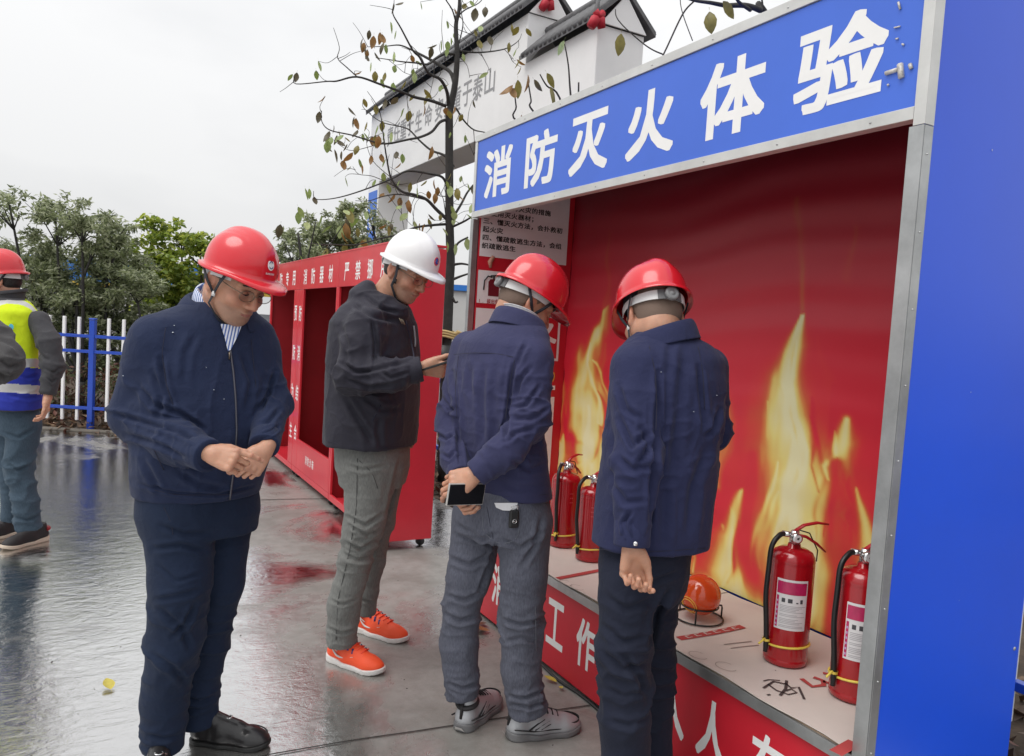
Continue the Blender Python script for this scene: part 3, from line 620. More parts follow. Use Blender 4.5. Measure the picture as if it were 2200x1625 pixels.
# near pair: x range of the cylinder base and its lowest pixel
for (xl, xr, yb, yt, lab, side, fa) in ((1650, 1748, 1436, 1172, 'red extinguisher with white label beside the orange ball on the cardboard', True, -0.50),
                                  (1797, 1905, 1515, 1215, 'red extinguisher with white label half hidden behind the metal post', True, -0.50),
                                  (1177, 1243, 1178, 1010, 'plain red extinguisher next to the jeans of the man with hands behind his back', False, 0.2),
                                  (1236, 1302, 1209, 1040, 'plain red extinguisher half hidden behind the long jacket of the man numbered 017', False, -0.25)):
    p = exz(xl, xr, yb); d = (p-CAMP)@FWD; r = (xr-xl)/2*d/F_PX*0.97
    c_ = p+FWD*r*0.85; h = (np.hypot(0, (yb-6)-yt))*(d+r)/F_PX*0.98
    extinguisher((c_[0], c_[1], ZC), r, h, fa-0.0+ROTZ*0+0.15, lab, True, side)
# orange fire ball on wire stand
OR = mat('ball_orange', (0.66, 0.075, 0.016), 0.13, coat=0.5, var=(7, 0.12))
pb = ground(1510, 1342, ZC); d = (pb-CAMP)@FWD; rb_ = 44*(d+0.06)/F_PX; cb_ = pb+FWD*0.065
zc_ = ((1370-1282)*d/F_PX); cz = at(1510, 1279, d+0.06)[2]
ball = empty('fire_ball', (cb_[0], cb_[1], cz-rb_), 'glossy orange extinguishing ball resting in a black wire stand', 'ball', None, ROTZ)
m = MB(); m.lathe([(max(0.0004, rb_*sin(a)), rb_-rb_*cos(a)) for a in np.linspace(0, pi, 28)], 40); m.put('shell', OR, ball)
m = MB()
for s_, th in ((1, 0.42), (-1, 0.42)):
    m.tube([((rb_+0.001)*(sin(th)*cos(a))-0.0, -(rb_+0.001)*0.0+(rb_+0.001)*(sin(th)*sin(a))*0.0-(rb_+0.001)*sin(th)*0, 0) for a in [0]], 0.001, 4) if False else None
q = []
cdir = np.array([-0.72, -0.55, -0.42]); cdir /= np.linalg.norm(cdir); u_ = np.cross(cdir, [0, 0, 1.]); u_ /= np.linalg.norm(u_); v_ = np.cross(cdir, u_)
for rad in (0.36, 0.47):
    m.tube([np.array([0, 0, rb_])+(rb_+0.0005)*(cos(rad)*cdir+sin(rad)*(cos(a)*u_+sin(a)*v_)) for a in np.linspace(0, 2*pi, 30)], 0.0018, 5)
m.put('ring_mark', mat('ball_yellow', (0.8, 0.45, 0.06), 0.4), ball)
m = MB(); cd2 = np.array([0.82, -0.42, 0.15]); cd2 /= np.linalg.norm(cd2); u2 = np.cross(cd2, [0, 0, 1.]); u2 /= np.linalg.norm(u2); v2 = np.cross(cd2, u2); v = []
for a in np.linspace(0, 2*pi, 16, endpoint=False): v.append(np.array([0, 0, rb_])+(rb_+0.0006)*(cos(0.3)*cd2+sin(0.3)*(cos(a)*u2*0.5+sin(a)*v2)))
v.append(np.array([0, 0, rb_])+(rb_+0.001)*cd2); m.add(v, [(k, (k+1) % 16, 16) for k in range(16)], 0, True); m.put('dark_sticker', mat('sticker_dark', (0.09, 0.02, 0.015), 0.35), ball)
stand = empty('ball_stand', (cb_[0], cb_[1], ZC), 'black wire ring stand holding the orange ball on the bench', 'stand', None, ROTZ)
WIRE = mat('black_wire', (0.012, 0.012, 0.012), 0.4); rs = rb_*1.06; zt_ = (cz-ZC)-rb_*0.52
circ = lambda r, z: [(r*cos(a), r*sin(a), z) for a in np.linspace(0, 2*pi, 33)]
m = MB(); m.tube(circ(rs*0.86, zt_), 0.0032, 7, caps=False); m.put('top_ring', WIRE, stand)
m = MB(); m.tube(circ(rs*1.12, 0.0034), 0.0034, 7, caps=False); m.put('base_ring', WIRE, stand)
for a in (0.15, 0.15+2*pi/3, 0.15+4*pi/3):
    m = MB(); m.tube([(rs*0.86*cos(a), rs*0.86*sin(a), zt_), (rs*1.1*cos(a), rs*1.1*sin(a), zt_-0.002), (rs*1.13*cos(a), rs*1.13*sin(a), zt_-0.012), (rs*1.12*cos(a), rs*1.12*sin(a), 0.0034)], 0.0034, 7); m.put('leg', WIRE, stand)

# ------------------------------------------------------------------ red fire equipment cabinets
XC, XCB, ZC0, ZC1 = 1.672, 2.02, 0.060, 1.975
def cabinet(y0, y1, head, posts, low, label, end_y):
    o = empty('fire_equipment_cabinet', (XC, (y0+y1)/2, 0), label, 'cabinet', 'red fire equipment cabinets in a row')
    off = np.array([XC, (y0+y1)/2, 0])
    class Q(MB):
        def put(s, name, m, parent=o, **k): s.v = [tuple(np.asarray(q)-off) for q in s.v]; return MB.put(s, name, m, parent, **k)
    t = 0.012; zh = 1.715
    b = Q(); b.box((XC, y0+0.0005, zh), (XC+0.02, y1-0.0005, ZC1), bev=0.003); hd = b.put('header', RED)
    q = Q(); n = len(head)
    for i, ch in enumerate(head):
        yc = y1-(y1-y0)*(0.17+0.22*i); put_letters(ch, lambda k: ((XC-0.0005, yc+0.058, 1.757), (0, -0.116, 0), (0, 0, 0.135)), WHITE, hd, off, 0.015)
    b = Q(); b.box((XC, y0+0.0005, ZC1-0.012), (XCB, y1-0.0005, ZC1+0.004), bev=0.002); b.v = [(x, y, z+0.0045) for x, y, z in b.v]; b.put('top_panel', RED)
    wl, wn = (0.17 if posts[0] else 0.035), (0.17 if posts[1] else 0.035)
    for ya, yb, tx in ((y1-wl, y1-0.0005, posts[0]), (y0+0.0005, y0+wn, posts[1])):
        b = Q(); b.box((XC, ya, ZC0+0.05), (XC+0.02, yb, zh-0.002), bev=0.003); p = b.put('door_frame', RED)
        if tx:
            q = Q()
            for i, ch in enumerate(tx):
                zc_ = 1.50-i*0.36; put_letters(ch, lambda k: ((XC-0.0005, (ya+yb)/2+0.045, zc_-0.07), (0, -0.09, 0), (0, 0, 0.14)), WHITE, p, off, 0.015)
    b = Q(); b.box((XC+0.02, y0+0.001, ZC0), (XCB, y0+t, ZC1-0.014), bev=0.002); b.put('side_panel', RED)
    b = Q(); b.box((XC+0.02, y1-t, ZC0), (XCB, y1-0.001, ZC1-0.014), bev=0.002); b.put('side_panel', RED)
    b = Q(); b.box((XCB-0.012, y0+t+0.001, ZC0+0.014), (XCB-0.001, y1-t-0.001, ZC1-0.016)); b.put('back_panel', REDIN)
    b = Q(); b.box((XC+0.021, y0+t+0.001, ZC0), (XCB-0.013, y1-t-0.001, ZC0+0.014)); b.put('floor_panel', RED)
    for ya, yb in ((y0+t+0.0005, y0+t+0.004), (y1-t-0.004, y1-t-0.0005)): b = Q(); b.box((XC+0.0215, ya, ZC0+0.015), (XCB-0.0125, yb, ZC1-0.017)); b.put('inner_lining', REDIN)  # thin sheets added over the sides to carry the shaded red
    b = Q(); b.box((XC+0.001, y0+0.001, ZC0-0.002), (XC+0.0195, y1-0.001, ZC0+0.048), bev=0.002); b.put('sill', RED)
    if low:
        b = Q(); b.box((XC+0.0005, y0+wn+0.002, ZC0+0.05), (XC+0.019, y1-wl-0.002, 0.37), bev=0.002); p = b.put('lower_panel', RED)
        q = Q()
        for i, ch in enumerate(low):
            yc = (y0+y1)/2+0.11-0.075*i; put_letters(ch, lambda k: ((XC-0.0001, yc+0.026, 0.20), (0, -0.052, 0), (0, 0, 0.075)), WHITE, p, off, 0.015)
    for yy in (y0+0.07, y1-0.07):
        for xx in (XC+0.05, XCB-0.05):
            b = Q(); b.lathe([(0.0004, -0.012), (0.028, -0.012), (0.0285, 0), (0.028, 0.012), (0.0004, 0.012)], 16, c=(xx, yy, 0.029), axis='y'); b.box((xx-0.02, yy-0.018, 0.05), (xx+0.02, yy+0.018, ZC0-0.003)); b.put('caster', BLACK)
    return o
cabs = [(4.605, 5.845, '严禁挪用', (None, None), None, 'nearest red cabinet, its side panel showing behind the man in white helmet'),
        (5.852, 7.092, '消防器材', ('防消结合', None), '消防沙箱', 'middle red cabinet with a closed lower panel lettered in small white characters'),
        (7.099, 8.339, '消防专用', (None, '预防为主'), None, 'farthest red cabinet, mostly hidden behind the man with folded hands')]
for q in cabs: cabinet(*q, None)
# contents
SAND = mat('sand', (0.55, 0.43, 0.26), 0.9, bump=(60, 0.8), var=(20, 0.2)); BRED = mat('bucket_red', (0.32, 0.008, 0.015), 0.35, var=(4, 0.12))
for (x, y, z, lab) in ((1.86, 5.50, ZC0+0.016, 'red bucket heaped with pale sand inside the nearest cabinet'), (1.88, 5.12, ZC0+0.016, 'red bucket of sand hidden in the near end of the nearest cabinet'), (1.88, 6.05, ZC0+0.016, 'red bucket standing behind the lower panel of the middle cabinet')):
    o = empty('sand_bucket', (x, y, z), lab, 'bucket', 'red sand buckets in the cabinets')
    hh_ = 0.32 if y < 6 else 0.42
    m = MB(); m.lathe([(0.0004, 0.0), (0.105, 0.0), (0.108, 0.004), (0.135, hh_-0.01), (0.141, hh_-0.006), (0.141, hh_), (0.133, hh_), (0.130, hh_-0.02)], 28); m.put('pail', BRED, o)
    m = MB(); m.lathe([(0.131, hh_-0.015), (0.09, hh_+0.015), (0.04, hh_+0.045), (0.0004, hh_+0.055)], 24); m.put('sand_heap', SAND, o)
    put_letters('消防', lambda i: ((-0.131, 0.035, 0.18-0.09*i), (0.004, -0.06, 0), (-0.008, 0, 0.07)), WHITE, o, np.zeros(3), 0.015)
for k, (x, y, z, lab) in enumerate(((1.88, 7.42, ZC0+0.016, 'red bucket of sand inside the farthest cabinet'),)):
    o = empty('sand_bucket', (x, y, z), lab, 'bucket', 'red sand buckets in the cabinets'); m = MB(); m.lathe([(0.0004, 0.0), (0.105, 0.0), (0.135, 0.31), (0.141, 0.314), (0.141, 0.32), (0.130, 0.30)], 24); m.put('pail', BRED, o); m = MB(); m.lathe([(0.131, 0.305), (0.06, 0.34), (0.0004, 0.355)], 24); m.put('sand_heap', SAND, o)
# ------------------------------------------------------------------ fences
FBL = mat('fence_blue', (0.006, 0.055, 0.42), 0.35, var=(4, 0.1), coat=0.3); FWH = mat('fence_white', (0.78, 0.78, 0.78), 0.4, var=(5, 0.05))
def fence(p0, p1, label, spacing=0.175, posts=2.45, phase=0.0, phasep=0.0):
    p0 = np.asarray(p0[:2], float); p1 = np.asarray(p1[:2], float); Ln = np.linalg.norm(p1-p0); t = (p1-p0)/Ln; n = np.array([-t[1], t[0]])
    o = empty('metal_fence', (p0[0], p0[1], -0.02), label, 'fence', 'blue and white railings round the yard', atan2(t[1], t[0]))
    pm = MB(); pm.box((-0.016, -0.0155, 0.11), (0.016, 0.0155, 1.33), bev=0.004); pme = pm.mesh('picket', FWH)
    qm = MB(); qm.box((-0.031, -0.031, 0.0), (0.031, 0.031, 1.30), bev=0.006); qm.box((-0.036, -0.036, 1.301), (0.036, 0.036, 1.325), bev=0.01); qme = qm.mesh('post', FBL)
    x = phase
    while x < Ln:
        if abs(((x-phasep+posts/2) % posts)-posts/2) > 0.09: link('picket', pme, None, o, (x, 0, 0))
        x += spacing
    x = phasep
    while x < Ln: link('post', qme, None, o, (x, 0, 0)); x += posts
    for z in (0.26, 0.93, 1.11):
        r = MB(); r.box((0, -0.021, z-0.018), (Ln, 0.021, z+0.018), bev=0.003); r.put('rail', FBL, o)
    return o
def cornerpt():
    X = 3.12; b0 = np.array(fp(0, 9.02)); t = (X-b0[0])/RGT[0]; return b0+RGT*t
CP = cornerpt()
lat_post = (195-CX)/F_PX*9.02; LAT0 = -9.0
fence(fp(LAT0, 9.02), CP, 'blue post fence with white pickets across the back of the yard', phase=0.04, phasep=(lat_post-LAT0) % 2.45)
fence((3.12, -1.0, 0), (3.12, CP[1]-0.08, 0), 'blue post fence with white pickets running behind booth and cabinets', phase=0.1, phasep=0.6)

# ------------------------------------------------------------------ memorial style gate of white render with tiled roofs
REND = mat('white_render', (0.80, 0.80, 0.80), 0.75, bump=(8, 0.2), var=(1.2, 0.06)); TILE = mat('roof_tile', (0.115, 0.115, 0.12), 0.6, var=(10, 0.3)); GREYL = mat('grey_letter', (0.30, 0.30, 0.31), 0.6)
gate = empty('gateway', (5.2, 11.5, -0.02), 'white rendered gateway with tiled roofs and grey characters above the booth', 'gateway')
go = np.array([5.2, 11.5, -0.02])
class GB(MB):
    def put(s, name, m, parent=gate, **k): s.v = [tuple(np.asarray(q)-go) for q in s.v]; return MB.put(s, name, m, parent, **k)
X0, X1 = 4.93, 5.56
b = GB(); b.box((X0, 9.03, 4.2), (X1, 14.715, 5.60), bev=0.01); b.put('beam', REND)
b = GB(); b.box((X0-0.004, 14.72, -0.02), (X1+0.01, 15.36, 5.60), bev=0.01); pl1 = b.put('pillar', REND)
b = GB(); b.box((X0+0.02, 8.15, -0.02), (X1-0.02, 8.85, 4.19), bev=0.01); b.put('pillar', REND)
b = GB(); b.box((X0-0.012, 14.78, 0.9), (X0-0.006, 15.30, 4.05)); b.put('pillar_banner', mat('banner_blue', (0.035, 0.16, 0.62), 0.45, var=(2, 0.1)))
b = GB(); put_letters('安全', lambda i: ((X0-0.014, 15.22, 3.22-0.62*i), (0, -0.36, 0), (0, 0, 0.42)), WHITE, gate, go, 0.02)
# wing with corbels
b = GB(); b.box((X0-0.02, 7.36, 4.23), (X1+0.0, 9.026, 4.94), bev=0.01); b.put('wing_beam', REND)
b = GB(); b.box((X0+0.04, 7.62, 3.82), (X1-0.06, 9.02, 4.228), bev=0.01); b.put('corbel', REND)
b = GB(); b.box((X0+0.10, 7.88, 3.5), (X1-0.12, 9.02, 3.818), bev=0.01); b.put('corbel', REND)
def groof(y0, y1, ze, zr, ov):
    xm = (X0+X1)/2; h = 0.06
    b = GB()
    for s_ in (-1, 1):
        xe = xm+s_*((X1-X0)/2+ov); v = [(xe, y0, ze), (xe, y1, ze), (xm, y1, zr), (xm, y0, zr)]
        v += [(x, y, z+h) for x, y, z in v]; b.add(v, [(0, 1, 2, 3), (4, 7, 6, 5), (0, 4, 5, 1), (1, 5, 6, 2), (3, 7, 4, 0)])
    rf = b.put('tiled_roof', TILE)
    # pan tile ends and ribs in rows down both slopes
    b = GB(); y = y0+0.05
    while y < y1-0.03:
        for s_ in (-1, 1):
            xe = xm+s_*((X1-X0)/2+ov+0.015); b.tube([(xe, y, ze+h*0.55), (xm, y, zr+h+0.012)], 0.032, 6)
        y += 0.11
    b.v = [tuple(np.asarray(q)-go) for q in b.v]; MB.put(b, 'tile_rib', TILE, rf, kind='stuff')
    b = GB(); b.tube([(xm, y0-0.03, zr+h+0.03), (xm, y1+0.03, zr+h+0.03)], 0.06, 8); b.v = [tuple(np.asarray(q)-go) for q in b.v]; MB.put(b, 'ridge_tile', TILE, rf)
    for yy in (y0+0.03, y1-0.03):      # gable infill
        g = GB(); g.add([(X0+0.0, yy-0.01, ze-0.001), (X1, yy-0.01, ze-0.001), (xm, yy-0.01, zr-0.02), (X0, yy+0.01, ze-0.001), (X1, yy+0.01, ze-0.001), (xm, yy+0.01, zr-0.02)], [(0, 1, 2), (5, 4, 3), (0, 3, 4, 1), (1, 4, 5, 2), (2, 5, 3, 0)]); g.put('gable', REND)
groof(8.98, 15.4, 5.602, 6.0, 0.12); groof(7.30, 9.0, 4.945, 5.34, 0.12)
b = GB()
tx = '责任重于生命安全重于泰山'; pxs = [(838, 303), (852, 295), (866, 287), (881, 279), (899, 268), (920, 255), (943, 241), (963, 229), (981, 215), (1004, 198), (1027, 182), (1053, 163)]
for ch, (x, y) in zip(tx, pxs):
    q = plane_x(x, y, X0-0.002); put_letters(ch, lambda i: ((X0-0.004, q[1]+0.16, 4.80), (0, -0.32, 0), (0, 0, 0.36)), GREYL, gate, go, 0.01)
RB = mat('red_cloth', (0.45, 0.012, 0.03), 0.6, bump=(20, 0.5))
for (x, y, Y, lab) in ((1283, 38, 7.25, 'red cloth bow tied at the end of the lower roof'), (1176, 3, 8.95, 'red cloth bow tied at the end of the upper roof')):
    p = plane_y(x, y, Y); o = empty('cloth_bow', tuple(p), lab, 'bow', 'red cloth bows on the gateway roofs')
    m = MB(); m.tube([(-0.08, 0, -0.12), (-0.03, -0.02, -0.03), (0, 0, 0.0)], [0.05, 0.06, 0.03], 8); m.tube([(0.07, 0, -0.10), (0.03, -0.02, -0.02), (0, 0, 0.0)], [0.045, 0.06, 0.03], 8); m.tube([(-0.05, -0.03, 0.05), (0, -0.04, 0.0), (0.05, -0.03, 0.05)], [0.04, 0.03, 0.04], 8); m.put('bow', RB, o)
    m = MB(); m.tube([(0, 0.02, 0), (0.0, 0.02, 0.10), (0.02, 0.03, 0.22)], [0.03, 0.03, 0.02], 8); m.put('knot', TILE, o)

# ------------------------------------------------------------------ young magnolia behind the cabinets
BARK = mat('bark', (0.035, 0.033, 0.031), 0.85, bump=(26, 0.9, (1, 1, 0.3)), var=(14, 0.4)); TWIG = mat('twig', (0.028, 0.022, 0.020), 0.8)
TD = 7.3
def zz(x, y): return 600+x/2.75, y/2.75
def T(x, y, dd=0.0): return at(*zz(x, y), TD+dd)
tb = ground(949, 1047); tb = at(950, 1045, TD); tb[2] = -0.03
mag = empty('magnolia_tree', tuple(tb), 'young magnolia with dark bare branches and sparse curled leaves between cabinets and booth', 'tree')
def smooth(pts, n=5):
    pts = [np.asarray(p, float) for p in pts]; o = []
    for i in range(len(pts)-1):
        p0, p1, p2, p3 = pts[max(i-1, 0)], pts[i], pts[i+1], pts[min(i+2, len(pts)-1)]
        for t in np.linspace(0, 1, n, endpoint=(i == len(pts)-2)): o.append(0.5*((2*p1)+(-p0+p2)*t+(2*p0-5*p1+4*p2-p3)*t*t+(-p0+3*p1-3*p2+p3)*t**3))
    return o
def limb(mb, pts, r0, r1, n=7):
    s = smooth(pts); mb.tube([p-tb for p in s], list(np.linspace(r0, r1, len(s))), n)
m = MB()
trunk = [tb, at(957, 800, TD), at(962, 700, TD), at(966, 600, TD), T(1012, 1540), T(1006, 1300), T(1004, 900), T(1004, 650)]
s = smooth(trunk); m.tube([p-tb for p in s], list(np.linspace(0.050, 0.036, len(s))), 12)
lead = [T(1006, 660), T(1035, 520), T(1048, 400), T(1050, 300), T(1044, 150), T(1062, 60), T(1066, -40), T(1072, -200), T(1060, -420)]
s = smooth(lead); m.tube([p-tb for p in s], list(np.linspace(0.033, 0.008, len(s))), 10)
m.put('trunk', BARK, mag)
BR = [([(1000, 625), (990, 540), (950, 470), (880, 430), (830, 340), (790, 300), (720, 170), (672, 85), (680, 35)], 0.026, 0.005, -0.9),
 ([(1035, 500), (1012, 430), (960, 392), (900, 358), (830, 320), (780, 295), (710, 268), (620, 275), (520, 278)], 0.030, 0.004, 0.5),
 ([(1035, 322), (980, 320), (920, 350), (880, 380), (800, 372), (720, 365), (640, 352), (570, 342)], 0.020, 0.004, -0.5),
 ([(985, 628), (900, 597), (800, 575), (740, 550), (600, 500), (460, 455), (340, 480), (280, 482), (100, 497), (90, 455)], 0.024, 0.004, -0.7),
 ([(462, 456), (400, 400), (345, 345), (355, 280), (320, 165)], 0.009, 0.003, -0.3),
 ([(1000, 708), (950, 722), (900, 780), (830, 812), (760, 826), (640, 850), (560, 840), (430, 800), (300, 770), (252, 720), (250, 655)], 0.022, 0.004, -0.8),
 ([(1030, 985), (980, 922), (900, 890), (830, 832), (770, 770), (720, 750), (600, 720), (500, 640), (495, 600)], 0.020, 0.003, 0.7),
 ([(772, 770), (762, 660), (752, 560)], 0.007, 0.003, 0.1),
 ([(995, 1110), (965, 1050), (900, 1030), (760, 1012), (660, 1060), (480, 1130), (330, 1172), (215, 1177), (203, 1130)], 0.020, 0.003, -0.9),
 ([(1005, 1310), (930, 1240), (870, 1180), (800, 1152), (720, 1130), (660, 1050), (632, 920), (612, 780), (590, 650), (520, 540)], 0.027, 0.003, -0.4),
 ([(872, 1182), (720, 1150), (620, 1160), (530, 1187), (450, 1187)], 0.012, 0.004, 0.3),
 ([(1003, 1325), (900, 1332), (800, 1347), (700, 1387), (600, 1410), (450, 1447), (300, 1445), (180, 1440)], 0.020, 0.004, -0.6),
 ([(1010, 1310), (1070, 1215), (1110, 1140), (1145, 1095)], 0.020, 0.012, 0.3), ([(1015, 1345), (1090, 1310), (1140, 1280), (1220, 1230)], 0.017, 0.010, -0.2),
 ([(1045, 640), (1090, 712), (1145, 765), (1210, 782), (1300, 800)], 0.014, 0.006, 0.2), ([(1148, 768), (1152, 830), (1150, 920)], 0.006, 0.003, 0.1),
 ([(1050, 300), (1180, 311), (1330, 291), (1410, 245), (1432, 200)], 0.014, 0.003, 0.5), ([(1190, 315), (1220, 370), (1250, 430)], 0.006, 0.002, 0.2), ([(1330, 292), (1365, 330), (1385, 352)], 0.004, 0.002, 0.1),
 ([(1068, 340), (1110, 390), (1125, 460)], 0.006, 0.003, -0.2), ([(1062, 90), (1100, 58), (1180, 18), (1215, -30)], 0.012, 0.004, 0.3), ([(1045, 140), (1022, 60), (978, -10), (960, -60)], 0.012, 0.005, -0.3),
 ([(1060, 260), (1085, 150), (1075, 60), (1085, -40)], 0.010, 0.004, 0.3), ([(1090, 160), (1110, 195), (1170, 220)], 0.004, 0.002, 0.1),
 ([(985, 400), (975, 320), (962, 215)], 0.004, 0.002, -0.1), ([(915, 350), (912, 450), (890, 560)], 0.005, 0.002, -0.2), ([(640, 350), (690, 390), (740, 430), (800, 445), (880, 437)], 0.004, 0.003, 0.0),
 ([(620, 840), (560, 860), (430, 890), (360, 860), (290, 800)], 0.006, 0.002, 0.3), ([(660, 1050), (560, 960), (520, 870), (515, 800)], 0.006, 0.002, 0.3), ([(700, 1110), (560, 1045), (470, 1030), (435, 985)], 0.006, 0.002, -0.2),
 ([(1030, 980), (1000, 1140), (960, 1160), (930, 1150)], 0.010, 0.004, -0.4), ([(985, 1290), (970, 1180), (945, 1130)], 0.008, 0.003, -0.3), ([(720, 1170), (722, 1260), (740, 1370)], 0.006, 0.003, 0.1),
 ([(640, 1150), (760, 1310), (800, 1340)], 0.004, 0.002, 0.2)]
EXTRA = []
for pts, r0, r1, dd in BR:
    n = len(pts); P = [T(x, y, dd*(i/(n-1))) for i, (x, y) in enumerate(pts)]; b = MB(); limb(b, P, r0*0.68, max(0.002, r1*0.7))
    for q in range(2 if n < 4 else 4):      # short side twigs with a bud or a leaf at the end
        i = rng.integers(1, n); t_ = rng.random(); s_ = P[i-1]*(1-t_)+P[i]*t_; dv = rng.normal(size=3)*np.array([1, 1, 0.8]); dv[2] += 0.5; dv /= np.linalg.norm(dv); L_ = rng.uniform(0.10, 0.30)
        e_ = s_+dv*L_; limb(b, [s_, s_+dv*L_*0.5+rng.normal(size=3)*0.02, e_], 0.0032, 0.0016, 5)
        if rng.random() < 0.75 and r0 < 0.026: EXTRA.append((e_, int(rng.choice([0, 1, 4, 3, 2, 0, 1]))))
    b.put('branch', BARK if r0 > 0.008 else TWIG, mag)
for pts in ([(975, 569), (992, 567), (1009, 570)], [(975, 600), (990, 594), (1008, 588)], [(972, 640), (978, 650), (984, 648)], [(974, 540), (985, 522), (1006, 510)]):
    b = MB(); limb(b, [at(x, y, TD-0.1) for x, y in pts], 0.014, 0.008); b.put('branch', BARK, mag)
# leaves : one folded, curled blade shared by all
def leaf_mesh(name, m_, curl):
    v, f = [], []
    for i, (t, wd) in enumerate(((0, 0.03), (0.18, 0.2), (0.42, 0.29), (0.68, 0.24), (0.88, 0.12), (1, 0.01))):
        z = curl*(t-0.3)**2; v += [(-wd, t, z+wd*0.35), (0, t, z), (wd, t, z+wd*0.35)]
    for i in range(5):
        a = i*3; f += [(a, a+1, a+4, a+3), (a+1, a+2, a+5, a+4)]
    v += [(-0.012, -0.22, 0.03), (0.012, -0.22, 0.03)]; f.append((15+3, 15+4, 1)) if False else f.append((18, 19, 1))
    return mesh_np(name, v, f, True) if not m_ else (lambda me: (me.materials.append(m_), me)[1])(mesh_np(name, v, f, True))
LM = [leafmat('magnolia_olive', (0.19, 0.16, 0.035)), leafmat('magnolia_green', (0.20, 0.27, 0.07)), leafmat('magnolia_dark', (0.085, 0.070, 0.035)), leafmat('magnolia_brown', (0.24, 0.125, 0.035)), leafmat('magnolia_pale', (0.36, 0.44, 0.19))]
LMESH = [leaf_mesh('leaf', x, c_) for x, c_ in zip(LM, (0.5, 0.2, 0.6, 0.8, 0.3))]
lf = [(680, 20, 2), (735, 18, 2), (655, 130, 1), (693, 180, 1), (490, 225, 2), (535, 178, 2), (560, 212, 3), (607, 207, 3), (612, 250, 2), (632, 262, 1), (505, 275, 2), (520, 335, 2), (560, 312, 2), (545, 368, 4), (566, 420, 0), (628, 430, 0), (600, 467, 1), (676, 488, 1), (905, 278, 2), (935, 268, 2), (960, 240, 1), (996, 245, 1), (80, 440, 1), (105, 430, 2), (800, 560, 0), (855, 530, 0), (880, 562, 1), (860, 617, 3), (985, 640, 3), (1022, 642, 3), (1042, 630, 3), (1000, 655, 0), (498, 585, 0), (570, 622, 0), (632, 590, 2), (240, 660, 2), (405, 637, 2), (440, 690, 2), (522, 722, 0), (582, 740, 1), (325, 740, 2), (465, 772, 2), (497, 785, 1), (565, 797, 0), (665, 780, 4), (345, 800, 2), (300, 778, 2), (288, 830, 1), (272, 862, 2), (405, 852, 2), (465, 858, 0), (330, 882, 2), (365, 892, 2), (440, 905, 3), (470, 940, 1), (602, 912, 3), (545, 920, 3), (630, 942, 1), (692, 898, 2), (727, 910, 1), (722, 965, 3), (380, 950, 3), (425, 985, 0), (485, 960, 3), (910, 865, 3), (702, 577, 2), (910, 1060, 3), (875, 1072, 0), (880, 1130, 3), (940, 1105, 3), (925, 1140, 3), (620, 1145, 3), (690, 1147, 3), (712, 1168, 3), (760, 1180, 3), (720, 1218, 4), (755, 1262, 4), (880, 1270, 2), (825, 1318, 3), (855, 1322, 3), (965, 1350, 4), (990, 1430, 1), (175, 1115, 1), (205, 1165, 2), (1045, 1110, 0), (1370, 143, 0), (1415, 160, 0), (1458, 170, 0), (1362, 250, 0), (1245, 218, 2), (1180, 240, 0), (1425, 345, 0), (1160, 50, 2), (1218, 38, 2), (1030, 50, 3), (640, 1090, 1), (350, 770, 0), (310, 810, 1), (380, 800, 1), (340, 830, 2), (450, 700, 3), (505, 250, 3), (545, 235, 0), (600, 190, 3)]
def add_leaf(tree, origin, p, size, kind, yaw=None, hang=0.4):
    o = link('leaf', LMESH[kind], None, tree); q = Matrix.Rotation(rng.uniform(0, 2*pi) if yaw is None else yaw, 4, 'Z')@Matrix.Rotation(rng.uniform(-1.0, 0.5)-hang*0.5-0.9, 4, 'X')@Matrix.Rotation(rng.uniform(-0.9, 0.9), 4, 'Y')
    o.matrix_local = Matrix.Translation(Vector(p-origin))@q@Matrix.Scale(size, 4)
for e_, k in EXTRA: add_leaf(mag, tb, e_, rng.uniform(0.06, 0.105), k)
for x, y, k in lf: add_leaf(mag, tb, T(x, y, rng.uniform(-0.5, 0.3)), rng.uniform(0.080, 0.120), k)
for (x, y, k) in ((975, 455, 4), (968, 400, 4), (978, 523, 4), (1004, 512, 4), (640, 445, 1), (655, 405, 1), (660, 478, 4), (740, 452, 4)): add_leaf(mag, tb, at(x, y, TD-0.3), 0.11, k)
# tie of yellow rope and black protective sleeve round the trunk
m = MB(); m.tube([at(958, 742, TD)-tb, at(954, 800, TD)-tb], 0.088, 12); m.put('black_sleeve', BLACK, mag)
ROPE = mat('rope', (0.55, 0.40, 0.18), 0.8, bump=(80, 0.6)); pr = at(959, 719, TD)
rp = empty('rope_tie', tuple(pr), 'frayed yellow rope knotted round the magnolia trunk', 'rope')
m = MB()
for dz in (-0.025, 0.0, 0.022): m.tube([(0.083*cos(a), 0.083*sin(a), dz+0.01*sin(2*a)) for a in np.linspace(0, 2*pi, 20)], 0.013, 6)
m.put('loop', ROPE, rp)
m = MB()
for k in range(3): m.tube([Vector(RGT)*0.07+Vector((0, 0, 0.02*(k-1))), Vector(RGT)*(0.11+0.03*k)+Vector((0, 0, 0.03*(1-k))), Vector(RGT)*(0.15+0.02*k)+Vector((0, 0, -0.05*k+0.02))], [0.016, 0.022, 0.010], 7)
m.put('knot', ROPE, rp)

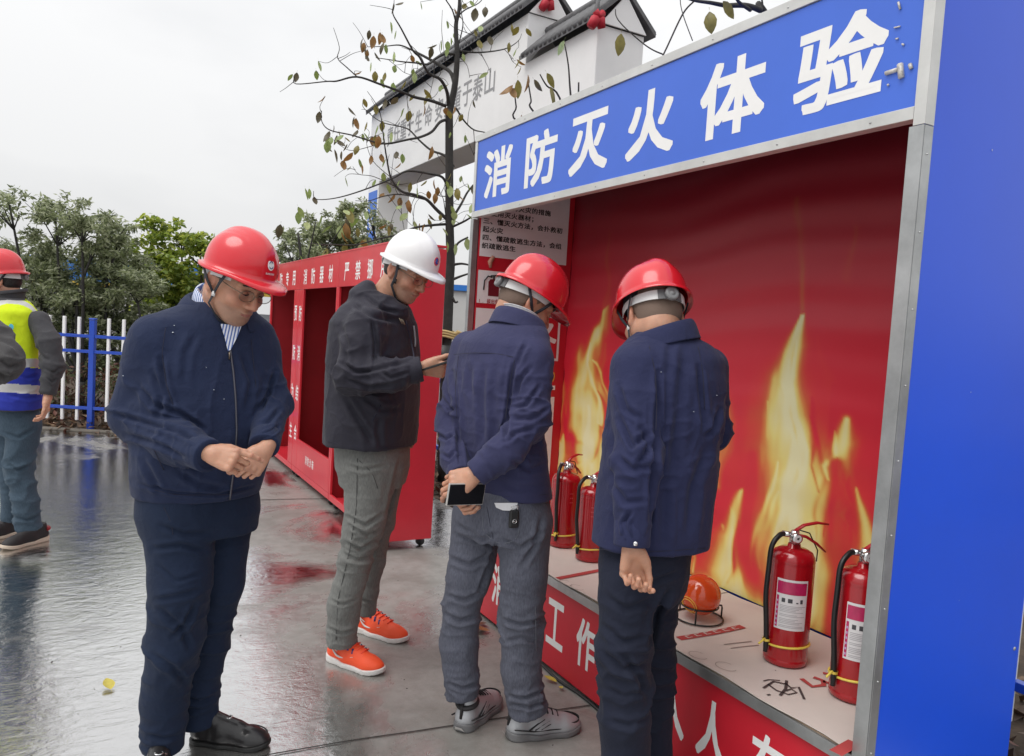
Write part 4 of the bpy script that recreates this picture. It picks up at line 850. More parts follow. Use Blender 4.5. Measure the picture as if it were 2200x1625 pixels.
# second magnolia behind the booth: trunk hidden by it, branches reach over the roof
t2 = np.array([3.0, 2.2, -0.03]); mg2 = empty('magnolia_tree', tuple(t2), 'magnolia behind the booth whose bare branches reach over the blue sign', 'tree')
def limb2(pts, r0, r1, nm='branch', m_=None):
    b = MB(); s = smooth(pts); b.tube([p-t2 for p in s], list(np.linspace(r0, r1, len(s))), 8); b.put(nm, m_ or BARK, mg2)
top = at(1745, -60, 3.35)
limb2([t2, t2+[0.02, 0.02, 1.2], t2+[-0.03, 0.1, 2.3], t2+[0.05, 0.1, 3.0], t2+[0.1, 0.0, 3.8]], 0.06, 0.03, 'trunk')
j = t2+np.array([-0.03, 0.1, 2.35])
limb2([j, at(1650, 38, 3.3), at(1632, 22, 3.25), at(1600, 12, 3.2), at(1560, 12, 3.15), at(1525, 6, 3.1), at(1490, 1, 3.05), at(1455, -12, 3.0)], 0.016, 0.004)
limb2([at(1612, 22, 3.22), at(1585, 2, 3.1), at(1570, -30, 3.0)], 0.008, 0.004)
limb2([at(1635, 18, 3.25), at(1638, 8, 3.25), at(1633, -20, 3.25)], 0.005, 0.003)
limb2([at(1490, 4, 3.05), at(1466, 32, 3.0), at(1428, 112, 2.95), at(1422, 116, 2.95), at(1390, 100, 2.95), at(1345, 62, 2.95), at(1325, 38, 2.95), at(1322, 20, 2.95)], 0.0035, 0.0018, m_=TWIG)
limb2([at(1488, 88, 3.1), at(1470, 40, 3.1), at(1462, 8, 3.1), at(1462, -20, 3.1)], 0.002, 0.0016, m_=TWIG)
for pts in ([(1112, 262), (1109, 230), (1104, 190)], [(1146, 240), (1141, 215), (1134, 172)], [(1226, 205), (1221, 140), (1213, 95)], [(1243, 192), (1243, 180)], [(1202, 210), (1175, 185), (1160, 160)]):
    limb2([at(1240, 330, 3.9)]+[at(x, y, 3.9) for x, y in pts], 0.006, 0.003, m_=TWIG)
for (x, y, d, sz, k, yw) in ((1336, 72, 2.95, 0.115, 0, 0.4), (1524, 24, 3.08, 0.13, 0, -0.3), (1555, 2, 3.1, 0.12, 0, 1.0), (1186, 186, 3.9, 0.17, 0, 0.2), (1103, 185, 3.9, 0.12, 3, 1.0), (1114, 172, 3.9, 0.13, 0, 2.0), (1100, 190, 3.9, 0.10, 3, 3.4), (1137, 160, 3.9, 0.13, 3, 0.4), (1146, 172, 3.9, 0.10, 2, 4), (1176, 157, 3.9, 0.12, 0, 1.2), (1123, 247, 3.9, 0.10, 3, 1.5), (1213, 88, 3.9, 0.11, 4, 0.5)):
    add_leaf(mg2, t2, at(x, y, d), sz*0.68, k, yw, 0.9)

# ------------------------------------------------------------------ trees beyond the fence
LEV = [leafmat('evergreen_dark', (0.13, 0.155, 0.08), 0.42), leafmat('evergreen_mid', (0.26, 0.30, 0.155), 0.45, 0.32), leafmat('evergreen_pale', (0.42, 0.45, 0.30), 0.4, 0.28)]
LGR = [leafmat('spring_green', (0.27, 0.35, 0.05), 0.45), leafmat('spring_mid', (0.17, 0.24, 0.045), 0.4), leafmat('spring_yellow', (0.38, 0.42, 0.08), 0.45)]
LRD = [leafmat('photinia_red', (0.12, 0.045, 0.03), 0.2), LEV[0], leafmat('photinia_brown', (0.10, 0.06, 0.035), 0.2)]
def tree(px, base_d, blobs, n, size, mats, label, cat='tree', grp='trees beyond the fence', stems=4, seed=0, shape=0.35, droop=0.2):
    """blobs: (px, py, rad px, dd) clumps of the crown; each stem runs to a clump"""
    b0 = at(px, 800, base_d); b0[2] = -0.03; o = empty('tree', tuple(b0), label, cat, grp); r = np.random.default_rng(seed)
    cs, rd = [], []
    for (x, y, rp_, dd) in blobs:
        c = at(x, y, base_d+dd); R_ = rp_*(base_d+dd)/F_PX; cs.append(c); rd.append((R_, R_*0.9, R_*0.85))
    m = MB()
    fork = b0+np.array([0, 0, 0.35+0.25*r.random()])
    m.tube([b0-b0, fork-b0], [0.06, 0.05], 8)
    for i, c in enumerate(cs):
        mid = fork*0.45+c*0.55+r.normal(size=3)*0.10; m.tube([q-b0 for q in smooth([fork, mid, c], 4)], list(np.linspace(0.032, 0.008, 9)), 6)
        for k in range(5):
            e = c+r.normal(size=3)*np.array(rd[i])*0.5; m.tube([mid*0.3+c*0.7-b0, (mid*0.2+c*0.8+e)/2+r.normal(size=3)*0.04-b0, e-b0], [0.010, 0.007, 0.003], 5)
    m.put('trunk', BARK, o)
    # clumps: leaves gathered on twig ends so the sky shows through between them
    sub, sr = [], []
    for c, R_ in zip(cs, rd):
        for k in range(max(8, int(34*R_[0]/0.5))):
            u = r.normal(size=3); u /= np.linalg.norm(u); sub.append(c+u*np.array(R_)*r.random()**0.45); s_ = R_[0]*r.uniform(0.16, 0.34); sr.append((s_, s_, s_*0.75))
    me = leaf_cloud(np.array(sub)-b0, sr, n, size, seed=seed+50, mats=mats, droop=droop, shape=shape)
    link('crown', me, None, o); return o
tree(60, 10.8, [(-40, 430, 70, 0), (20, 440, 46, -0.4), (60, 560, 70, 0.4), (-60, 570, 80, 0), (20, 690, 80, 0.5), (60, 800, 70, 0.5)], 9500, 0.078, LEV, 'dark evergreen at the left edge behind the worker in vest', seed=1)
tree(175, 10.6, [(120, 470, 62, 0), (175, 470, 58, -0.4), (110, 560, 75, 0.3), (210, 520, 66, 0.0), (165, 630, 85, 0.2), (250, 600, 60, 0.4), (90, 640, 70, 0), (150, 730, 75, 0.5), (200, 800, 60, 0.5)], 20000, 0.074, LEV, 'loose grey green evergreen above the fence beside the worker in vest', seed=2)
tree(275, 10.9, [(262, 500, 40, 0), (240, 560, 62, 0.3), (290, 620, 62, -0.2), (225, 680, 60, 0), (295, 560, 46, 0.4), (250, 740, 70, 0.2), (290, 800, 60, 0.4), (320, 690, 55, 0.4)], 14000, 0.072, LEV, 'grey green evergreen over the blue fence post', seed=3)
tree(390, 12.5, [(330, 530, 52, 0), (390, 515, 44, 0.4), (430, 530, 40, 0), (370, 590, 62, 0), (430, 610, 60, 0.3), (320, 610, 50, 0.2), (470, 560, 50, 0), (360, 660, 60, 0.2), (440, 690, 60, 0.4), (330, 490, 34, 0)], 12500, 0.082, LGR, 'bright yellow green tree left of the man with folded hands', seed=4, shape=0.6)
tree(680, 10.6, [(640, 530, 52, 0), (700, 500, 58, 0), (755, 470, 46, 0.4), (770, 520, 56, 0), (690, 560, 60, -0.2), (620, 560, 40, 0.3)], 10500, 0.066, LEV, 'green evergreen showing over the red cabinets', seed=5)
tree(800, 12.0, [(790, 455, 34, 0), (820, 500, 40, 0), (850, 520, 40, 0.3)], 1000, 0.07, LEV, 'thin evergreen beside the left gateway pillar', seed=6)
# broad leaves of another magnolia showing over the cabinets
t3 = at(650, 800, 9.6); t3[2] = -0.03; mg3 = empty('magnolia_tree', tuple(t3), 'leafy magnolia with brown backed leaves over the middle cabinet', 'tree')
b = MB(); s = smooth([t3, t3+[0, 0, 1.2], at(650, 590, 9.6), at(640, 500, 9.6)]); b.tube([p-t3 for p in s], list(np.linspace(0.05, 0.012, len(s))), 8); b.put('trunk', BARK, mg3)
for (x, y) in ((620, 560), (700, 540), (740, 480), (610, 520), (780, 520), (680, 470)):
    b = MB(); s = smooth([at(650, 600, 9.6), at((650+x)/2, (600+y)/2+5, 9.5), at(x, y, 9.4)]); b.tube([p-t3 for p in s], list(np.linspace(0.018, 0.005, len(s))), 6); b.put('branch', BARK, mg3)
for i in range(90):
    x = rng.uniform(585, 790); y = rng.uniform(445, 600)+max(0, (700-x))*0.1
    if y < 575-0.62*(x-585) and rng.random() < 0.75: continue
    add_leaf(mg3, t3, at(x, y, 9.4+rng.uniform(-0.3, 0.3)), rng.uniform(0.11, 0.19), int(rng.choice([0, 3, 1, 3, 2, 4])))
# low red brown hedge behind the pickets
SHL = ['leftmost red brown shrub behind the fence, beside the worker in vest', 'red brown shrub behind the white pickets right of the worker in vest', 'red brown shrub behind the blue fence post', 'red brown shrub behind the fence, hidden by the man with folded hands', 'red brown shrub behind the fence left of the farthest red cabinet', 'red brown shrub behind the fence, hidden by the farthest red cabinet']
for i, lt in enumerate((-6.4, -5.5, -4.7, -3.9, -3.0, -2.2)):
    c0 = np.array(fp(lt, 9.75+0.15*(i % 2), -0.03)); o = empty('photinia_shrub', tuple(c0), SHL[i], 'shrub', 'low shrubs behind the back fence')
    m = MB()
    for k in range(6): e = np.array([rng.uniform(-0.3, 0.3), rng.uniform(-0.25, 0.25), rng.uniform(0.4, 0.7)]); m.tube([(0, 0, 0), e*0.5+[0, 0, 0.05], e], [0.012, 0.009, 0.004], 5)
    m.put('stem', BARK, o); sub = [(rng.uniform(-0.42, 0.42), rng.uniform(-0.3, 0.3), rng.uniform(0.2, 0.75)) for k in range(26)]
    link('crown', leaf_cloud(sub, [(0.14, 0.14, 0.11)]*26, 900, 0.075, seed=80+i, mats=LRD), None, o)
for i, (x, y, lab) in enumerate(((3.45, 0.9, 'pale green seedling among leaf mulch at the right edge'), (3.35, 1.35, 'small leafy seedling behind the end panel of the booth'))):
    o = empty('seedling', (x, y, -0.03), lab, 'plant', 'seedlings in the mulch'); m = MB(); m.tube([(0, 0, 0), (0.02, 0, 0.12), (0.0, 0.02, 0.22)], [0.006, 0.005, 0.003], 6); m.put('stem', TWIG, o)
    link('foliage', leaf_cloud([(0, 0, 0.12), (0.08, 0.02, 0.16), (-0.06, 0.04, 0.1), (0, -0.06, 0.2)], [(0.12, 0.12, 0.05)]*4, 130, 0.07, seed=90+i, mats=[LM[4], LM[1]], shape=0.6, up=0.8), None, o)

# ------------------------------------------------------------------ far site buildings
BRF = mat('blue_roof', (0.03, 0.19, 0.62), 0.4, var=(2, 0.1)); PALE = mat('pale_wall', (0.60, 0.60, 0.59), 0.7, var=(1, 0.06)); YELP = mat('yellow_paint', (0.62, 0.42, 0.05), 0.5); GLASS = mat('window_dark', (0.05, 0.06, 0.08), 0.15)
sh = empty('site_shelter', fp(-8.0, 17.0, -0.03), 'blue roofed site shelter on pale posts seen through the evergreen trees', 'shelter', None, ROTZ)
m = MB(); m.box((-3.6, -1.2, 1.95), (4.0, 1.2, 2.42), bev=0.02); m.put('roof_fascia', BRF, sh)
for k in range(5): m = MB(); m.box((-3.4+k*1.75, -1.1, 0), (-3.28+k*1.75, -0.98, 1.949)); m.put('post', PALE, sh)
m = MB(); m.box((-3.6, -1.212, 1.86), (4.0, -1.20, 1.948)); m.put('stripe', YELP, sh)
for k in range(4): m = MB(); m.box((-3.2+k*1.75, -0.9, 0.0), (-1.9+k*1.75, 1.0, 1.5)); m.put('notice_board', [PALE, PALE, PALE, mat('board_grey', (0.36, 0.38, 0.42), 0.6)][k], sh)
of = empty('site_office', fp(-1.6, 24.0, -0.03), 'white prefabricated office with blue band in the gap right of the tree', 'building', None, ROTZ)
m = MB(); m.box((-2.4, 0, 0), (3.6, 3, 2.6), bev=0.01); m.put('wall', PALE, of)
m = MB(); m.box((-2.5, -0.1, 2.602), (3.7, 3.1, 2.78)); m.put('roof', BRF, of)
m = MB(); m.box((-2.4, -0.012, 0.95), (3.6, -0.004, 1.0)); m.put('trim', mat('trim_grey', (0.2, 0.2, 0.2), 0.5), of)
for k in range(3): m = MB(); m.box((-1.6+k*1.8, -0.014, 1.2), (-0.6+k*1.8, -0.005, 2.0)); w_ = m.put('window', PALE, of); m = MB(); m.box((-1.54+k*1.8, -0.02, 1.26), (-0.66+k*1.8, -0.0145, 1.94)); m.put('pane', GLASS, w_)
for k, (lt, dd, w_, h_) in enumerate(((-13.5, 26, 6, 2.7), (-6.0, 28, 5, 2.6))):
    o = empty('site_office', fp(lt, dd, -0.03), ['long white prefabricated office far behind the left evergreens', 'white prefabricated office far behind the yellow green tree'][k], 'building', None, ROTZ)
    m = MB(); m.box((-w_/2, 0, 0), (w_/2, 3, h_), bev=0.01); m.put('wall', PALE, o); m = MB(); m.box((-w_/2-0.1, -0.1, h_+0.002), (w_/2+0.1, 3.1, h_+0.2)); m.put('roof', BRF, o)
    for q in range(3): m = MB(); m.box((-w_/2+0.6+q*1.6, -0.012, 1.0), (-w_/2+1.5+q*1.6, -0.004, 1.9)); m.put('window', GLASS, o)

# ------------------------------------------------------------------ fallen leaves and cable on the concrete
FL = [('yellow fallen leaf alone on the wet concrete in the left foreground', 'leaf_yellow', (0.50, 0.42, 0.07), 238, 1482, 0.075, 0.2), ('curled brown leaf on the ground at the foot of the bench panel', 'leaf_brown', (0.26, 0.12, 0.05), 1052, 1357, 0.10, 1.2), ('dark brown leaf beside the far end of the bench panel', 'leaf_dark', (0.10, 0.06, 0.035), 1038, 1338, 0.09, 2.4), ('yellow leaf by the cable under the red bench panel', 'leaf_yellow', (0.50, 0.42, 0.07), 1196, 1466, 0.06, 0.6), ('small yellow leaf beside the heel of the silver shoe', 'leaf_yellow', (0.5, 0.42, 0.07), 1205, 1475, 0.035, 2.6)]
for lab, mn, c_, x, y, sz, yw in FL:
    m_ = mat(mn, c_, 0.5, var=(20, 0.3)); g_ = ground(x, y, 0.008); me = leaf_mesh('fallen_leaf', None, 0.5 if 'curled' in lab else 0.2); me.materials.append(m_)
    o = link('fallen_leaf', me, None, None, tuple(g_)); o.scale = (sz,)*3; o.rotation_euler = (0.12, 0.05, yw); tag(o, lab, 'leaf', 'fallen leaves on the concrete')
m = MB(); P = [ground(x, y, 0.007) for x, y in ((1160, 1424), (1200, 1462), (1245, 1492), (1290, 1530), (1330, 1575), (1400, 1640))]; m.tube(smooth(P), 0.006, 6)
tag(m.put('black_cable', BLACK), 'thin black cable lying along the foot of the red bench panel', 'cable')
# ------------------------------------------------------------------ signed distance modelling for people
class Field:
    def __init__(s, lo, hi, res):
        s.lo = np.asarray(lo, np.float32); s.res = res; n = np.ceil((np.asarray(hi)-s.lo)/res).astype(int)+1
        s.ax = [s.lo[k]+res*np.arange(n[k], dtype=np.float32) for k in range(3)]; s.F = np.full(n, 0.25, np.float32)
    def _sl(s, lo, hi, pad):
        sl = []
        for k in range(3):
            a = int(np.clip(np.floor((lo[k]-pad-s.lo[k])/s.res), 0, len(s.ax[k]))); b = int(np.clip(np.ceil((hi[k]+pad-s.lo[k])/s.res)+1, 0, len(s.ax[k])))
            sl.append(slice(a, b))
        return tuple(sl)
    def grid(s, sl): return s.ax[0][sl[0]][:, None, None], s.ax[1][sl[1]][None, :, None], s.ax[2][sl[2]][None, None, :]
    def add(s, prim, k=0.02, mode='u'):
        lo, hi, fn = prim; sl = s._sl(lo, hi, k*1.5+0.05)
        if any(q.stop-q.start < 1 for q in sl): return s
        A = s.F[sl]; d = fn(*s.grid(sl)).astype(np.float32)
        if mode == 'u': h = np.clip(0.5+0.5*(A-d)/k, 0, 1); s.F[sl] = A*(1-h)+d*h-k*h*(1-h)
        elif mode == 's': h = np.clip(0.5-0.5*(A+d)/k, 0, 1); s.F[sl] = A*(1-h)-d*h+k*h*(1-h)
        elif mode == 'i': s.F[sl] = np.maximum(A, d)
        return s
    def cut(s, p, n, r):
        """flat end: removes what lies beyond the plane at p with outward normal n, within radius r"""
        p = np.asarray(p, float); n = np.asarray(n, float); n = n/np.linalg.norm(n)
        sl = s._sl(p-r, p+r, 0); X, Y, Z = s.grid(sl); d = (X-p[0])*n[0]+(Y-p[1])*n[1]+(Z-p[2])*n[2]
        inb = ((X-p[0])**2+(Y-p[1])**2+(Z-p[2])**2) < r*r
        s.F[sl] = np.where(inb, np.maximum(s.F[sl], d), s.F[sl]); return s
    def mesh(s, iso=0.0, step=1):
        return surfnet(s.F[::step, ::step, ::step]-iso, s.lo, s.res*step)
def surfnet(F, lo, h):
    n = np.array(F.shape); ins = F < 0
    cnt = np.zeros(n-1, np.int8)
    for i in (0, 1):
        for j in (0, 1):
            for k in (0, 1): cnt += ins[i:n[0]-1+i, j:n[1]-1+j, k:n[2]-1+k]
    act = (cnt > 0) & (cnt < 8); C = np.argwhere(act)
    if len(C) == 0: return np.zeros((0, 3)), np.zeros((0, 4), int)
    idx = np.full(n-1, -1, np.int64); idx[act] = np.arange(len(C))
    P = np.zeros((len(C), 3)); W = np.zeros(len(C))
    cor = [(0, 0, 0), (1, 0, 0), (0, 1, 0), (1, 1, 0), (0, 0, 1), (1, 0, 1), (0, 1, 1), (1, 1, 1)]
    val = [F[C[:, 0]+a, C[:, 1]+b, C[:, 2]+c] for a, b, c in cor]
    for i in range(8):
        for j in range(i+1, 8):
            d = np.array(cor[j])-np.array(cor[i])
            if np.abs(d).sum() != 1: continue
            a, b = val[i], val[j]; m = (a < 0) != (b < 0)
            t = np.where(m, a/np.where(m, a-b, 1), 0)
            P += np.where(m[:, None], np.array(cor[i])+t[:, None]*d, 0); W += m
    V = (C+P/W[:, None])*h+np.asarray(lo)
    Q = []
    for ax in range(3):
        o1, o2 = [(1, 2), (2, 0), (0, 1)][ax]
        a = np.take(ins, range(n[ax]-1), ax); b = np.take(ins, range(1, n[ax]), ax)
        ch = a != b; e = np.argwhere(ch); fl = a[ch]
        ok = (e[:, o1] > 0) & (e[:, o2] > 0) & (e[:, o1] < n[o1]-1) & (e[:, o2] < n[o2]-1); e = e[ok]; fl = fl[ok]
        def cell(d1, d2):
            c = e.copy(); c[:, o1] -= d1; c[:, o2] -= d2; return idx[c[:, 0], c[:, 1], c[:, 2]]
        q = np.stack([cell(1, 1), cell(0, 1), cell(0, 0), cell(1, 0)], 1); q[~fl] = q[~fl][:, ::-1]; Q.append(q)
    return V, np.concatenate(Q)
def A3(*p): return np.asarray(p, float)
def cone(a, b, ra, rb):
    a, b = np.asarray(a, float), np.asarray(b, float); d = b-a; L2 = max(d@d, 1e-9); r = max(ra, rb)
    def fn(X, Y, Z):
        x, y, z = X-a[0], Y-a[1], Z-a[2]; t = np.clip((x*d[0]+y*d[1]+z*d[2])/L2, 0, 1)
        return np.sqrt((x-t*d[0])**2+(y-t*d[1])**2+(z-t*d[2])**2)-(ra+t*(rb-ra))
    return np.minimum(a, b)-r, np.maximum(a, b)+r, fn
def ell(c, r, R=None):
    c = np.asarray(c, float); r = np.asarray(r, float); R = np.eye(3) if R is None else np.asarray(R, float); m = r.min(); rr = r.max()
    def fn(X, Y, Z):
        x, y, z = X-c[0], Y-c[1], Z-c[2]; q = 0
        for k in range(3): q = q+((x*R[0, k]+y*R[1, k]+z*R[2, k])/r[k])**2
        q = np.sqrt(q); return (q-1)*m*np.where(q < 1, 1, 1)
    return c-rr, c+rr, fn
def column(st, phi, ex=2.0):
    """stacked ellipses: rows (z, cx, cy, r_side, r_front); phi turns the front away from local -y (towards +x)"""
    st = np.array(sorted(st), float); zs = st[:, 0]; side = np.array([cos(phi), sin(phi)]); fr = np.array([sin(phi), -cos(phi)])
    zz_ = np.linspace(zs[0], zs[-1], 160); T_ = np.stack([np.interp(zz_, zs, st[:, k]) for k in range(5)], 1)
    ker = np.hanning(13); ker /= ker.sum()
    for k in range(1, 5): T_[:, k] = np.convolve(np.pad(T_[:, k], 6, 'edge'), ker, 'valid')
    r = st[:, 3:].max()
    lo = A3(st[:, 1].min()-r, st[:, 2].min()-r, zs[0]); hi = A3(st[:, 1].max()+r, st[:, 2].max()+r, zs[-1])
    def fn(X, Y, Z):
        z = np.clip(Z, zs[0], zs[-1]); g = lambda k: np.interp(z, zz_, T_[:, k])
        x, y = X-g(1), Y-g(2); u = x*side[0]+y*side[1]; v = x*fr[0]+y*fr[1]; r1, r2 = g(3), g(4)
        d = ((np.abs(u)/r1)**ex+(np.abs(v)/r2)**ex)**(1/ex)-1; d = d*np.minimum(r1, r2)
        return np.maximum(d, np.maximum(zs[0]-Z, Z-zs[-1]))
    return lo, hi, fn
def normals(v, f):
    n = np.zeros_like(v); a = np.cross(v[f[:, 2]]-v[f[:, 0]], v[f[:, 3]]-v[f[:, 1]])
    for k in range(4): np.add.at(n, f[:, k], a)
    return n/(np.linalg.norm(n, axis=1)[:, None]+1e-12)
def relax(v, f, it=2, lam=0.5):
    for _ in range(it):
        acc = np.zeros_like(v); c = np.zeros(len(v))
        for k in range(4):
            for j in ((k+1) % 4, (k+3) % 4): np.add.at(acc, f[:, k], v[f[:, j]]); np.add.at(c, f[:, k], 1)
        v = v*(1-lam)+lam*acc/np.maximum(c, 1)[:, None]
    return v
def split_faces(v, f, key):
    out = {}
    for k in np.unique(key):
        q = f[key == k]; u, inv = np.unique(q, return_inverse=True); out[k] = (v[u], inv.reshape(q.shape))
    return out

# ------------------------------------------------------------------ people materials
def skin_mat():
    m = mat('skin', (0.50, 0.265, 0.175), 0.48, bump=(260, 0.25), var=(24, 0.13), sss=0.22); t = m.node_tree; r = t.nodes[m['ramp']]
    a = t.nodes.new('ShaderNodeVertexColor'); a.layer_name = 'pigment'; x = t.nodes.new('ShaderNodeMix'); x.data_type = 'RGBA'; x.blend_type = 'MULTIPLY'; x.inputs[0].default_value = 1
    t.links.new(r.outputs[0], x.inputs[6]); t.links.new(a.outputs[0], x.inputs[7]); t.links.new(x.outputs[2], t.nodes['Principled BSDF'].inputs['Base Color']); return m
SKIN = skin_mat()
HAIR = mat('hair', (0.018, 0.015, 0.014), 0.6, bump=(260, 1.0, (1, 1, 0.25))); HAIRG = mat('hair_cropped', (0.17, 0.115, 0.088), 0.75, bump=(900, 0.35))
LIP = mat('lip', (0.40, 0.14, 0.12), 0.4); EYEW = mat('eye', (0.55, 0.52, 0.5), 0.2); IRIS = mat('iris', (0.02, 0.012, 0.01), 0.1)
HRED = mat('helmet_red', (0.62, 0.013, 0.024), 0.26, coat=0.5, bump=(4, 0.05)); HWHT = mat('helmet_white', (0.80, 0.80, 0.80), 0.3, coat=0.3, bump=(4, 0.05))
STRAP = mat('strap', (0.02, 0.022, 0.03), 0.7, bump=(200, 0.4)); BAND = mat('headband', (0.62, 0.62, 0.62), 0.45); KNOB = mat('knob_grey', (0.20, 0.20, 0.205), 0.45)
def cloth(name, col, bump=0.35, sheen=0.25, var=0.10, rough=0.85, scale=320, st=(1, 1, 1)):
    m = mat(name, col, rough, bump=(scale, bump, st), var=(5, var), sheen=sheen*0.15, spec=0.22); t = m.node_tree; u0 = [n for n in t.nodes if n.type == 'BUMP'][0]
    # second, coarser relief: crumpled cloth
    n = t.nodes.new('ShaderNodeTexNoise'); n.inputs['Scale'].default_value = 26; n.inputs['Detail'].default_value = 4; n.inputs['Distortion'].default_value = 0.8; co = t.nodes.new('ShaderNodeTexCoord'); t.links.new(co.outputs['Object'], n.inputs[0])
    u = t.nodes.new('ShaderNodeBump'); u.inputs['Strength'].default_value = 0.35; u.inputs['Distance'].default_value = 0.012; t.links.new(n.outputs[0], u.inputs['Height']); t.links.new(u.outputs[0], u0.inputs['Normal']); return m
def denim(name, col, light, amt=0.5):
    m = cloth(name, col, 0.2, 0.15, 0.2, scale=420, st=(1, 1, 0.4)); t = m.node_tree; r = t.nodes[m['ramp']]
    n = t.nodes.new('ShaderNodeTexNoise'); n.inputs['Scale'].default_value = 260; n.inputs['Detail'].default_value = 3; q = t.nodes.new('ShaderNodeMapping'); q.inputs['Scale'].default_value = (1, 1, 0.22); co = t.nodes.new('ShaderNodeTexCoord')
    t.links.new(co.outputs['Object'], q.inputs[0]); t.links.new(q.outputs[0], n.inputs[0]); w_ = t.nodes.new('ShaderNodeMix'); w_.data_type = 'RGBA'
    rr = t.nodes.new('ShaderNodeMath'); rr.operation = 'MULTIPLY'; rr.inputs[1].default_value = amt; t.links.new(n.outputs[0], rr.inputs[0]); t.links.new(rr.outputs[0], w_.inputs[0])
    t.links.new(r.outputs[0], w_.inputs[6]); w_.inputs[7].default_value = (*light, 1); t.links.new(w_.outputs[2], t.nodes['Principled BSDF'].inputs['Base Color']); return m
RUB = mat('rubber_white', (0.66, 0.64, 0.62), 0.5); RUBG = mat('rubber_grey', (0.16, 0.16, 0.165), 0.5); 
def lens_mat():
    m = bpy.data.materials.new('spectacle_lens'); m.use_nodes = True; t = m.node_tree; t.nodes.clear(); o = t.nodes.new('ShaderNodeOutputMaterial'); a = t.nodes.new('ShaderNodeBsdfTransparent'); a.inputs[0].default_value = (0.9, 0.92, 0.93, 1)
    g = t.nodes.new('ShaderNodeBsdfGlossy'); g.inputs['Roughness'].default_value = 0.03; fr = t.nodes.new('ShaderNodeFresnel'); fr.inputs[0].default_value = 1.5; x = t.nodes.new('ShaderNodeMixShader')
    t.links.new(fr.outputs[0], x.inputs[0]); t.links.new(a.outputs[0], x.inputs[1]); t.links.new(g.outputs[0], x.inputs[2]); t.links.new(x.outputs[0], o.inputs[0]); return m
GLS = lens_mat()
GLS.node_tree.nodes['Mix Shader'].inputs[0].default_value = 0.07
for l_ in list(GLS.node_tree.nodes['Mix Shader'].inputs[0].links): GLS.node_tree.links.remove(l_); METAL = mat('thin_metal', (0.25, 0.2, 0.15), 0.3, 0.9)

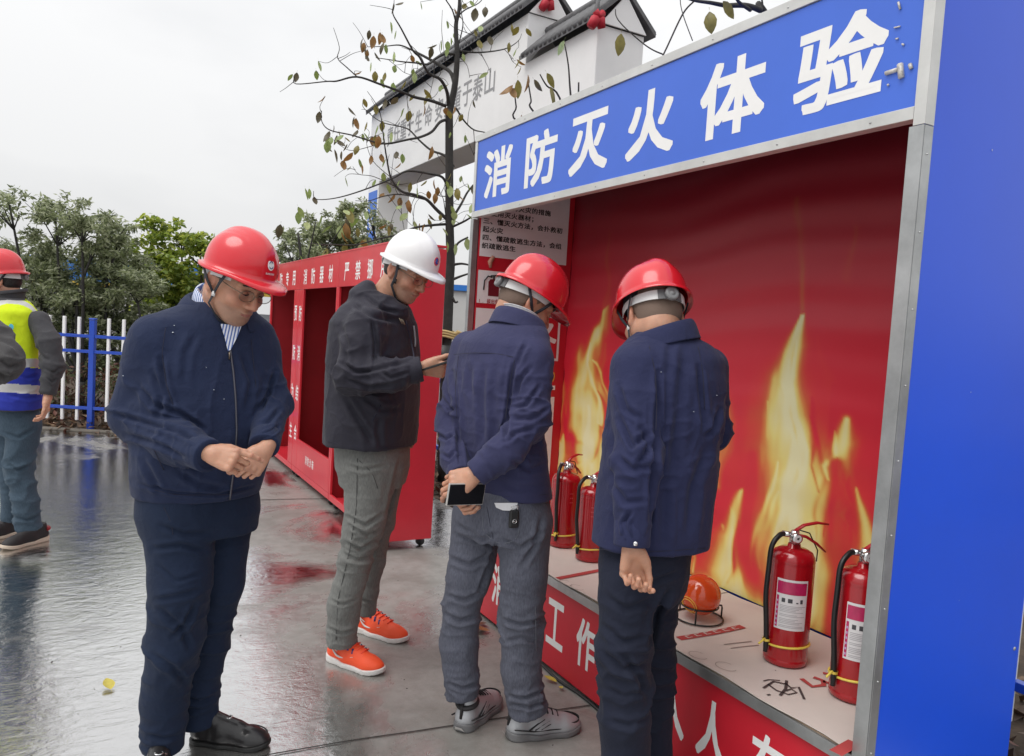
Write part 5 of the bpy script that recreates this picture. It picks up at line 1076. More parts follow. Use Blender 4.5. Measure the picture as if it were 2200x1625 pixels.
class Man:
    def __init__(s, px0, py0, d0, label, group='men in safety helmets at the training yard'):
        s.d0 = d0; p = at(px0, py0, d0); s.o = np.array([p[0], p[1], 0.0])
        s.root = empty('person', tuple(s.o), label, 'person', group, ROTZ); s.skin = []; s.cloths = []
    def pt(s, x, y, dd=0.0):
        v = at(x, y, s.d0+dd)-s.o; return A3(v@RGT, v@FWD, v[2])
    def r(s, px): return px*s.d0/F_PX
    def world(s, v): v = np.asarray(v); return s.o+v[..., :1]*RGT+v[..., 1:2]*FWD+v[..., 2:]*[0, 0, 1]
    def px(s, v): return proj(s.world(v))
    def part(s, name, v, f, m, parent=None, smooth=True): return link(name, mesh_np(name, v, f, smooth), m, parent or s.root)
    def col(s, rows, phi, ex=2.2):
        """rows: (y pixel, x centre pixel, dd, half side px, half front px)"""
        st = []
        for y, x, dd, a, b in rows: q = s.pt(x, y, dd); st.append((q[2], q[0], q[1], s.r(a), s.r(b)))
        return column(st, phi, ex)
    def limb(s, F, pts, k=0.03):
        """pts: (x, y, dd, radius px)"""
        q = [(s.pt(x, y, dd), s.r(r)) for x, y, dd, r in pts]
        for (a, ra), (b, rb) in zip(q[:-1], q[1:]): F.add(cone(a, b, ra, rb), k)
        return q
    def arm(s, F, pts, k=0.03, k0=0.03, k1=0.007):
        """sleeve built on its own, then joined: soft at the shoulder, crisp where it crosses the body"""
        G = Field(F.lo, F.lo+1e-3, F.res); G.ax = F.ax; G.F = np.full(F.F.shape, 0.25, np.float32)
        q = [(s.pt(x, y, dd), s.r(r)) for x, y, dd, r in pts]
        for (a, ra), (b, rb) in zip(q[:-1], q[1:]): G.add(cone(a, b, ra, rb), k)
        s.end(G, q, 1.3); X, Y, Z = F.grid((slice(None),)*3); p = q[0][0]; L_ = np.linalg.norm(q[1][0]-p)
        t = np.clip((np.sqrt((X-p[0])**2+(Y-p[1])**2+(Z-p[2])**2)/L_-0.25)/0.6, 0, 1); kk = k0+(k1-k0)*t
        h = np.clip(0.5+0.5*(F.F-G.F)/kk, 0, 1); F.F = (F.F*(1-h)+G.F*h-kk*h*(1-h)).astype(np.float32)
    def end(s, F, q, r=1.5, back=0.0):
        (a, ra), (b, rb) = q[-2], q[-1]; n = b-a; n /= np.linalg.norm(n); F.cut(b-n*back, n, rb*r+0.02)
    def folds(s, v, f, lines, auto=(), amp0=0.0015, seed=0):
        """lines: (pixel polyline, width m, depth m) grooves seen from the front; auto: (centre, radius, amp, stretch)"""
        n = normals(v, f); d = amp0*(vnoise(v*14, seed)-0.5)*2+0.6*amp0*(vnoise(v*34, seed+1)-0.5)*2
        for c, R_, amp, stv in auto:
            w_ = np.exp(-(((v-c)**2).sum(1)/R_**2)); q = v*np.asarray(stv); q = q+0.9*np.stack([vnoise(v*9, seed+5), vnoise(v*9+7, seed+6), vnoise(v*9+13, seed+7)], 1)
            g = 1-np.abs(2*vnoise(q, seed+9)-1); d += w_*amp*(g**4-0.25)*2.4
        uv = s.px(v); front = np.clip(-n[:, 1]*3+0.35, 0, 1)
        for pts, wd, dep in lines:
            best = np.full(len(v), 1e9); tt = np.zeros(len(v)); L_ = len(pts)-1
            for i, ((x0, y0), (x1, y1)) in enumerate(zip(pts[:-1], pts[1:])):
                dx, dy = x1-x0, y1-y0; t = np.clip(((uv[:, 0]-x0)*dx+(uv[:, 1]-y0)*dy)/(dx*dx+dy*dy+1e-9), 0, 1)
                e = np.hypot(uv[:, 0]-x0-t*dx, uv[:, 1]-y0-t*dy); m = e < best; best = np.where(m, e, best); tt = np.where(m, (i+t)/L_, tt)
            wd = wd*0.8; dep = dep*1.5; e = best*s.d0/F_PX; fade = np.clip(np.minimum(tt, 1-tt)*5+0.25, 0, 1)
            d += front*fade*dep*(-np.exp(-(e/wd)**2)+0.75*np.exp(-((e-1.9*wd)/wd)**2))
        return v+n*d[:, None]
    def surf(s, V, x, y, out=0.003, rad=9):
        """point on the visible surface of V under pixel x, y"""
        uv = s.px(V); e = np.hypot(uv[:, 0]-x, uv[:, 1]-y); m = e < rad
        if not m.any(): m = e <= np.partition(e, 6)[6]
        q = V[m]; dep = q[:, 1].min()+0.006; g = q[q[:, 1] < dep+0.012].mean(0); p = s.pt(x, y, g[1]+((s.o-CAMP)@FWD)-s.d0); p[1] -= out; return p
    def seam(s, V, pts, r, m, name, parent=None, n=9, out=0.001, flat=1.0):
        P = []
        for (x0, y0), (x1, y1) in zip(pts[:-1], pts[1:]):
            k = max(2, int(np.hypot(x1-x0, y1-y0)/n))
            for t in np.linspace(0, 1, k, endpoint=False): P.append(s.surf(V, x0+t*(x1-x0), y0+t*(y1-y0), out))
        P.append(s.surf(V, *pts[-1], out)); P = np.array(P)
        for _ in range(2): P[1:-1] = 0.25*P[:-2]+0.5*P[1:-1]+0.25*P[2:]
        b = MB(); b.tube(P, r, 6, flat=flat); return b.put(name, m, parent or s.root)
    def frame(s, fwd, up):
        f = np.asarray(fwd, float); f /= np.linalg.norm(f); u = np.asarray(up, float); u = u-(u@f)*f; u /= np.linalg.norm(u); return np.stack([np.cross(f, u), f, u], 1)
def hrot(yaw, pitch, roll=0.0):
    """head axes in local frame: yaw turns the nose from the camera (-y) towards +x; pitch nods down"""
    f = A3(sin(yaw)*cos(pitch), -cos(yaw)*cos(pitch), -sin(pitch)); u0 = A3(0, 0, 1); r = np.cross(f, u0); r /= np.linalg.norm(r); u = np.cross(r, f)
    r2 = r*cos(roll)+u*sin(roll); u2 = -r*sin(roll)+u*cos(roll); return np.stack([r2, f, u2], 1)

def head(man, c, Rm, neck_to, hs=1.0, glasses=False, hair=HAIR, helmet=HRED, emblem=None, number=None, neck_r=0.058, face=True, tilt=0.0, strap='y', helm_up=0.0, hk=1.0):
    """head centred at local point c with axes Rm; neck runs to local point neck_to"""
    c = np.asarray(c, float); W = lambda v: c+(np.asarray(v, float)*hs)@Rm.T
    nk = (Rm.T@(np.asarray(neck_to)-c))/hs
    F = Field((-0.13, -0.16, -0.30), (0.13, 0.16, 0.14), 0.0042); lo = F.lo
    e = lambda p, r, k=0.02, R=None: F.add(ell(p, r, R), k)
    e((0, -0.012, 0.034), (0.076, 0.096, 0.088), 0.01); e((0, 0.026, -0.040), (0.064, 0.066, 0.076), 0.03); e((0, 0.050, -0.080), (0.036, 0.036, 0.030), 0.025)
    F.add(ell((0, 0.074, -0.100), (0.020, 0.014, 0.014)), 0.02)
    for s_ in (-1, 1):
        F.add(cone((s_*0.058, -0.004, -0.052), (s_*0.026, 0.052, -0.094), 0.017, 0.017), 0.025)
        e((s_*0.040, 0.062, -0.028), (0.026, 0.024, 0.022), 0.02)       # cheekbone
        F.add(cone((s_*0.012, 0.088, 0.026), (s_*0.046, 0.072, 0.026), 0.010, 0.009), 0.014)
    F.add(cone((0, 0.088, 0.016), (0, 0.110, -0.026), 0.008, 0.011), 0.012); F.add(ell((0, 0.111, -0.031), (0.012, 0.011, 0.010)), 0.008)
    for s_ in (-1, 1):
        F.add(ell((s_*0.013, 0.099, -0.034), (0.009, 0.010, 0.008)), 0.006)
        F.add(ell((s_*0.033, 0.096, 0.006), (0.017, 0.012, 0.011)), 0.014, 's'); e((s_*0.033, 0.078, 0.005), (0.0145, 0.0135, 0.011), 0.003)
    F.add(ell((0, 0.094, -0.058), (0.023, 0.010, 0.0065)), 0.008); F.add(ell((0, 0.091, -0.069), (0.019, 0.010, 0.0065)), 0.006); F.add(cone((-0.024, 0.094, -0.0635), (0.024, 0.094, -0.0635), 0.0022, 0.0022), 0.004, 's')
    F.add(cone((0, 0.090, -0.082), (0, 0.088, -0.084), 0.004, 0.004), 0.02, 's') if False else None
    for s_ in (-1, 1):
        a = s_*0.35; Re = np.array([[cos(a), -sin(a), 0], [sin(a), cos(a), 0], [0, 0, 1.]])
        F.add(ell((s_*0.080, -0.014, -0.006), (0.0085, 0.019, 0.032), Re), 0.006); F.add(ell((s_*0.088, -0.008, -0.002), (0.007, 0.010, 0.018), Re), 0.006, 's'); F.add(ell((s_*0.081, -0.006, -0.034), (0.007, 0.009, 0.010), Re), 0.006)
    n0 = A3(0, -0.030, -0.055); nd = nk-n0; nl = min(np.linalg.norm(nd), 0.24); F.add(cone(n0, n0+nd/np.linalg.norm(nd)*nl, neck_r*0.95/hs, neck_r*1.05/hs), 0.03)
    F.F[:, :, :2] = np.maximum(F.F[:, :, :2], 0.01); F.F[:, :2] = np.maximum(F.F[:, :2], 0.01); F.F[:, -2:] = np.maximum(F.F[:, -2:], 0.01); F.F[:2] = np.maximum(F.F[:2], 0.01); F.F[-2:] = np.maximum(F.F[-2:], 0.01)
    v, f = F.mesh(); v = relax(v, f, 1, 0.3)
    # pigment of the skin itself: beard shadow, redder cheeks, nose and ears, lips
    g = lambda p, r: np.exp(-(((v-np.array(p))/np.array(r))**2).sum(1)); col = np.ones((len(v), 3)); av = v*[-1, 1, 1]
    ga = lambda p, r: np.maximum(g(p, r), np.exp(-(((av-np.array(p))/np.array(r))**2).sum(1)))
    beard = np.clip((v[:, 1]-0.015)/0.04, 0, 1)*np.clip((-0.046-v[:, 2])/0.012, 0, 1)*np.clip((v[:, 2]+0.125)/0.02, 0, 1)*(0.7+0.6*vnoise(v*220, 4)); col *= 1-np.clip(beard, 0, 1)[:, None]*np.array([0.24, 0.17, 0.12])
    red = np.clip(ga((0.044, 0.075, -0.026), (0.028, 0.04, 0.024))*0.8+g((0, 0.112, -0.030), (0.018, 0.02, 0.016))+ga((0.084, -0.014, -0.006), (0.014, 0.03, 0.04)), 0, 1); col *= 1-red[:, None]*np.array([0.02, 0.20, 0.20])
    lip = np.clip((g((0, 0.096, -0.0635), (0.022, 0.03, 0.0085))-0.35)*3, 0, 1); col *= 1-lip[:, None]*np.array([0.14, 0.42, 0.36])
    eye = ga((0.033, 0.092, -0.004), (0.018, 0.02, 0.011)); col *= 1-eye[:, None]*np.array([0.20, 0.22, 0.20]); man.skin.append((W(v), f, col))
    # cropped hair: shell on the skull clipped by the hairline
    H = Field((-0.11, -0.14, -0.10), (0.11, 0.12, 0.14), 0.0045); H.add(ell((0, -0.012, 0.034), (0.0785, 0.0990, 0.0905)), 0.005); H.add(ell((0, -0.038, -0.02), (0.064, 0.058, 0.055)), 0.03)
    X, Y, Z = H.grid((slice(None),)*3); line = np.maximum(-0.050-Z, np.minimum(Y+0.024, -0.014-Z+np.clip(Y-0.008, 0, 1)*2.2)); line = np.minimum(line, np.maximum(Y-0.050, 0.02-Z)) if False else line
    H.F = np.maximum(H.F, line*0.8)
    hv, hf = H.mesh()
    if len(hv): man.part('hair', W(relax(hv, hf, 1)), hf, hair)
    if face:
        for s_ in (-1, 1):
            b = MB(); b.tube([W(q) for q in ((s_*0.014, 0.1005, 0.029), (s_*0.030, 0.0965, 0.034), (s_*0.050, 0.083, 0.028))], [0.0030*hs, 0.0036*hs, 0.0018*hs], 6); b.put('eyebrow', HAIR, man.root)
            b = MB(); b.tube([W(q) for q in ((s_*0.020, 0.0895, 0.003), (s_*0.032, 0.0925, 0.0005), (s_*0.047, 0.084, 0.004))], [0.0013*hs, 0.0020*hs, 0.0010*hs], 6); b.put('eyelashes', HAIR, man.root)
        b = MB(); b.tube([W(q) for q in ((-0.021, 0.0945, -0.0635), (0, 0.1015, -0.063), (0.021, 0.0945, -0.0635))], [0.0010*hs, 0.0022*hs, 0.0010*hs], 6); b.put('mouth_line', LIP, man.root)
    if glasses:
        g = MB(); 
        for s_ in (-1, 1):
            ring = [W((s_*0.034+0.025*cos(a)*(1-0.1*abs(sin(a))), 0.106-0.010*abs(0.034+0.025*cos(a))/0.05, 0.001+0.018*np.sign(sin(a))*abs(sin(a))**0.8)) for a in np.linspace(0, 2*pi, 25)]; g.tube(ring, 0.0013*hs, 6)
            g.tube([W((s_*0.060, 0.096, 0.010)), W((s_*0.074, 0.06, 0.010)), W((s_*0.083, 0.0, 0.012)), W((s_*0.082, -0.03, 0.0))], 0.0014*hs, 6)
        g.tube([W((-0.010, 0.107, 0.004)), W((0, 0.111, 0.008)), W((0.010, 0.107, 0.004))], 0.0013*hs, 6)
        go_ = g.put('spectacles', METAL, man.root)
        for s_ in (-1, 1):
            b = MB(); pts = [W((s_*0.034+0.0245*cos(a)*(1-0.1*abs(sin(a))), 0.106-0.010*abs(0.034+0.0245*cos(a))/0.05, 0.001+0.0175*np.sign(sin(a))*abs(sin(a))**0.8)) for a in np.linspace(0, 2*pi, 24, endpoint=False)]
            b.add(pts, [tuple(range(24))]); b.put('lens', GLS, go_)
    # helmet, in its own frame: x side, y front, z up, rim at z=0
    hc = W((0, 0.000, 0.040+helm_up)); ct, st_ = cos(tilt), sin(tilt); Rh = Rm@np.array([[1, 0, 0], [0, ct, st_], [0, -st_, ct]])
    nu, nv = 72, 30; V = []
    ax_, ay_, hh = 0.112*hk, 0.136*hk, 0.142*hk
    for j in range(nv+1):
        for i in range(nu):
            u = 2*pi*i/nu; cu, su = cos(u), sin(u)      # u=pi/2 is the front
            front = max(0, 1-abs(((u-pi/2+pi) % (2*pi))-pi)/1.15); fr = front*front*(3-2*front)
            back = max(0, 1-abs(((u+pi/2+pi) % (2*pi))-pi)/1.0); bk = back*back*(3-2*back)
            if j <= nv-5:
                t = j/(nv-5); a = t*pi/2; rr = sin(a)**0.92; z = hh*cos(a)**0.80
                x, y = ax_*cu*rr, ay_*su*rr; y += 0.0
                # raised crest along the top with two side ribs
                wx = abs(x); crest = np.exp(-(wx/0.027)**4)*np.clip((z/hh-0.25)/0.3, 0, 1); z += 0.008*crest
                rib = np.exp(-((wx-0.052)/0.006)**2)*np.clip((z/hh-0.35)/0.3, 0, 1); z -= 0.0022*rib
                P = (x, y, z)
            else:
                q = (j-(nv-5))/5; fl = 0.010+0.046*fr+0.008*bk; rx, ry = ax_+0.002, ay_+0.002
                ext = fl*min(1, q*1.25); dz = -0.004*q-0.016*fr*q-0.006*bk*q-(0.006 if q > 0.85 else 0)+0.006*(1-fr)*(1-bk)*(-q)*0
                P = ((rx+ext*(1-0.25*fr))*cu, (ry+ext)*su, dz)
            V.append(P)
    Fq = [(j*nu+i, j*nu+(i+1) % nu, (j+1)*nu+(i+1) % nu, (j+1)*nu+i) for j in range(nv) for i in range(nu)]
    V = np.array(V); inner = V*np.array([0.975, 0.978, 0.975])+np.array([0, 0, 0.0]); inner[-nu:] = V[-nu:]+np.array([0, 0, -0.0028]); ni = len(V)
    Fi = [(d+ni, cc+ni, b_+ni, a+ni) for a, b_, cc, d in Fq]; rim = [((nv)*nu+i, (nv)*nu+(i+1) % nu, (nv)*nu+(i+1) % nu+ni, nv*nu+i+ni) for i in range(nu)]
    me = mesh_np('safety_helmet', np.concatenate([V, inner])*hs, np.array(Fq+Fi+rim)[:, ::-1], True); ho = link('safety_helmet', me, helmet, man.root)
    M_ = np.eye(4); M_[:3, :3] = Rh; M_[:3, 3] = hc; ho.matrix_local = Matrix(M_.tolist())
    Hh = lambda q: np.asarray(q, float)*hs
    to_h = lambda q: Rh.T@(W(q)-hc)          # head coords -> helmet frame (scaled)
    b = MB(); n = 44; v_ = []
    for i in range(n+1):
        a = -pi/2-2.1+4.2*i/n
        dr = 0.020*max(0, -sin(a))+0.0
        for rr, z in ((1.0, -0.004-dr*0.55), (1.0, -0.026-dr*1.0), (0.975, -0.026-dr*1.0), (0.975, -0.004-dr*0.55)): v_.append(Hh((rr*0.0885*cos(a), rr*0.1165*sin(a)-0.006, z)))
    b.add(v_, [(i*4+k, i*4+(k+1) % 4, (i+1)*4+(k+1) % 4, (i+1)*4+k) for i in range(n) for k in range(4)], 0, False); b.put('headband', BAND, ho)
    b = MB(); v_ = []
    for i in range(13):
        a = -pi/2-0.42+0.84*i/12
        for rr, z in ((1.03, -0.016), (1.03, -0.047), (1.0, -0.047), (1.0, -0.016)): v_.append(Hh((rr*0.0885*cos(a), rr*0.1165*sin(a)-0.006, z)))
    b.add(v_, [(i*4+k, i*4+(k+1) % 4, (i+1)*4+(k+1) % 4, (i+1)*4+k) for i in range(12) for k in range(4)]+[(0, 3, 2, 1), (48, 49, 50, 51)]); b.put('band_clip', mat('band_dark', (0.10, 0.10, 0.105), 0.5), ho)
    b = MB(); kc = Hh((0, -0.1245, -0.032))
    prof = [(0.0004, 0.014), (0.006, 0.014), (0.007, 0.011), (0.012, 0.012), (0.019, 0.013), (0.021, 0.009), (0.021, 0.0), (0.0004, 0.0)]; nk_ = 32; v_ = []
    for r_, d_ in prof:
        for i in range(nk_): a = 2*pi*i/nk_; q = r_*(1+0.035*cos(12*a)*(r_ > 0.015)); v_.append(kc+Hh((q*cos(a), -d_, q*sin(a))))
    b.add(v_, [(i*nk_+k, i*nk_+(k+1) % nk_, (i+1)*nk_+(k+1) % nk_, (i+1)*nk_+k) for i in range(len(prof)-1) for k in range(nk_)], 0, True); b.put('knob', KNOB, ho)
    # dark cradle under the shell
    b = MB(); b.lathe([(0.085*hs, -0.002*hs), (0.080*hs, 0.06*hs), (0.05*hs, 0.105*hs), (0.001, 0.118*hs)], 24); b.v = [(x, y*1.18, z) for x, y, z in b.v]; b.put('cradle', STRAP, ho)
    chin = to_h((0, 0.072, -0.127)); jaw = {s_: to_h((s_*0.079, 0.014, -0.074)) for s_ in (-1, 1)}; mid = {s_: to_h((s_*0.078, 0.016, -0.040)) for s_ in (-1, 1)}; low = {s_: to_h((s_*0.054, 0.052, -0.110)) for s_ in (-1, 1)}
    for s_ in (-1, 1):
        b = MB(); top_f = Hh((s_*0.094, 0.050, -0.004)); top_b = Hh((s_*0.094, -0.055, -0.008))
        if strap == 'y':
            b.tube([top_f, (top_f+mid[s_])/2+Hh((s_*0.004, 0, 0)), mid[s_]], [0.0055]*3, 8, flat=0.25, up=Rh.T@Rm@A3(s_, 0, 0)); b.tube([top_b, (top_b+mid[s_])/2+Hh((s_*0.006, 0, 0)), mid[s_]], [0.0055]*3, 8, flat=0.25, up=Rh.T@Rm@A3(s_, 0, 0))
            b.tube([mid[s_], jaw[s_], low[s_], chin], [0.0055]*4, 8, flat=0.3, up=Rh.T@Rm@A3(s_, 0, -0.5)); bs = b.put('chin_strap', STRAP, ho)
            b = MB(); b.tube([mid[s_]+(0, 0, 0.008*hs), mid[s_]-(0, 0, 0.008*hs)], 0.0075, 8, flat=0.5, up=Rh.T@Rm@A3(s_, 0, 0)); b.put('buckle', BAND, ho)
        else:
            b.tube([Hh((s_*0.096, 0.012, -0.004)), to_h((s_*0.084, 0.022, -0.02)), to_h((s_*0.080, 0.022, -0.066)), low[s_], chin], [0.007]*5, 8, flat=0.3, up=Rh.T@Rm@A3(s_, 0, -0.2)); b.put('chin_strap', STRAP, ho)
            b = MB(); q = to_h((s_*0.079, 0.025, -0.042)); b.tube([q+(0, 0, 0.010), q-(0, 0, 0.010)], 0.009, 8, flat=0.5, up=Rh.T@Rm@A3(s_, 0, 0)); b.put('buckle', BLACK, ho)
    # prints sit on the shell
    def on(u, z):     # azimuth from front, height -> shell point
        ca = (np.clip(z/hh, 0, 1))**(1/0.80); a = math.acos(ca); rr = sin(a)**0.92; return A3(ax_*sin(u)*rr, ay_*cos(u)*rr, z)*hs*1.012
    def decal(u0, z0, poly, m_, name, par=None, lift=1.0):
        b = MB(); n = len(poly); cx_, cy_ = np.mean(poly, 0); P = [on(u0+(cx_+(x-cx_)*t)/0.125, z0+(cy_+(y-cy_)*t)*0.95)*lift for t in (1.0, 0.66, 0.33) for x, y in poly]+[on(u0+cx_/0.125, z0+cy_*0.95)*lift]
        b.add(P, [(k*n+i, k*n+(i+1) % n, (k+1)*n+(i+1) % n, (k+1)*n+i) for k in (0, 1) for i in range(n)]+[(2*n+i, 2*n+(i+1) % n, 3*n) for i in range(n)], 0, True); return b.put(name, m_, par or ho)
    circ2 = lambda r, n=24, cx=0, cy=0: [(cx+r*cos(a), cy+r*sin(a)) for a in np.linspace(0, 2*pi, n, endpoint=False)]
    if emblem == 'swirl':
        decal(0, 0.050, circ2(0.0165), WHITE, 'emblem', lift=1.002)
        b = MB(); NAVY = mat('print_navy', (0.02, 0.03, 0.13), 0.5)
        for k in (0, pi): 
            P = [on((0.010*cos(a+k))/0.125, 0.050+0.010*sin(a+k))*1.006 for a in np.linspace(0.25, 2.7, 12)]; b.tube(P, [0.0008+0.0030*sin(pi*i/11) for i in range(12)], 6, flat=0.3)
        b.put('emblem_swirl', NAVY, ho)
        b = MB(); letters(b, '中建工程集团', lambda i: (on((-0.022+0.0076*i)/0.125, 0.021)*1.003, on((-0.0152+0.0076*i)/0.125, 0.021)-on((-0.022+0.0076*i)/0.125, 0.021), on(0, 0.0275)-on(0, 0.021)), 0.01, tight=False) if False else None
        for k in range(6):
            x = -0.021+0.0072*k; decal(0, 0.024, [(x, -0.003), (x+0.0052, -0.003), (x+0.0052, 0.003), (x, 0.003)], mat('print_pale', (0.62, 0.45, 0.45), 0.5), 'emblem_caption', lift=1.003)
    if emblem == 'ring':
        b = MB(); b.tube([on((0.0145*cos(a))/0.125, 0.048+0.0145*sin(a))*1.002 for a in np.linspace(0, 2*pi, 26)], 0.0028, 6); b.put('emblem_ring', mat('print_red', (0.5, 0.03, 0.06), 0.5), ho)
        b = MB(); b.tube([on((x)/0.125, 0.048+y)*1.003 for x, y in ((0.008, 0.006), (0.0, 0.0095), (-0.007, 0.0055), (0.0, 0.0), (0.007, -0.005), (0.0, -0.009), (-0.008, -0.006))], 0.0036, 6); b.put('emblem_swirl', mat('print_blue', (0.02, 0.09, 0.42), 0.5), ho)
    if number:
        b = MB()
        def pl(i):
            u = pi-(-0.020+0.0150*i)/0.115; o0 = on(u, 0.074)*1.003; return o0, on(u-0.0110/0.115, 0.074)*1.003-o0, on(u, 0.090)*1.003-o0
        letters(b, number, pl, 0.025); b.put('number', WHITE, ho)
    return W, ho

def hand(man, wrist, fdir, back, curls, thumb=(0.5, 0.6, 0.3), mirror=1, size=0.185, spread=0.10, cuff=None):
    """wrist point, finger direction, back of hand normal; curls: per finger (knuckle, mid, tip) bends; mirror=1 puts the thumb on +x"""
    sc = size/0.185; f_ = np.asarray(fdir, float); f_ /= np.linalg.norm(f_); u = np.asarray(back, float); u = u-(u@f_)*f_; u /= np.linalg.norm(u); x = np.cross(f_, u)*mirror
    B = np.stack([x, f_, u], 1)
    F = Field((-0.09, -0.05, -0.12), (0.11, 0.20, 0.07), 0.0023)
    # palm: slab of four metacarpals
    for i in range(4):
        xb = 0.016-0.0105*i*1.0; xk = 0.030-0.0195*i; F.add(cone((xb, 0.006, 0.0), (xk, 0.082-0.003*abs(i-1), -0.002*abs(i-1.4)), 0.0145, 0.0118), 0.012)
    F.add(cone((0.018, 0.012, -0.010), (0.034, 0.045, -0.014), 0.016, 0.015), 0.014); F.add(cone((-0.018, 0.015, -0.008), (-0.027, 0.055, -0.008), 0.013, 0.011), 0.012)
    F.add(cone((0, -0.028, 0.0), (0, 0.012, 0.0), 0.021, 0.022), 0.015); F.add(ell((0, -0.015, 0), (0.025, 0.024, 0.018)), 0.01)
    Ls = [(0.042, 0.026, 0.020), (0.047, 0.030, 0.021), (0.043, 0.027, 0.020), (0.033, 0.020, 0.018)]; rs = [0.0098, 0.0100, 0.0094, 0.0083]
    KN, NL = [], []
    for i in range(4):
        p = A3(0.030-0.0195*i, 0.082-0.003*abs(i-1), -0.002*abs(i-1.4)); sp = spread*(1.3-i)*0.5; ang = 0
        F.add(ell(p+A3(0, 0, 0.003), (rs[i]*1.05,)*3), 0.008)
        for k in range(3):
            ang += curls[i][k]; d = A3(sin(sp)*cos(ang), cos(sp)*cos(ang), -sin(ang)); q = p+d*Ls[i][k]; r0 = rs[i]*(1-0.09*k); F.add(cone(p, q, r0*0.97, r0*0.86), 0.0022 if k else 0.004); F.add(ell(q, (r0*0.93,)*3), 0.003); nrm_ = A3(0, sin(ang), cos(ang)); KN.append((p+nrm_*r0, 0.009)); p = q
            if k == 2: NL.append((p-d*0.003+nrm_*r0*0.8, 0.0075))
    # thumb leaves the side of the palm near its base
    a, b_, cc = thumb; p = A3(0.026, 0.022, -0.008); d = A3(sin(a)*cos(b_), cos(a), -sin(b_)*sin(a)); d /= np.linalg.norm(d); q = p+d*0.042; F.add(cone(p, q, 0.0150, 0.0112), 0.010)
    d2 = d+A3(-0.5*cc, 0.55*cc, -0.35*cc); d2 /= np.linalg.norm(d2); q2 = q+d2*0.031; F.add(cone(q, q2, 0.0108, 0.0098), 0.005); d3 = d2+A3(-0.5*cc, 0.35*cc, -0.25*cc); d3 /= np.linalg.norm(d3); F.add(cone(q2, q2+d3*0.022, 0.0098, 0.0078), 0.004)
    v, f = F.mesh(); v = relax(v, f, 1, 0.12)
    if mirror < 0: f = f[:, ::-1]
    col = np.ones((len(v), 3)); kn = np.zeros(len(v))
    for q_, r_ in KN: kn = np.maximum(kn, np.exp(-((v-q_)**2).sum(1)/r_**2))
    col *= 1-kn[:, None]*np.array([0.05, 0.17, 0.17]); nl = np.zeros(len(v))
    for q_, r_ in NL: nl = np.maximum(nl, np.clip(2.2*np.exp(-((v-q_)**2).sum(1)/r_**2)-1.0, 0, 1))
    col *= 1+nl[:, None]*np.array([0.12, 0.10, 0.16]); out = np.asarray(wrist)+(v*sc)@B.T; man.skin.append((out, f, col)); return lambda q: np.asarray(wrist)+(np.asarray(q, float)*sc)@B.T

def inner_body(man, fields):
    """coarse continuous body below the clothes, joined with head and hands"""
    for F in fields:
        v, f = F.mesh(0.0-0.024, 2)
        if len(v): man.skin.append((v, f, np.ones((len(v), 3))))
def finish_body(man):
    V, Fc, n = [], [], 0
    for v, f, c in man.skin: V.append(v); Fc.append(f+n); n += len(v)
    o = man.part('body', np.concatenate(V), np.concatenate(Fc), SKIN); c = np.concatenate([q[2] for q in man.skin]); a = o.data.color_attributes.new('pigment', 'FLOAT_COLOR', 'POINT')
    a.data.foreach_set('color', np.concatenate([c, np.ones((len(c), 1))], 1).astype(np.float32).ravel())

def shoe(man, heel, toe_dir, L, up_m, sole_m, pitch=0.0, style='run', extra=None, roll=0.0):
    """heel: local ground point below the heel back; toe_dir: 2d direction in local x, y"""
    t = np.asarray([*toe_dir, 0.0], float); t /= np.linalg.norm(t); R_ = np.stack([np.cross(t, [0, 0, 1.]), t, A3(0, 0, 1)], 1); s_ = L/0.29
    W = lambda v: np.asarray(heel)+(np.asarray(v, float)*s_)@R_.T
    def shape(grow, sole):
        F = Field((-0.075, -0.03, -0.012), (0.075, 0.32, 0.16), 0.004); g = grow
        F.add(cone((0, 0.045, 0.035), (0.004, 0.12, 0.038), 0.034+g, 0.038+g), 0.02); F.add(cone((0.004, 0.12, 0.036), (0.008, 0.215, 0.030), 0.038+g, 0.040+g), 0.02)
        F.add(ell((0.006, 0.235, 0.026), (0.042+g, 0.055+g, 0.034+g)), 0.02); F.add(cone((0, 0.05, 0.05), (0, 0.058, 0.10), 0.035+g, 0.034+g), 0.02)
        F.add(cone((0.002, 0.10, 0.078), (0.004, 0.17, 0.058), 0.030+g, 0.028+g), 0.025)
        X, Y, Z = F.grid((slice(None),)*3); return F, X, Y, Z
    lift = (0.020+0.010*0) if style == 'run' else 0.016
    F, X, Y, Z = shape(0.0, False); top = lift+(0.014*np.clip(1-Y/0.12, 0, 1) if style == 'run' else 0)+0.012*np.clip((Y-0.20)/0.09, 0, 1)**2
    clip = np.maximum(top-Z-0.002, np.where(Y < 0.10, Z-0.112+0.06*np.clip(Y-0.03, 0, 1), -1)); F.F = np.maximum(F.F, clip)
    v, f = F.mesh(); uo = man.part('shoe', W(relax(v, f, 1, 0.4)), f, up_m)
    F, X, Y, Z = shape(0.005 if style == 'run' else 0.003, True); bot = 0.012*np.clip((Y-0.22)/0.07, 0, 1)**2+(0.008*np.clip((0.03-Y)/0.04, 0, 1) if style == 'run' else 0)
    # the sole is the shoe's outline pulled straight down
    ol = F.F[:, :, int(0.042/0.004)][:, :, None]+0*Z; F.F = np.maximum(np.maximum(ol, Z-top), bot-Z)
    v, f = F.mesh(); so_ = man.part('sole', W(relax(v, f, 1, 0.3)), f, sole_m, uo)
    return uo, W
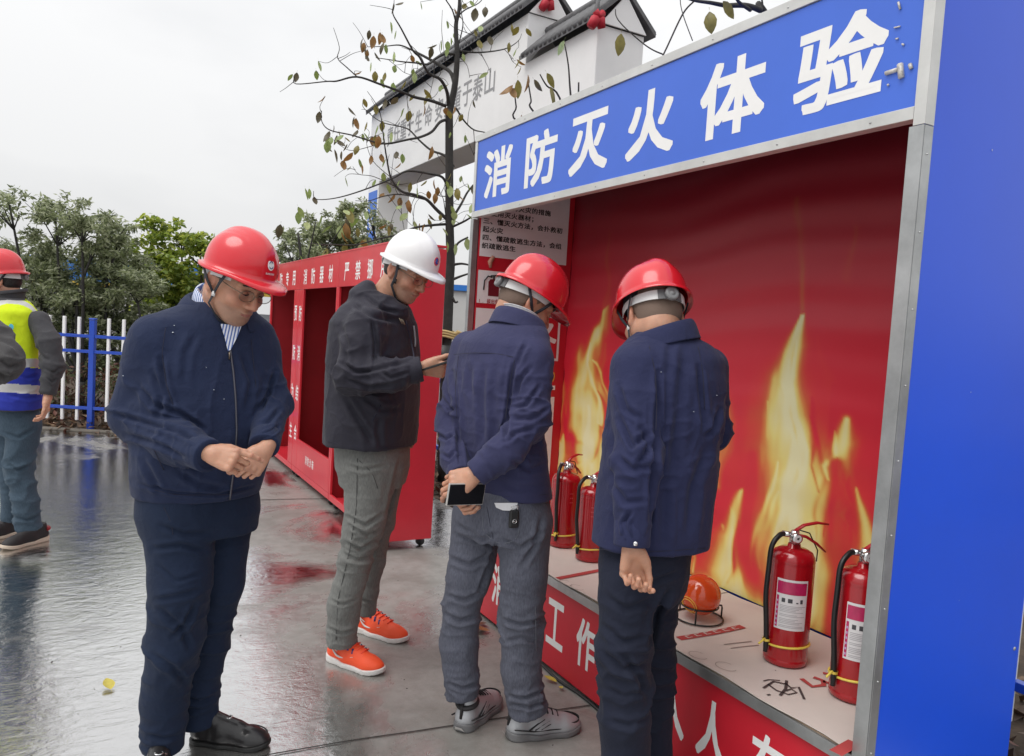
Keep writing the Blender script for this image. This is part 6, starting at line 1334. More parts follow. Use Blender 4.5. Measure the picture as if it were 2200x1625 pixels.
def collar(man, c, rx, ry, phi, m, prof, gap=0.5, tilt=0.0, lean=0.0, name='collar', tdir=0.0, thick=0.003):
    """band round the neck: c centre, prof list of (outward, height); open for +-gap radians at the front"""
    side = A3(cos(phi), sin(phi), 0); fr = A3(sin(phi), -cos(phi), 0); n = 48; V = []
    for i in range(n+1):
        a = gap+(2*pi-2*gap)*i/n      # from front, round the back
        ca, sa = cos(a), sin(a); base = side*sa*rx+fr*ca*ry; out = side*sa*ry+fr*ca*rx; out /= np.linalg.norm(out)
        for o_, h in prof: V.append(np.asarray(c)+base+out*o_+A3(0, 0, h-tilt*ca*rx-lean*sa*rx))
    k = len(prof); F_ = [(i*k+j, (i+1)*k+j, (i+1)*k+j+1, i*k+j+1) for i in range(n) for j in range(k-1)]
    me = mesh_np(name, V, np.array(F_), True); o = link(name, me, m, man.root); md = o.modifiers.new('thick', 'SOLIDIFY'); md.thickness = thick; md.offset = 0; sb = o.modifiers.new('s', 'SUBSURF'); sb.levels = 1; sb.render_levels = 1; return o
SHIRTC = [(0.0, -0.03), (0.0, 0.012), (0.002, 0.030), (0.009, 0.035), (0.018, 0.024), (0.027, 0.0), (0.034, -0.014)]
# ------------------------------------------------------------------ the men
def jacket(man, rows, phi, arms, res=0.0055, extra=(), name='jacket', m=None, lines=(), auto=(), amp0=0.0016, seed=0, ex=2.3):
    P = [man.pt(x, y, dd) for y, x, dd, a, b in rows]; allp = P+[man.pt(x, y, dd) for A in arms for x, y, dd, r in A]
    allp = np.array(allp); F = Field(allp.min(0)-0.26, allp.max(0)+0.26, res)
    F.add(man.col(rows, phi, ex), 0.01)
    for e in extra: F.add(e, 0.03)
    for A in arms: man.arm(F, A)
    v, f = F.mesh(); v = relax(v, f, 1, 0.45); v = man.folds(v, f, lines, auto, amp0, seed); man.cloths.append(F)
    o = man.part(name, v, f, m); return o, v, f
def trousers(man, rows, phi, legs, res=0.0060, m=None, lines=(), auto=(), amp0=0.0016, seed=0, name='trousers'):
    allp = np.array([man.pt(x, y, dd) for y, x, dd, a, b in rows]+[man.pt(x, y, dd) for A in legs for x, y, dd, r in A]); F = Field(allp.min(0)-0.22, allp.max(0)+0.22, res)
    F.add(man.col(rows, phi, 2.1), 0.01)
    for i, A in enumerate(legs):
        # legs merge softly at the hip only
        G = Field(F.lo, F.lo+(np.array(F.F.shape)-1)*res-1e-5, res); G.F = G.F[:F.F.shape[0], :F.F.shape[1], :F.F.shape[2]]
        q = man.limb(G, A, 0.02); man.end(G, q, 1.25)
        n = [min(a, b) for a, b in zip(F.F.shape, G.F.shape)]; A_, B_ = F.F[:n[0], :n[1], :n[2]], G.F[:n[0], :n[1], :n[2]]
        z = F.ax[2][None, None, :n[2]]; zh = q[0][0][2]; k = np.clip(0.006+0.05*(z-zh+0.10)/0.2, 0.006, 0.05)
        h = np.clip(0.5+0.5*(A_-B_)/k, 0, 1); F.F[:n[0], :n[1], :n[2]] = A_*(1-h)+B_*h-k*h*(1-h)
    v, f = F.mesh(); v = relax(v, f, 2, 0.45); v = man.folds(v, f, lines, auto, amp0, seed); man.cloths.append(F)
    o = man.part(name, v, f, m); return o, v, f
def gl(man, x, y): p = ground(x, y)-man.o; return A3(p@RGT, p@FWD, 0.0)
def cuffs(man, m, A, grow=2.0, ln=0.055, name='cuff'):
    (x0, y0, d0_, r0), (x1, y1, d1, r1) = A[-2], A[-1]; a, b = man.pt(x0, y0, d0_), man.pt(x1, y1, d1); n = (b-a)/np.linalg.norm(b-a); R_ = man.r(r1)
    mb = MB(); p = b-n*ln; mb.tube([p, p+n*0.003, b-n*0.004, b+n*0.001, b+n*0.0012], [R_*1.02, R_*1.10, R_*1.07, R_*1.04, R_*0.8], 22, caps=False); mb.put(name, m, man.root); return b, n, R_
def band_at(man, c, nrm, r0, r1, h, m, name): pass
NAVY1 = cloth('navy_jacket', (0.015, 0.023, 0.058), 0.30, 0.35, 0.12); NAVYT = cloth('navy_trousers', (0.010, 0.018, 0.042), 0.3, 0.2, 0.12)
NAVY3 = cloth('indigo_jacket', (0.036, 0.038, 0.092), 0.25, 0.45, 0.10); NAVY4 = cloth('navy_work_jacket', (0.021, 0.025, 0.070), 0.25, 0.4, 0.10); DARKT = cloth('dark_trousers', (0.013, 0.016, 0.031), 0.3, 0.2, 0.12)
CHAR = cloth('charcoal_shell', (0.027, 0.026, 0.038), 0.22, 0.4, 0.15, rough=0.7); GREYJ = denim('grey_denim', (0.095, 0.098, 0.094), (0.31, 0.315, 0.30), 0.7); BLUEJ = denim('indigo_denim', (0.040, 0.043, 0.064), (0.185, 0.195, 0.24), 0.7); WORKJ = denim('blue_denim', (0.028, 0.050, 0.076), (0.11, 0.155, 0.20), 0.6)
GREYS = cloth('grey_shirt_cloth', (0.060, 0.060, 0.066), 0.3, 0.3, 0.15); SEAM = mat('seam_dark', (0.018, 0.018, 0.036), 0.85); ZIPM = mat('zip_grey', (0.10, 0.10, 0.12), 0.4, 0.6)
WSH = cloth('white_shirt', (0.72, 0.72, 0.74), 0.15, 0.1, 0.04)
def striped():
    m = cloth('striped_shirt', (0.50, 0.56, 0.70), 0.1, 0.1, 0.05); t = m.node_tree; wv = t.nodes.new('ShaderNodeTexWave'); wv.inputs['Scale'].default_value = 42; wv.bands_direction = 'X'; co = t.nodes.new('ShaderNodeTexCoord'); r = t.nodes.new('ShaderNodeValToRGB')
    r.color_ramp.elements[0].color = (0.10, 0.16, 0.40, 1); r.color_ramp.elements[1].color = (0.68, 0.72, 0.80, 1); r.color_ramp.elements[0].position = 0.35; r.color_ramp.elements[1].position = 0.5
    t.links.new(co.outputs['Object'], wv.inputs[0]); t.links.new(wv.outputs[0], r.inputs[0]); t.links.new(r.outputs[0], t.nodes['Principled BSDF'].inputs['Base Color']); return m
STRIPE = striped()
LEATH = mat('black_leather', (0.016, 0.015, 0.016), 0.32, bump=(60, 0.25), coat=0.25)

# ---- 1: man in navy jacket, hands before his belly
m1 = Man(425, 1615, 2.45, 'bespectacled man in red helmet and navy zip jacket holding his hands together at his waist')
ph = 0.70
rows = [(652, 472, 0.02, 58, 52), (668, 462, 0.02, 92, 66), (694, 452, 0.01, 138, 84), (745, 446, 0, 154, 96), (850, 443, -0.01, 154, 110), (930, 438, -0.02, 148, 117), (990, 432, -0.02, 142, 117), (1030, 428, -0.01, 137, 112), (1058, 425, 0, 132, 107)]
aR = [(334, 732, -0.12, 52), (286, 893, -0.10, 47), (384, 953, -0.22, 38), (449, 980, -0.30, 31)]; aL = [(552, 752, 0.10, 46), (586, 868, 0.05, 38), (567, 960, -0.15, 29)]
el = m1.pt(286, 893, -0.1); el2 = m1.pt(586, 868, 0.05)
L1 = [([(300, 830), (330, 870), (390, 890), (440, 925)], 0.010, 0.006), ([(330, 800), (350, 850), (340, 900)], 0.012, 0.006), ([(250, 890), (300, 905), (370, 925), (430, 950)], 0.009, 0.006), ([(270, 935), (330, 950), (400, 985)], 0.009, 0.005),
      ([(345, 770), (355, 830), (372, 880)], 0.010, 0.007), ([(590, 800), (575, 850), (560, 880)], 0.009, 0.006), ([(600, 880), (580, 905), (560, 915)], 0.008, 0.005), ([(520, 760), (540, 820), (530, 880)], 0.012, 0.004), ([(380, 1010), (430, 1040), (480, 1050)], 0.012, 0.004), ([(310, 990), (330, 1030), (345, 1060)], 0.012, 0.004), ([(420, 720), (400, 760), (395, 820)], 0.014, 0.003), ([(560, 940), (585, 930), (600, 915)], 0.007, 0.005), ([(300, 1040), (380, 1060), (470, 1062), (545, 1045)], 0.006, 0.004)]
au = [(el, 0.15, 0.006, (10, 10, 26)), (el2, 0.12, 0.005, (12, 12, 26)), (m1.pt(400, 955, -0.22), 0.11, 0.005, (26, 12, 10)), (m1.pt(440, 900, -0.12), 0.25, 0.0025, (14, 14, 8))]
jo, V1, F1 = jacket(m1, rows, ph, [aR, aL], ex=2.05, m=NAVY1, lines=L1, auto=au, seed=3)
for A in (aR, aL): cuffs(m1, NAVY1, A)
collar(m1, m1.pt(470, 664, 0.02), 0.078, 0.070, ph, NAVY1, [(0.004, -0.03), (0.004, 0.010), (0.008, 0.026), (0.018, 0.030), (0.034, 0.014), (0.052, -0.020), (0.062, -0.045)], gap=0.42, tilt=0.35)
collar(m1, m1.pt(474, 657, 0.02), 0.066, 0.062, ph, STRIPE, [(0.0, -0.03), (0.0, 0.028), (0.004, 0.043), (0.011, 0.041), (0.019, 0.014), (0.024, -0.022)], gap=0.30, tilt=0.48, name='shirt_collar')
b = MB(); P = [m1.surf(V1, x, y, 0.010) for x, y in ((476, 696), (522, 700), (512, 725), (498, 752), (492, 754), (486, 728))]; b.add(P, [(0, 5, 4, 3, 2, 1)]); b.put('shirt_front', STRIPE, m1.root)
m1.seam(V1, [(495, 752), (502, 800), (507, 860), (509, 930), (504, 1000), (494, 1074)], 0.0032, ZIPM, 'zip', out=0.0015); b = MB(); p = m1.surf(V1, 495, 757, 0.006); b.tube([p, p-A3(0, 0, 0.022)], 0.004, 6, flat=0.5); b.put('zip_pull', METAL, m1.root)
m1.seam(V1, [(356, 705), (348, 760), (358, 830), (372, 870)], 0.0009, SEAM, 'seam'); m1.seam(V1, [(540, 730), (546, 790), (552, 850)], 0.0009, SEAM, 'seam'); m1.seam(V1, [(330, 965), (352, 1010)], 0.0013, SEAM, 'pocket_edge'); m1.seam(V1, [(299, 1046), (380, 1064), (490, 1063), (545, 1050)], 0.0008, SEAM, 'hem_stitch')
for x, y, r_ in ((372, 715, 0.003), (266, 808, 0.003), (375, 700, 0.002), (460, 838, 0.002), (482, 858, 0.002), (444, 790, 0.0015)):      # rain drops
    b = MB(); p = m1.surf(V1, x, y, 0.002); b.lathe([(r_, 0), (r_*0.7, r_*0.6), (0.0003, r_*0.8)], 8, c=p); b.put('rain_drop', mat('water_drop', (0.5, 0.55, 0.62), 0.1), m1.root, kind='stuff')
rowt = [(1040, 428, 0, 126, 96), (1100, 429, 0, 130, 100), (1140, 430, 0, 122, 94)]
lgR = [(388, 1112, -0.07, 76), (388, 1250, -0.10, 61), (374, 1380, -0.09, 56), (354, 1500, -0.06, 48), (350, 1608, -0.05, 45)]; lgL = [(472, 1112, 0.08, 72), (468, 1250, 0.07, 56), (446, 1380, 0.08, 45), (427, 1480, 0.09, 42), (426, 1552, 0.09, 41)]
L2 = [([(330, 1180), (390, 1172), (440, 1185)], 0.010, 0.005), ([(345, 1130), (400, 1150), (450, 1145)], 0.010, 0.004), ([(335, 1290), (380, 1282), (430, 1268)], 0.010, 0.004), ([(345, 1310), (390, 1350), (410, 1395)], 0.012, 0.005), ([(420, 1300), (400, 1340), (370, 1370)], 0.010, 0.006), ([(330, 1410), (370, 1430), (400, 1470)], 0.012, 0.005), ([(320, 1580), (350, 1588), (385, 1580)], 0.008, 0.004), ([(400, 1500), (430, 1510), (455, 1500)], 0.008, 0.005), ([(340, 1215), (380, 1250), (440, 1230)], 0.008, 0.003)]
to, VT, FT = trousers(m1, rowt, ph, [lgR, lgL], m=NAVYT, lines=L2, auto=[(m1.pt(370, 1370, -0.09), 0.16, 0.005, (9, 9, 20)), (m1.pt(445, 1370, 0.08), 0.15, 0.005, (9, 9, 20)), (m1.pt(352, 1580, -0.05), 0.10, 0.005, (10, 10, 26)), (m1.pt(428, 1520, 0.09), 0.10, 0.006, (10, 10, 26)), (m1.pt(430, 1130, 0), 0.14, 0.004, (12, 12, 18))], seed=11)
m1.seam(VT, [(352, 1090), (368, 1120), (372, 1150)], 0.0009, SEAM, 'pocket_edge', to)
for hx, tx, nm in (((404, 1590), (533, 1600), 0), ((346, 1628), (378, 1720), 1)):
    h_ = gl(m1, *hx); t_ = gl(m1, *tx); d_ = (t_-h_)[:2]; d_ = d_ if nm == 0 else A3(0.36, -0.93)[:2]
    u_, Wf = shoe(m1, h_, d_, 0.285, LEATH, mat('black_sole', (0.012, 0.012, 0.012), 0.5), style='loafer')
    b = MB(); b.tube([Wf((-0.022, 0.135, 0.086)), Wf((0, 0.142, 0.090)), Wf((0.024, 0.135, 0.086))], 0.006, 8, flat=0.5); b.tube([Wf((0.012*cos(a), 0.142+0.010*sin(a), 0.094)) for a in np.linspace(0, 2*pi, 14)], 0.0026, 6); b.put('buckle', CHROME, u_)
    b = MB(); b.tube([Wf((0.040*sin(a), 0.225+0.052*cos(a), 0.050-0.006*cos(a))) for a in np.linspace(-2.0, 2.0, 22)], 0.0026, 6); b.put('apron_seam', LEATH, u_)
Rm = hrot(radians(62), radians(28), 0.02)
head(m1, m1.pt(506, 606, -0.05), Rm, m1.pt(470, 705, 0.03), 1.0, True, HAIR, HRED, 'swirl', None, 0.062, True, radians(-13), hk=0.90)
b1 = m1.pt(458, 982, -0.30); hand(m1, m1.pt(453, 975, -0.305), (0.88, -0.16, -0.16), (0.05, -0.88, 0.42), [(0.40, 0.50, 0.25), (1.0, 1.15, 0.6), (1.15, 1.2, 0.7), (1.25, 1.2, 0.7)], (0.40, 0.75, 0.35), -1, 0.164)
hand(m1, m1.pt(569, 967, -0.165), (-0.36, -0.62, -0.70), (0.62, -0.62, 0.30), [(0.65, 0.85, 0.3), (1.0, 1.15, 0.6), (1.1, 1.2, 0.7), (1.2, 1.2, 0.7)], (0.50, 0.80, 0.5), 1, 0.166)
inner_body(m1, m1.cloths); finish_body(m1)

# ---- 2: man in white helmet looking at a phone
m2 = Man(780, 1400, 3.28, 'tall man in white helmet, dark hooded jacket and orange shoes looking down at a phone')
ph = 1.25
rows = [(640, 816, 0.0, 58, 46), (660, 810, 0, 92, 62), (695, 805, 0, 116, 80), (760, 805, 0, 120, 87), (850, 803, 0, 118, 90), (915, 799, 0, 118, 91), (951, 797, 0, 117, 90)]
aR = [(786, 708, -0.20, 44), (762, 806, -0.25, 38), (840, 806, -0.27, 31), (905, 793, -0.25, 24)]; aL = [(822, 708, 0.20, 42), (812, 815, 0.22, 36), (862, 890, 0.16, 28)]
hood = [cone(m2.pt(778, 640, -0.07), m2.pt(848, 668, -0.10), m2.r(23), m2.r(18)), cone(m2.pt(778, 640, 0.09), m2.pt(850, 670, 0.09), m2.r(23), m2.r(17)), cone(m2.pt(774, 636, -0.07), m2.pt(774, 636, 0.09), m2.r(20), m2.r(20)), cone(m2.pt(862, 672, -0.07), m2.pt(862, 672, 0.07), m2.r(16), m2.r(16)), cone(m2.pt(790, 618, -0.05), m2.pt(790, 618, 0.06), m2.r(16), m2.r(16))]
L1 = [([(725, 780), (770, 800), (830, 790), (890, 775)], 0.010, 0.004), ([(745, 815), (790, 830), (850, 826)], 0.009, 0.006), ([(740, 780), (760, 800), (800, 798)], 0.009, 0.006), ([(800, 690), (806, 740), (804, 780)], 0.010, 0.006), ([(780, 850), (820, 880), (860, 880)], 0.014, 0.005), ([(745, 860), (775, 910), (800, 950)], 0.014, 0.006), ([(735, 700), (745, 740), (740, 790)], 0.012, 0.004), ([(790, 640), (820, 665), (860, 672)], 0.010, 0.007), ([(760, 655), (800, 680), (850, 690)], 0.012, 0.007), ([(815, 900), (812, 930), (818, 962)], 0.014, 0.004), ([(820, 800), (840, 812), (880, 800)], 0.008, 0.005)]
jo, V2, F2 = jacket(m2, rows, ph, [aR, aL], res=0.0062, extra=hood, m=CHAR, lines=L1, auto=[(m2.pt(762, 806, -0.25), 0.17, 0.007, (10, 10, 24)), (m2.pt(850, 805, -0.26), 0.13, 0.006, (24, 10, 10)), (m2.pt(800, 900, -0.1), 0.25, 0.003, (12, 12, 6)), (m2.pt(815, 655, -0.08), 0.10, 0.006, (12, 12, 26))], seed=21)
cuffs(m2, CHAR, aR, ln=0.05)
m2.seam(V2, [(872, 690), (885, 740), (895, 800)], 0.003, SEAM, 'zip', out=0.001); m2.seam(V2, [(889, 700), (893, 730), (892, 745)], 0.004, mat('zip_pale', (0.3, 0.3, 0.32), 0.4), 'zip_pull', out=0.002); m2.seam(V2, [(818, 870), (806, 895), (800, 905)], 0.003, SEAM, 'pocket_edge'); m2.seam(V2, [(704, 948), (745, 958), (830, 962), (888, 958)], 0.0010, SEAM, 'hem_stitch'); m2.seam(V2, [(798, 680), (806, 730), (808, 770)], 0.0010, SEAM, 'seam')
b = MB()
for k in range(3): p = [m2.surf(V2, 858+k*3.5, 684+k*1.5, 0.002), m2.surf(V2, 864+k*3.0, 696+k*1.0, 0.002)]; b.tube(p, 0.0016, 5)
b.put('chest_print', mat('print_gold', (0.35, 0.30, 0.22), 0.5), m2.root)
rowt = [(950, 802, 0, 96, 74), (1000, 802, 0, 96, 72), (1040, 802, 0, 88, 64)]
lgR = [(797, 1010, -0.08, 58), (784, 1120, -0.10, 42), (764, 1200, -0.10, 33), (739, 1300, -0.09, 34), (734, 1384, -0.08, 31)]; lgL = [(826, 1010, 0.09, 46), (814, 1120, 0.10, 34), (803, 1200, 0.11, 25), (789, 1270, 0.12, 25), (785, 1318, 0.13, 24)]
L2 = [([(745, 1110), (785, 1130), (822, 1105)], 0.010, 0.006), ([(742, 1165), (775, 1180), (815, 1160)], 0.010, 0.007), ([(735, 1190), (770, 1205), (800, 1195)], 0.010, 0.006), ([(745, 1000), (780, 1010), (830, 1000)], 0.010, 0.004), ([(710, 1290), (735, 1300), (765, 1290)], 0.008, 0.004), ([(705, 1350), (735, 1362), (762, 1352)], 0.008, 0.005), ([(752, 1130), (790, 1150), (818, 1140)], 0.009, 0.005), ([(860, 985), (845, 1050), (830, 1110)], 0.012, 0.005), ([(780, 1290), (800, 1296)], 0.007, 0.004)]
to, VT, FT = trousers(m2, rowt, ph, [lgR, lgL], res=0.0062, m=GREYJ, lines=L2, auto=[(m2.pt(768, 1180, -0.1), 0.16, 0.006, (10, 10, 24)), (m2.pt(736, 1360, -0.08), 0.10, 0.006, (10, 10, 28)), (m2.pt(800, 1180, 0.11), 0.14, 0.005, (10, 10, 24)), (m2.pt(800, 1010, 0), 0.16, 0.004, (12, 12, 20))], seed=31)
m2.seam(VT, [(768, 985), (766, 1090), (752, 1180), (726, 1290), (722, 1375)], 0.0016, mat('stitch_grey', (0.06, 0.06, 0.06), 0.8), 'side_seam', to); m2.seam(VT, [(772, 990), (800, 1015), (812, 1050)], 0.0014, MATS['stitch_grey'], 'pocket_edge', to)
ORU = mat('shoe_orange', (0.88, 0.085, 0.020), 0.55, bump=(300, 0.4)); NVY = mat('shoe_navy', (0.03, 0.03, 0.16), 0.6)
for (hx, tx) in (((703, 1412), (812, 1446)), ((762, 1350), (866, 1378))):
    h_ = gl(m2, *hx); t_ = gl(m2, *tx); u_, Wf = shoe(m2, h_, (t_-h_)[:2], 0.30, ORU, RUB)
    b = MB(); b.tube([Wf((0.037*sin(a), 0.056-0.040*cos(a)*1.0, 0.098-0.016*cos(a*0.5)**2)) for a in np.linspace(0.0, 2*pi, 26)], 0.011, 8); b.put('collar_padding', NVY, u_)
    b = MB()
    for k in range(5): y = 0.105+0.022*k; z = 0.111-0.0080*k; b.tube([Wf((-0.024, y, z-0.006)), Wf((0, y+0.006, z+0.003)), Wf((0.026, y, z-0.006))], 0.0035, 6)
    b.put('lace', mat('lace_orange', (0.85, 0.07, 0.03), 0.6), u_)
    b = MB()
    for k in range(4):
        for s_ in (-1, 1): y = 0.105+0.024*k; z = 0.101-0.009*k; b.tube([Wf((s_*0.027, y, z)), Wf((s_*0.037, y+0.004, z-0.018))], 0.005, 6, flat=0.5)
    b.put('eyelet_loop', NVY, u_)
    b = MB(); sw = [(0.050, 0.085), (0.075, 0.052), (0.10, 0.042), (0.13, 0.045), (0.165, 0.056), (0.10, 0.055)]
    b.tube([Wf((0.0445-0.002*(y > 0.14), y, z)) for y, z in smooth([np.array(q) for q in sw[:5]], 4)], [0.001+0.0035*sin(pi*min(1, i/12)) for i in range(17)], 6); b.tube([Wf((0.0440, y, z)) for y, z in smooth([np.array(q) for q in ((0.05, 0.085), (0.062, 0.075), (0.085, 0.062))], 4)], 0.002, 5); b.put('swoosh_mark', RUB, u_)
Rm = hrot(radians(60), radians(28), 0.02)
head(m2, m2.pt(874, 583, -0.03), Rm, m2.pt(818, 650, 0.0), 1.0, True, HAIR, HWHT, 'ring', None, 0.058, True, radians(-9), strap='i', hk=0.92)
hand(m2, m2.pt(909, 792, -0.25), (0.97, 0.05, -0.03), (-0.05, -0.80, -0.55), [(0.35, 0.5, 0.3), (0.45, 0.55, 0.35), (0.6, 0.6, 0.4), (0.7, 0.7, 0.4)], (0.5, 0.5, 0.2), -1, 0.18)
hand(m2, m2.pt(864, 892, 0.16), (0.3, 0.1, -0.95), (0.3, 0.9, 0.1), [(0.4, 0.5, 0.3)]*4, (0.4, 0.4, 0.2), 1, 0.18)
inner_body(m2, m2.cloths); finish_body(m2)
def phone(man, c, right, up, w_, h_, label, frame):
    """right, up in the man's axes; the glass faces right x up"""
    r_ = np.asarray(right, float); r_ /= np.linalg.norm(r_); u_ = np.asarray(up, float); u_ -= (u_@r_)*r_; u_ /= np.linalg.norm(u_); n_ = np.cross(r_, u_)
    o = empty('phone', (0, 0, 0), label, 'phone'); B = np.stack([r_, u_, n_], 1); G = np.stack([RGT, FWD, [0, 0, 1]], 1)@B
    M_ = np.eye(4); M_[:3, :3] = G; M_[:3, 3] = man.world(np.asarray(c)); o.matrix_world = Matrix(M_.tolist())
    b = MB(); b.box((-w_/2, -h_/2, -0.004), (w_/2, h_/2, 0.004), bev=0.003); b.put('case', frame, o)
    b = MB(); b.box((-w_/2+0.0035, -h_/2+0.0035, 0.0041), (w_/2-0.0035, h_/2-0.0035, 0.0048)); b.put('screen', mat('phone_glass', (0.012, 0.012, 0.014), 0.06, coat=0.5), o)
    b = MB(); b.box((-w_/2+0.006, h_/2-0.03, -0.0065), (-w_/2+0.026, h_/2-0.006, -0.0041), bev=0.001); b.put('camera_bump', BLACK, o); return o
phone(m2, m2.pt(945, 782, -0.25), (0.15, 0.98, 0.1), (0.92, -0.12, 0.36), 0.074, 0.15, 'dark phone in the hand of the man in white helmet', BLACK)

# ---- 3: man in indigo jacket, hands behind his back
m3 = Man(1075, 1565, 2.7, 'man in red helmet, blue jacket and jeans holding his hands behind his back')
ph = radians(130)
rows = [(688, 1112, 0, 54, 44), (706, 1102, 0, 88, 60), (735, 1084, 0, 120, 74), (790, 1074, 0, 128, 80), (860, 1067, 0, 122, 82), (920, 1070, 0, 117, 82), (985, 1079, 0, 114, 82), (1035, 1085, 0, 116, 82), (1058, 1088, 0, 117, 82)]
aL = [(1008, 752, 0.12, 43), (972, 905, 0.08, 35), (980, 985, -0.05, 31), (990, 1024, -0.13, 26)]; aR = [(1143, 775, -0.12, 43), (1142, 900, -0.17, 37), (1085, 970, -0.22, 33), (1024, 1018, -0.22, 27)]
L1 = [([(1106, 775), (1098, 830), (1090, 900), (1085, 950)], 0.009, 0.008), ([(1140, 790), (1115, 820), (1108, 850)], 0.009, 0.006), ([(1160, 830), (1130, 870), (1100, 880)], 0.009, 0.006), ([(1180, 880), (1140, 900), (1095, 900)], 0.010, 0.006), ([(1150, 920), (1110, 930), (1090, 950)], 0.009, 0.005), ([(975, 800), (985, 880), (985, 960), (992, 1000)], 0.009, 0.008), ([(945, 850), (965, 880), (980, 880)], 0.009, 0.005), ([(938, 930), (960, 945), (975, 935)], 0.008, 0.006), ([(950, 975), (965, 985), (980, 970)], 0.007, 0.005), ([(1040, 790), (1035, 870), (1040, 960)], 0.014, 0.004), ([(1065, 790), (1062, 860), (1066, 930)], 0.014, 0.003), ([(1010, 790), (1012, 850)], 0.012, 0.004), ([(1100, 990), (1140, 1010), (1170, 1000)], 0.012, 0.004), ([(1060, 1030), (1110, 1050), (1170, 1045)], 0.014, 0.003), ([(1130, 740), (1120, 760), (1110, 790)], 0.009, 0.005)]
jo, V3, F3 = jacket(m3, rows, ph, [aL, aR], ex=2.1, m=NAVY3, lines=L1, auto=[(m3.pt(1150, 900, -0.17), 0.15, 0.006, (12, 12, 24)), (m3.pt(966, 905, 0.08), 0.15, 0.006, (12, 12, 26)), (m3.pt(1060, 985, -0.2), 0.10, 0.005, (20, 10, 14)), (m3.pt(1050, 880, -0.1), 0.22, 0.0022, (18, 18, 4))], seed=41)
for A in (aL, aR): cuffs(m3, NAVY3, A)
b = MB(); p = m3.pt(1030, 1010, -0.255); b.lathe([(0.006, 0.0), (0.0055, -0.003), (0.0004, -0.004)], 12, c=p, axis='y'); b.put('cuff_button', CHROME, m3.root)
collar(m3, m3.pt(1116, 694, 0), 0.074, 0.064, ph, NAVY3, [(0.003, -0.03), (0.003, 0.012), (0.008, 0.026), (0.018, 0.026), (0.028, 0.004), (0.038, -0.022), (0.042, -0.030)], gap=0.5, tilt=0.40)
collar(m3, m3.pt(1118, 684, 0), 0.068, 0.060, ph, WSH, [(0.0, -0.03), (0.0, 0.012), (0.002, 0.020), (0.005, 0.020)], gap=0.4, tilt=0.40, name='shirt_collar')
m3.seam(V3, [(975, 762), (1020, 758), (1070, 760), (1105, 768)], 0.0009, SEAM, 'yoke_seam'); m3.seam(V3, [(1112, 745), (1102, 790), (1092, 850), (1086, 900)], 0.0009, SEAM, 'armhole_seam'); m3.seam(V3, [(985, 765), (978, 830), (982, 900)], 0.0009, SEAM, 'armhole_seam'); m3.seam(V3, [(1040, 1066), (1110, 1068), (1180, 1062)], 0.0008, SEAM, 'hem_stitch')
rowt = [(1045, 1080, 0, 112, 82), (1110, 1077, 0, 117, 88), (1150, 1075, 0, 108, 80)]
lgL = [(1026, 1130, 0.06, 58), (1008, 1230, 0.05, 47), (992, 1300, 0.05, 42), (986, 1385, 0.05, 41), (994, 1496, 0.05, 38)]; lgR = [(1128, 1130, -0.07, 56), (1125, 1230, -0.07, 50), (1120, 1340, -0.05, 46), (1120, 1440, -0.04, 42), (1136, 1528, -0.03, 41)]
L2 = [([(975, 1150), (1030, 1160), (1060, 1150)], 0.010, 0.005), ([(1080, 1160), (1120, 1180), (1168, 1140)], 0.010, 0.005), ([(965, 1200), (1010, 1215), (1055, 1190)], 0.011, 0.006), ([(960, 1280), (1000, 1290), (1030, 1275)], 0.010, 0.006), ([(955, 1320), (990, 1335), (1024, 1325)], 0.010, 0.006), ([(1080, 1330), (1120, 1345), (1162, 1330)], 0.010, 0.006), ([(1085, 1380), (1120, 1372), (1155, 1380)], 0.010, 0.004), ([(965, 1470), (995, 1480), (1025, 1470)], 0.008, 0.006), ([(1095, 1495), (1130, 1500), (1170, 1485)], 0.008, 0.007), ([(1100, 1515), (1140, 1520), (1172, 1508)], 0.007, 0.006), ([(1070, 1165), (1050, 1215), (1030, 1270)], 0.009, 0.007), ([(985, 1130), (1015, 1145), (1060, 1175)], 0.010, 0.004), ([(1165, 1110), (1150, 1170), (1120, 1220)], 0.011, 0.004)]
to, VT, FT = trousers(m3, rowt, ph, [lgL, lgR], m=BLUEJ, lines=L2, auto=[(m3.pt(1000, 1300, 0.05), 0.14, 0.006, (10, 10, 22)), (m3.pt(1122, 1340, -0.05), 0.14, 0.006, (10, 10, 22)), (m3.pt(994, 1470, 0.05), 0.09, 0.006, (10, 10, 28)), (m3.pt(1132, 1500, -0.03), 0.09, 0.007, (10, 10, 28)), (m3.pt(1075, 1130, 0), 0.16, 0.004, (14, 14, 18))], seed=51)
STG = mat('stitch_blue', (0.13, 0.14, 0.17), 0.8)
m3.seam(VT, [(1037, 1110), (1036, 1140), (1060, 1165), (1085, 1170), (1112, 1158), (1118, 1120), (1116, 1095)], 0.0014, STG, 'back_pocket', to); m3.seam(VT, [(1046, 1090), (1054, 1130), (1063, 1175)], 0.0009, SEAM, 'centre_seam', to); m3.seam(VT, [(1150, 1300), (1152, 1400)], 0.0012, STG, 'side_seam', to)
b = MB(); P = [m3.surf(VT, x, y, 0.006) for x, y in ((1062, 1080), (1112, 1080), (1110, 1092), (1098, 1097), (1080, 1096), (1066, 1090))]; b.add(P, [(0, 5, 4, 3, 2, 1)]); b.put('shirt_tail', WSH, m3.root)
SIL = mat('shoe_silver', (0.42, 0.43, 0.45), 0.4, 0.3, bump=(200, 0.3)); BLKM = mat('shoe_black_mesh', (0.022, 0.020, 0.022), 0.65, bump=(300, 0.5))
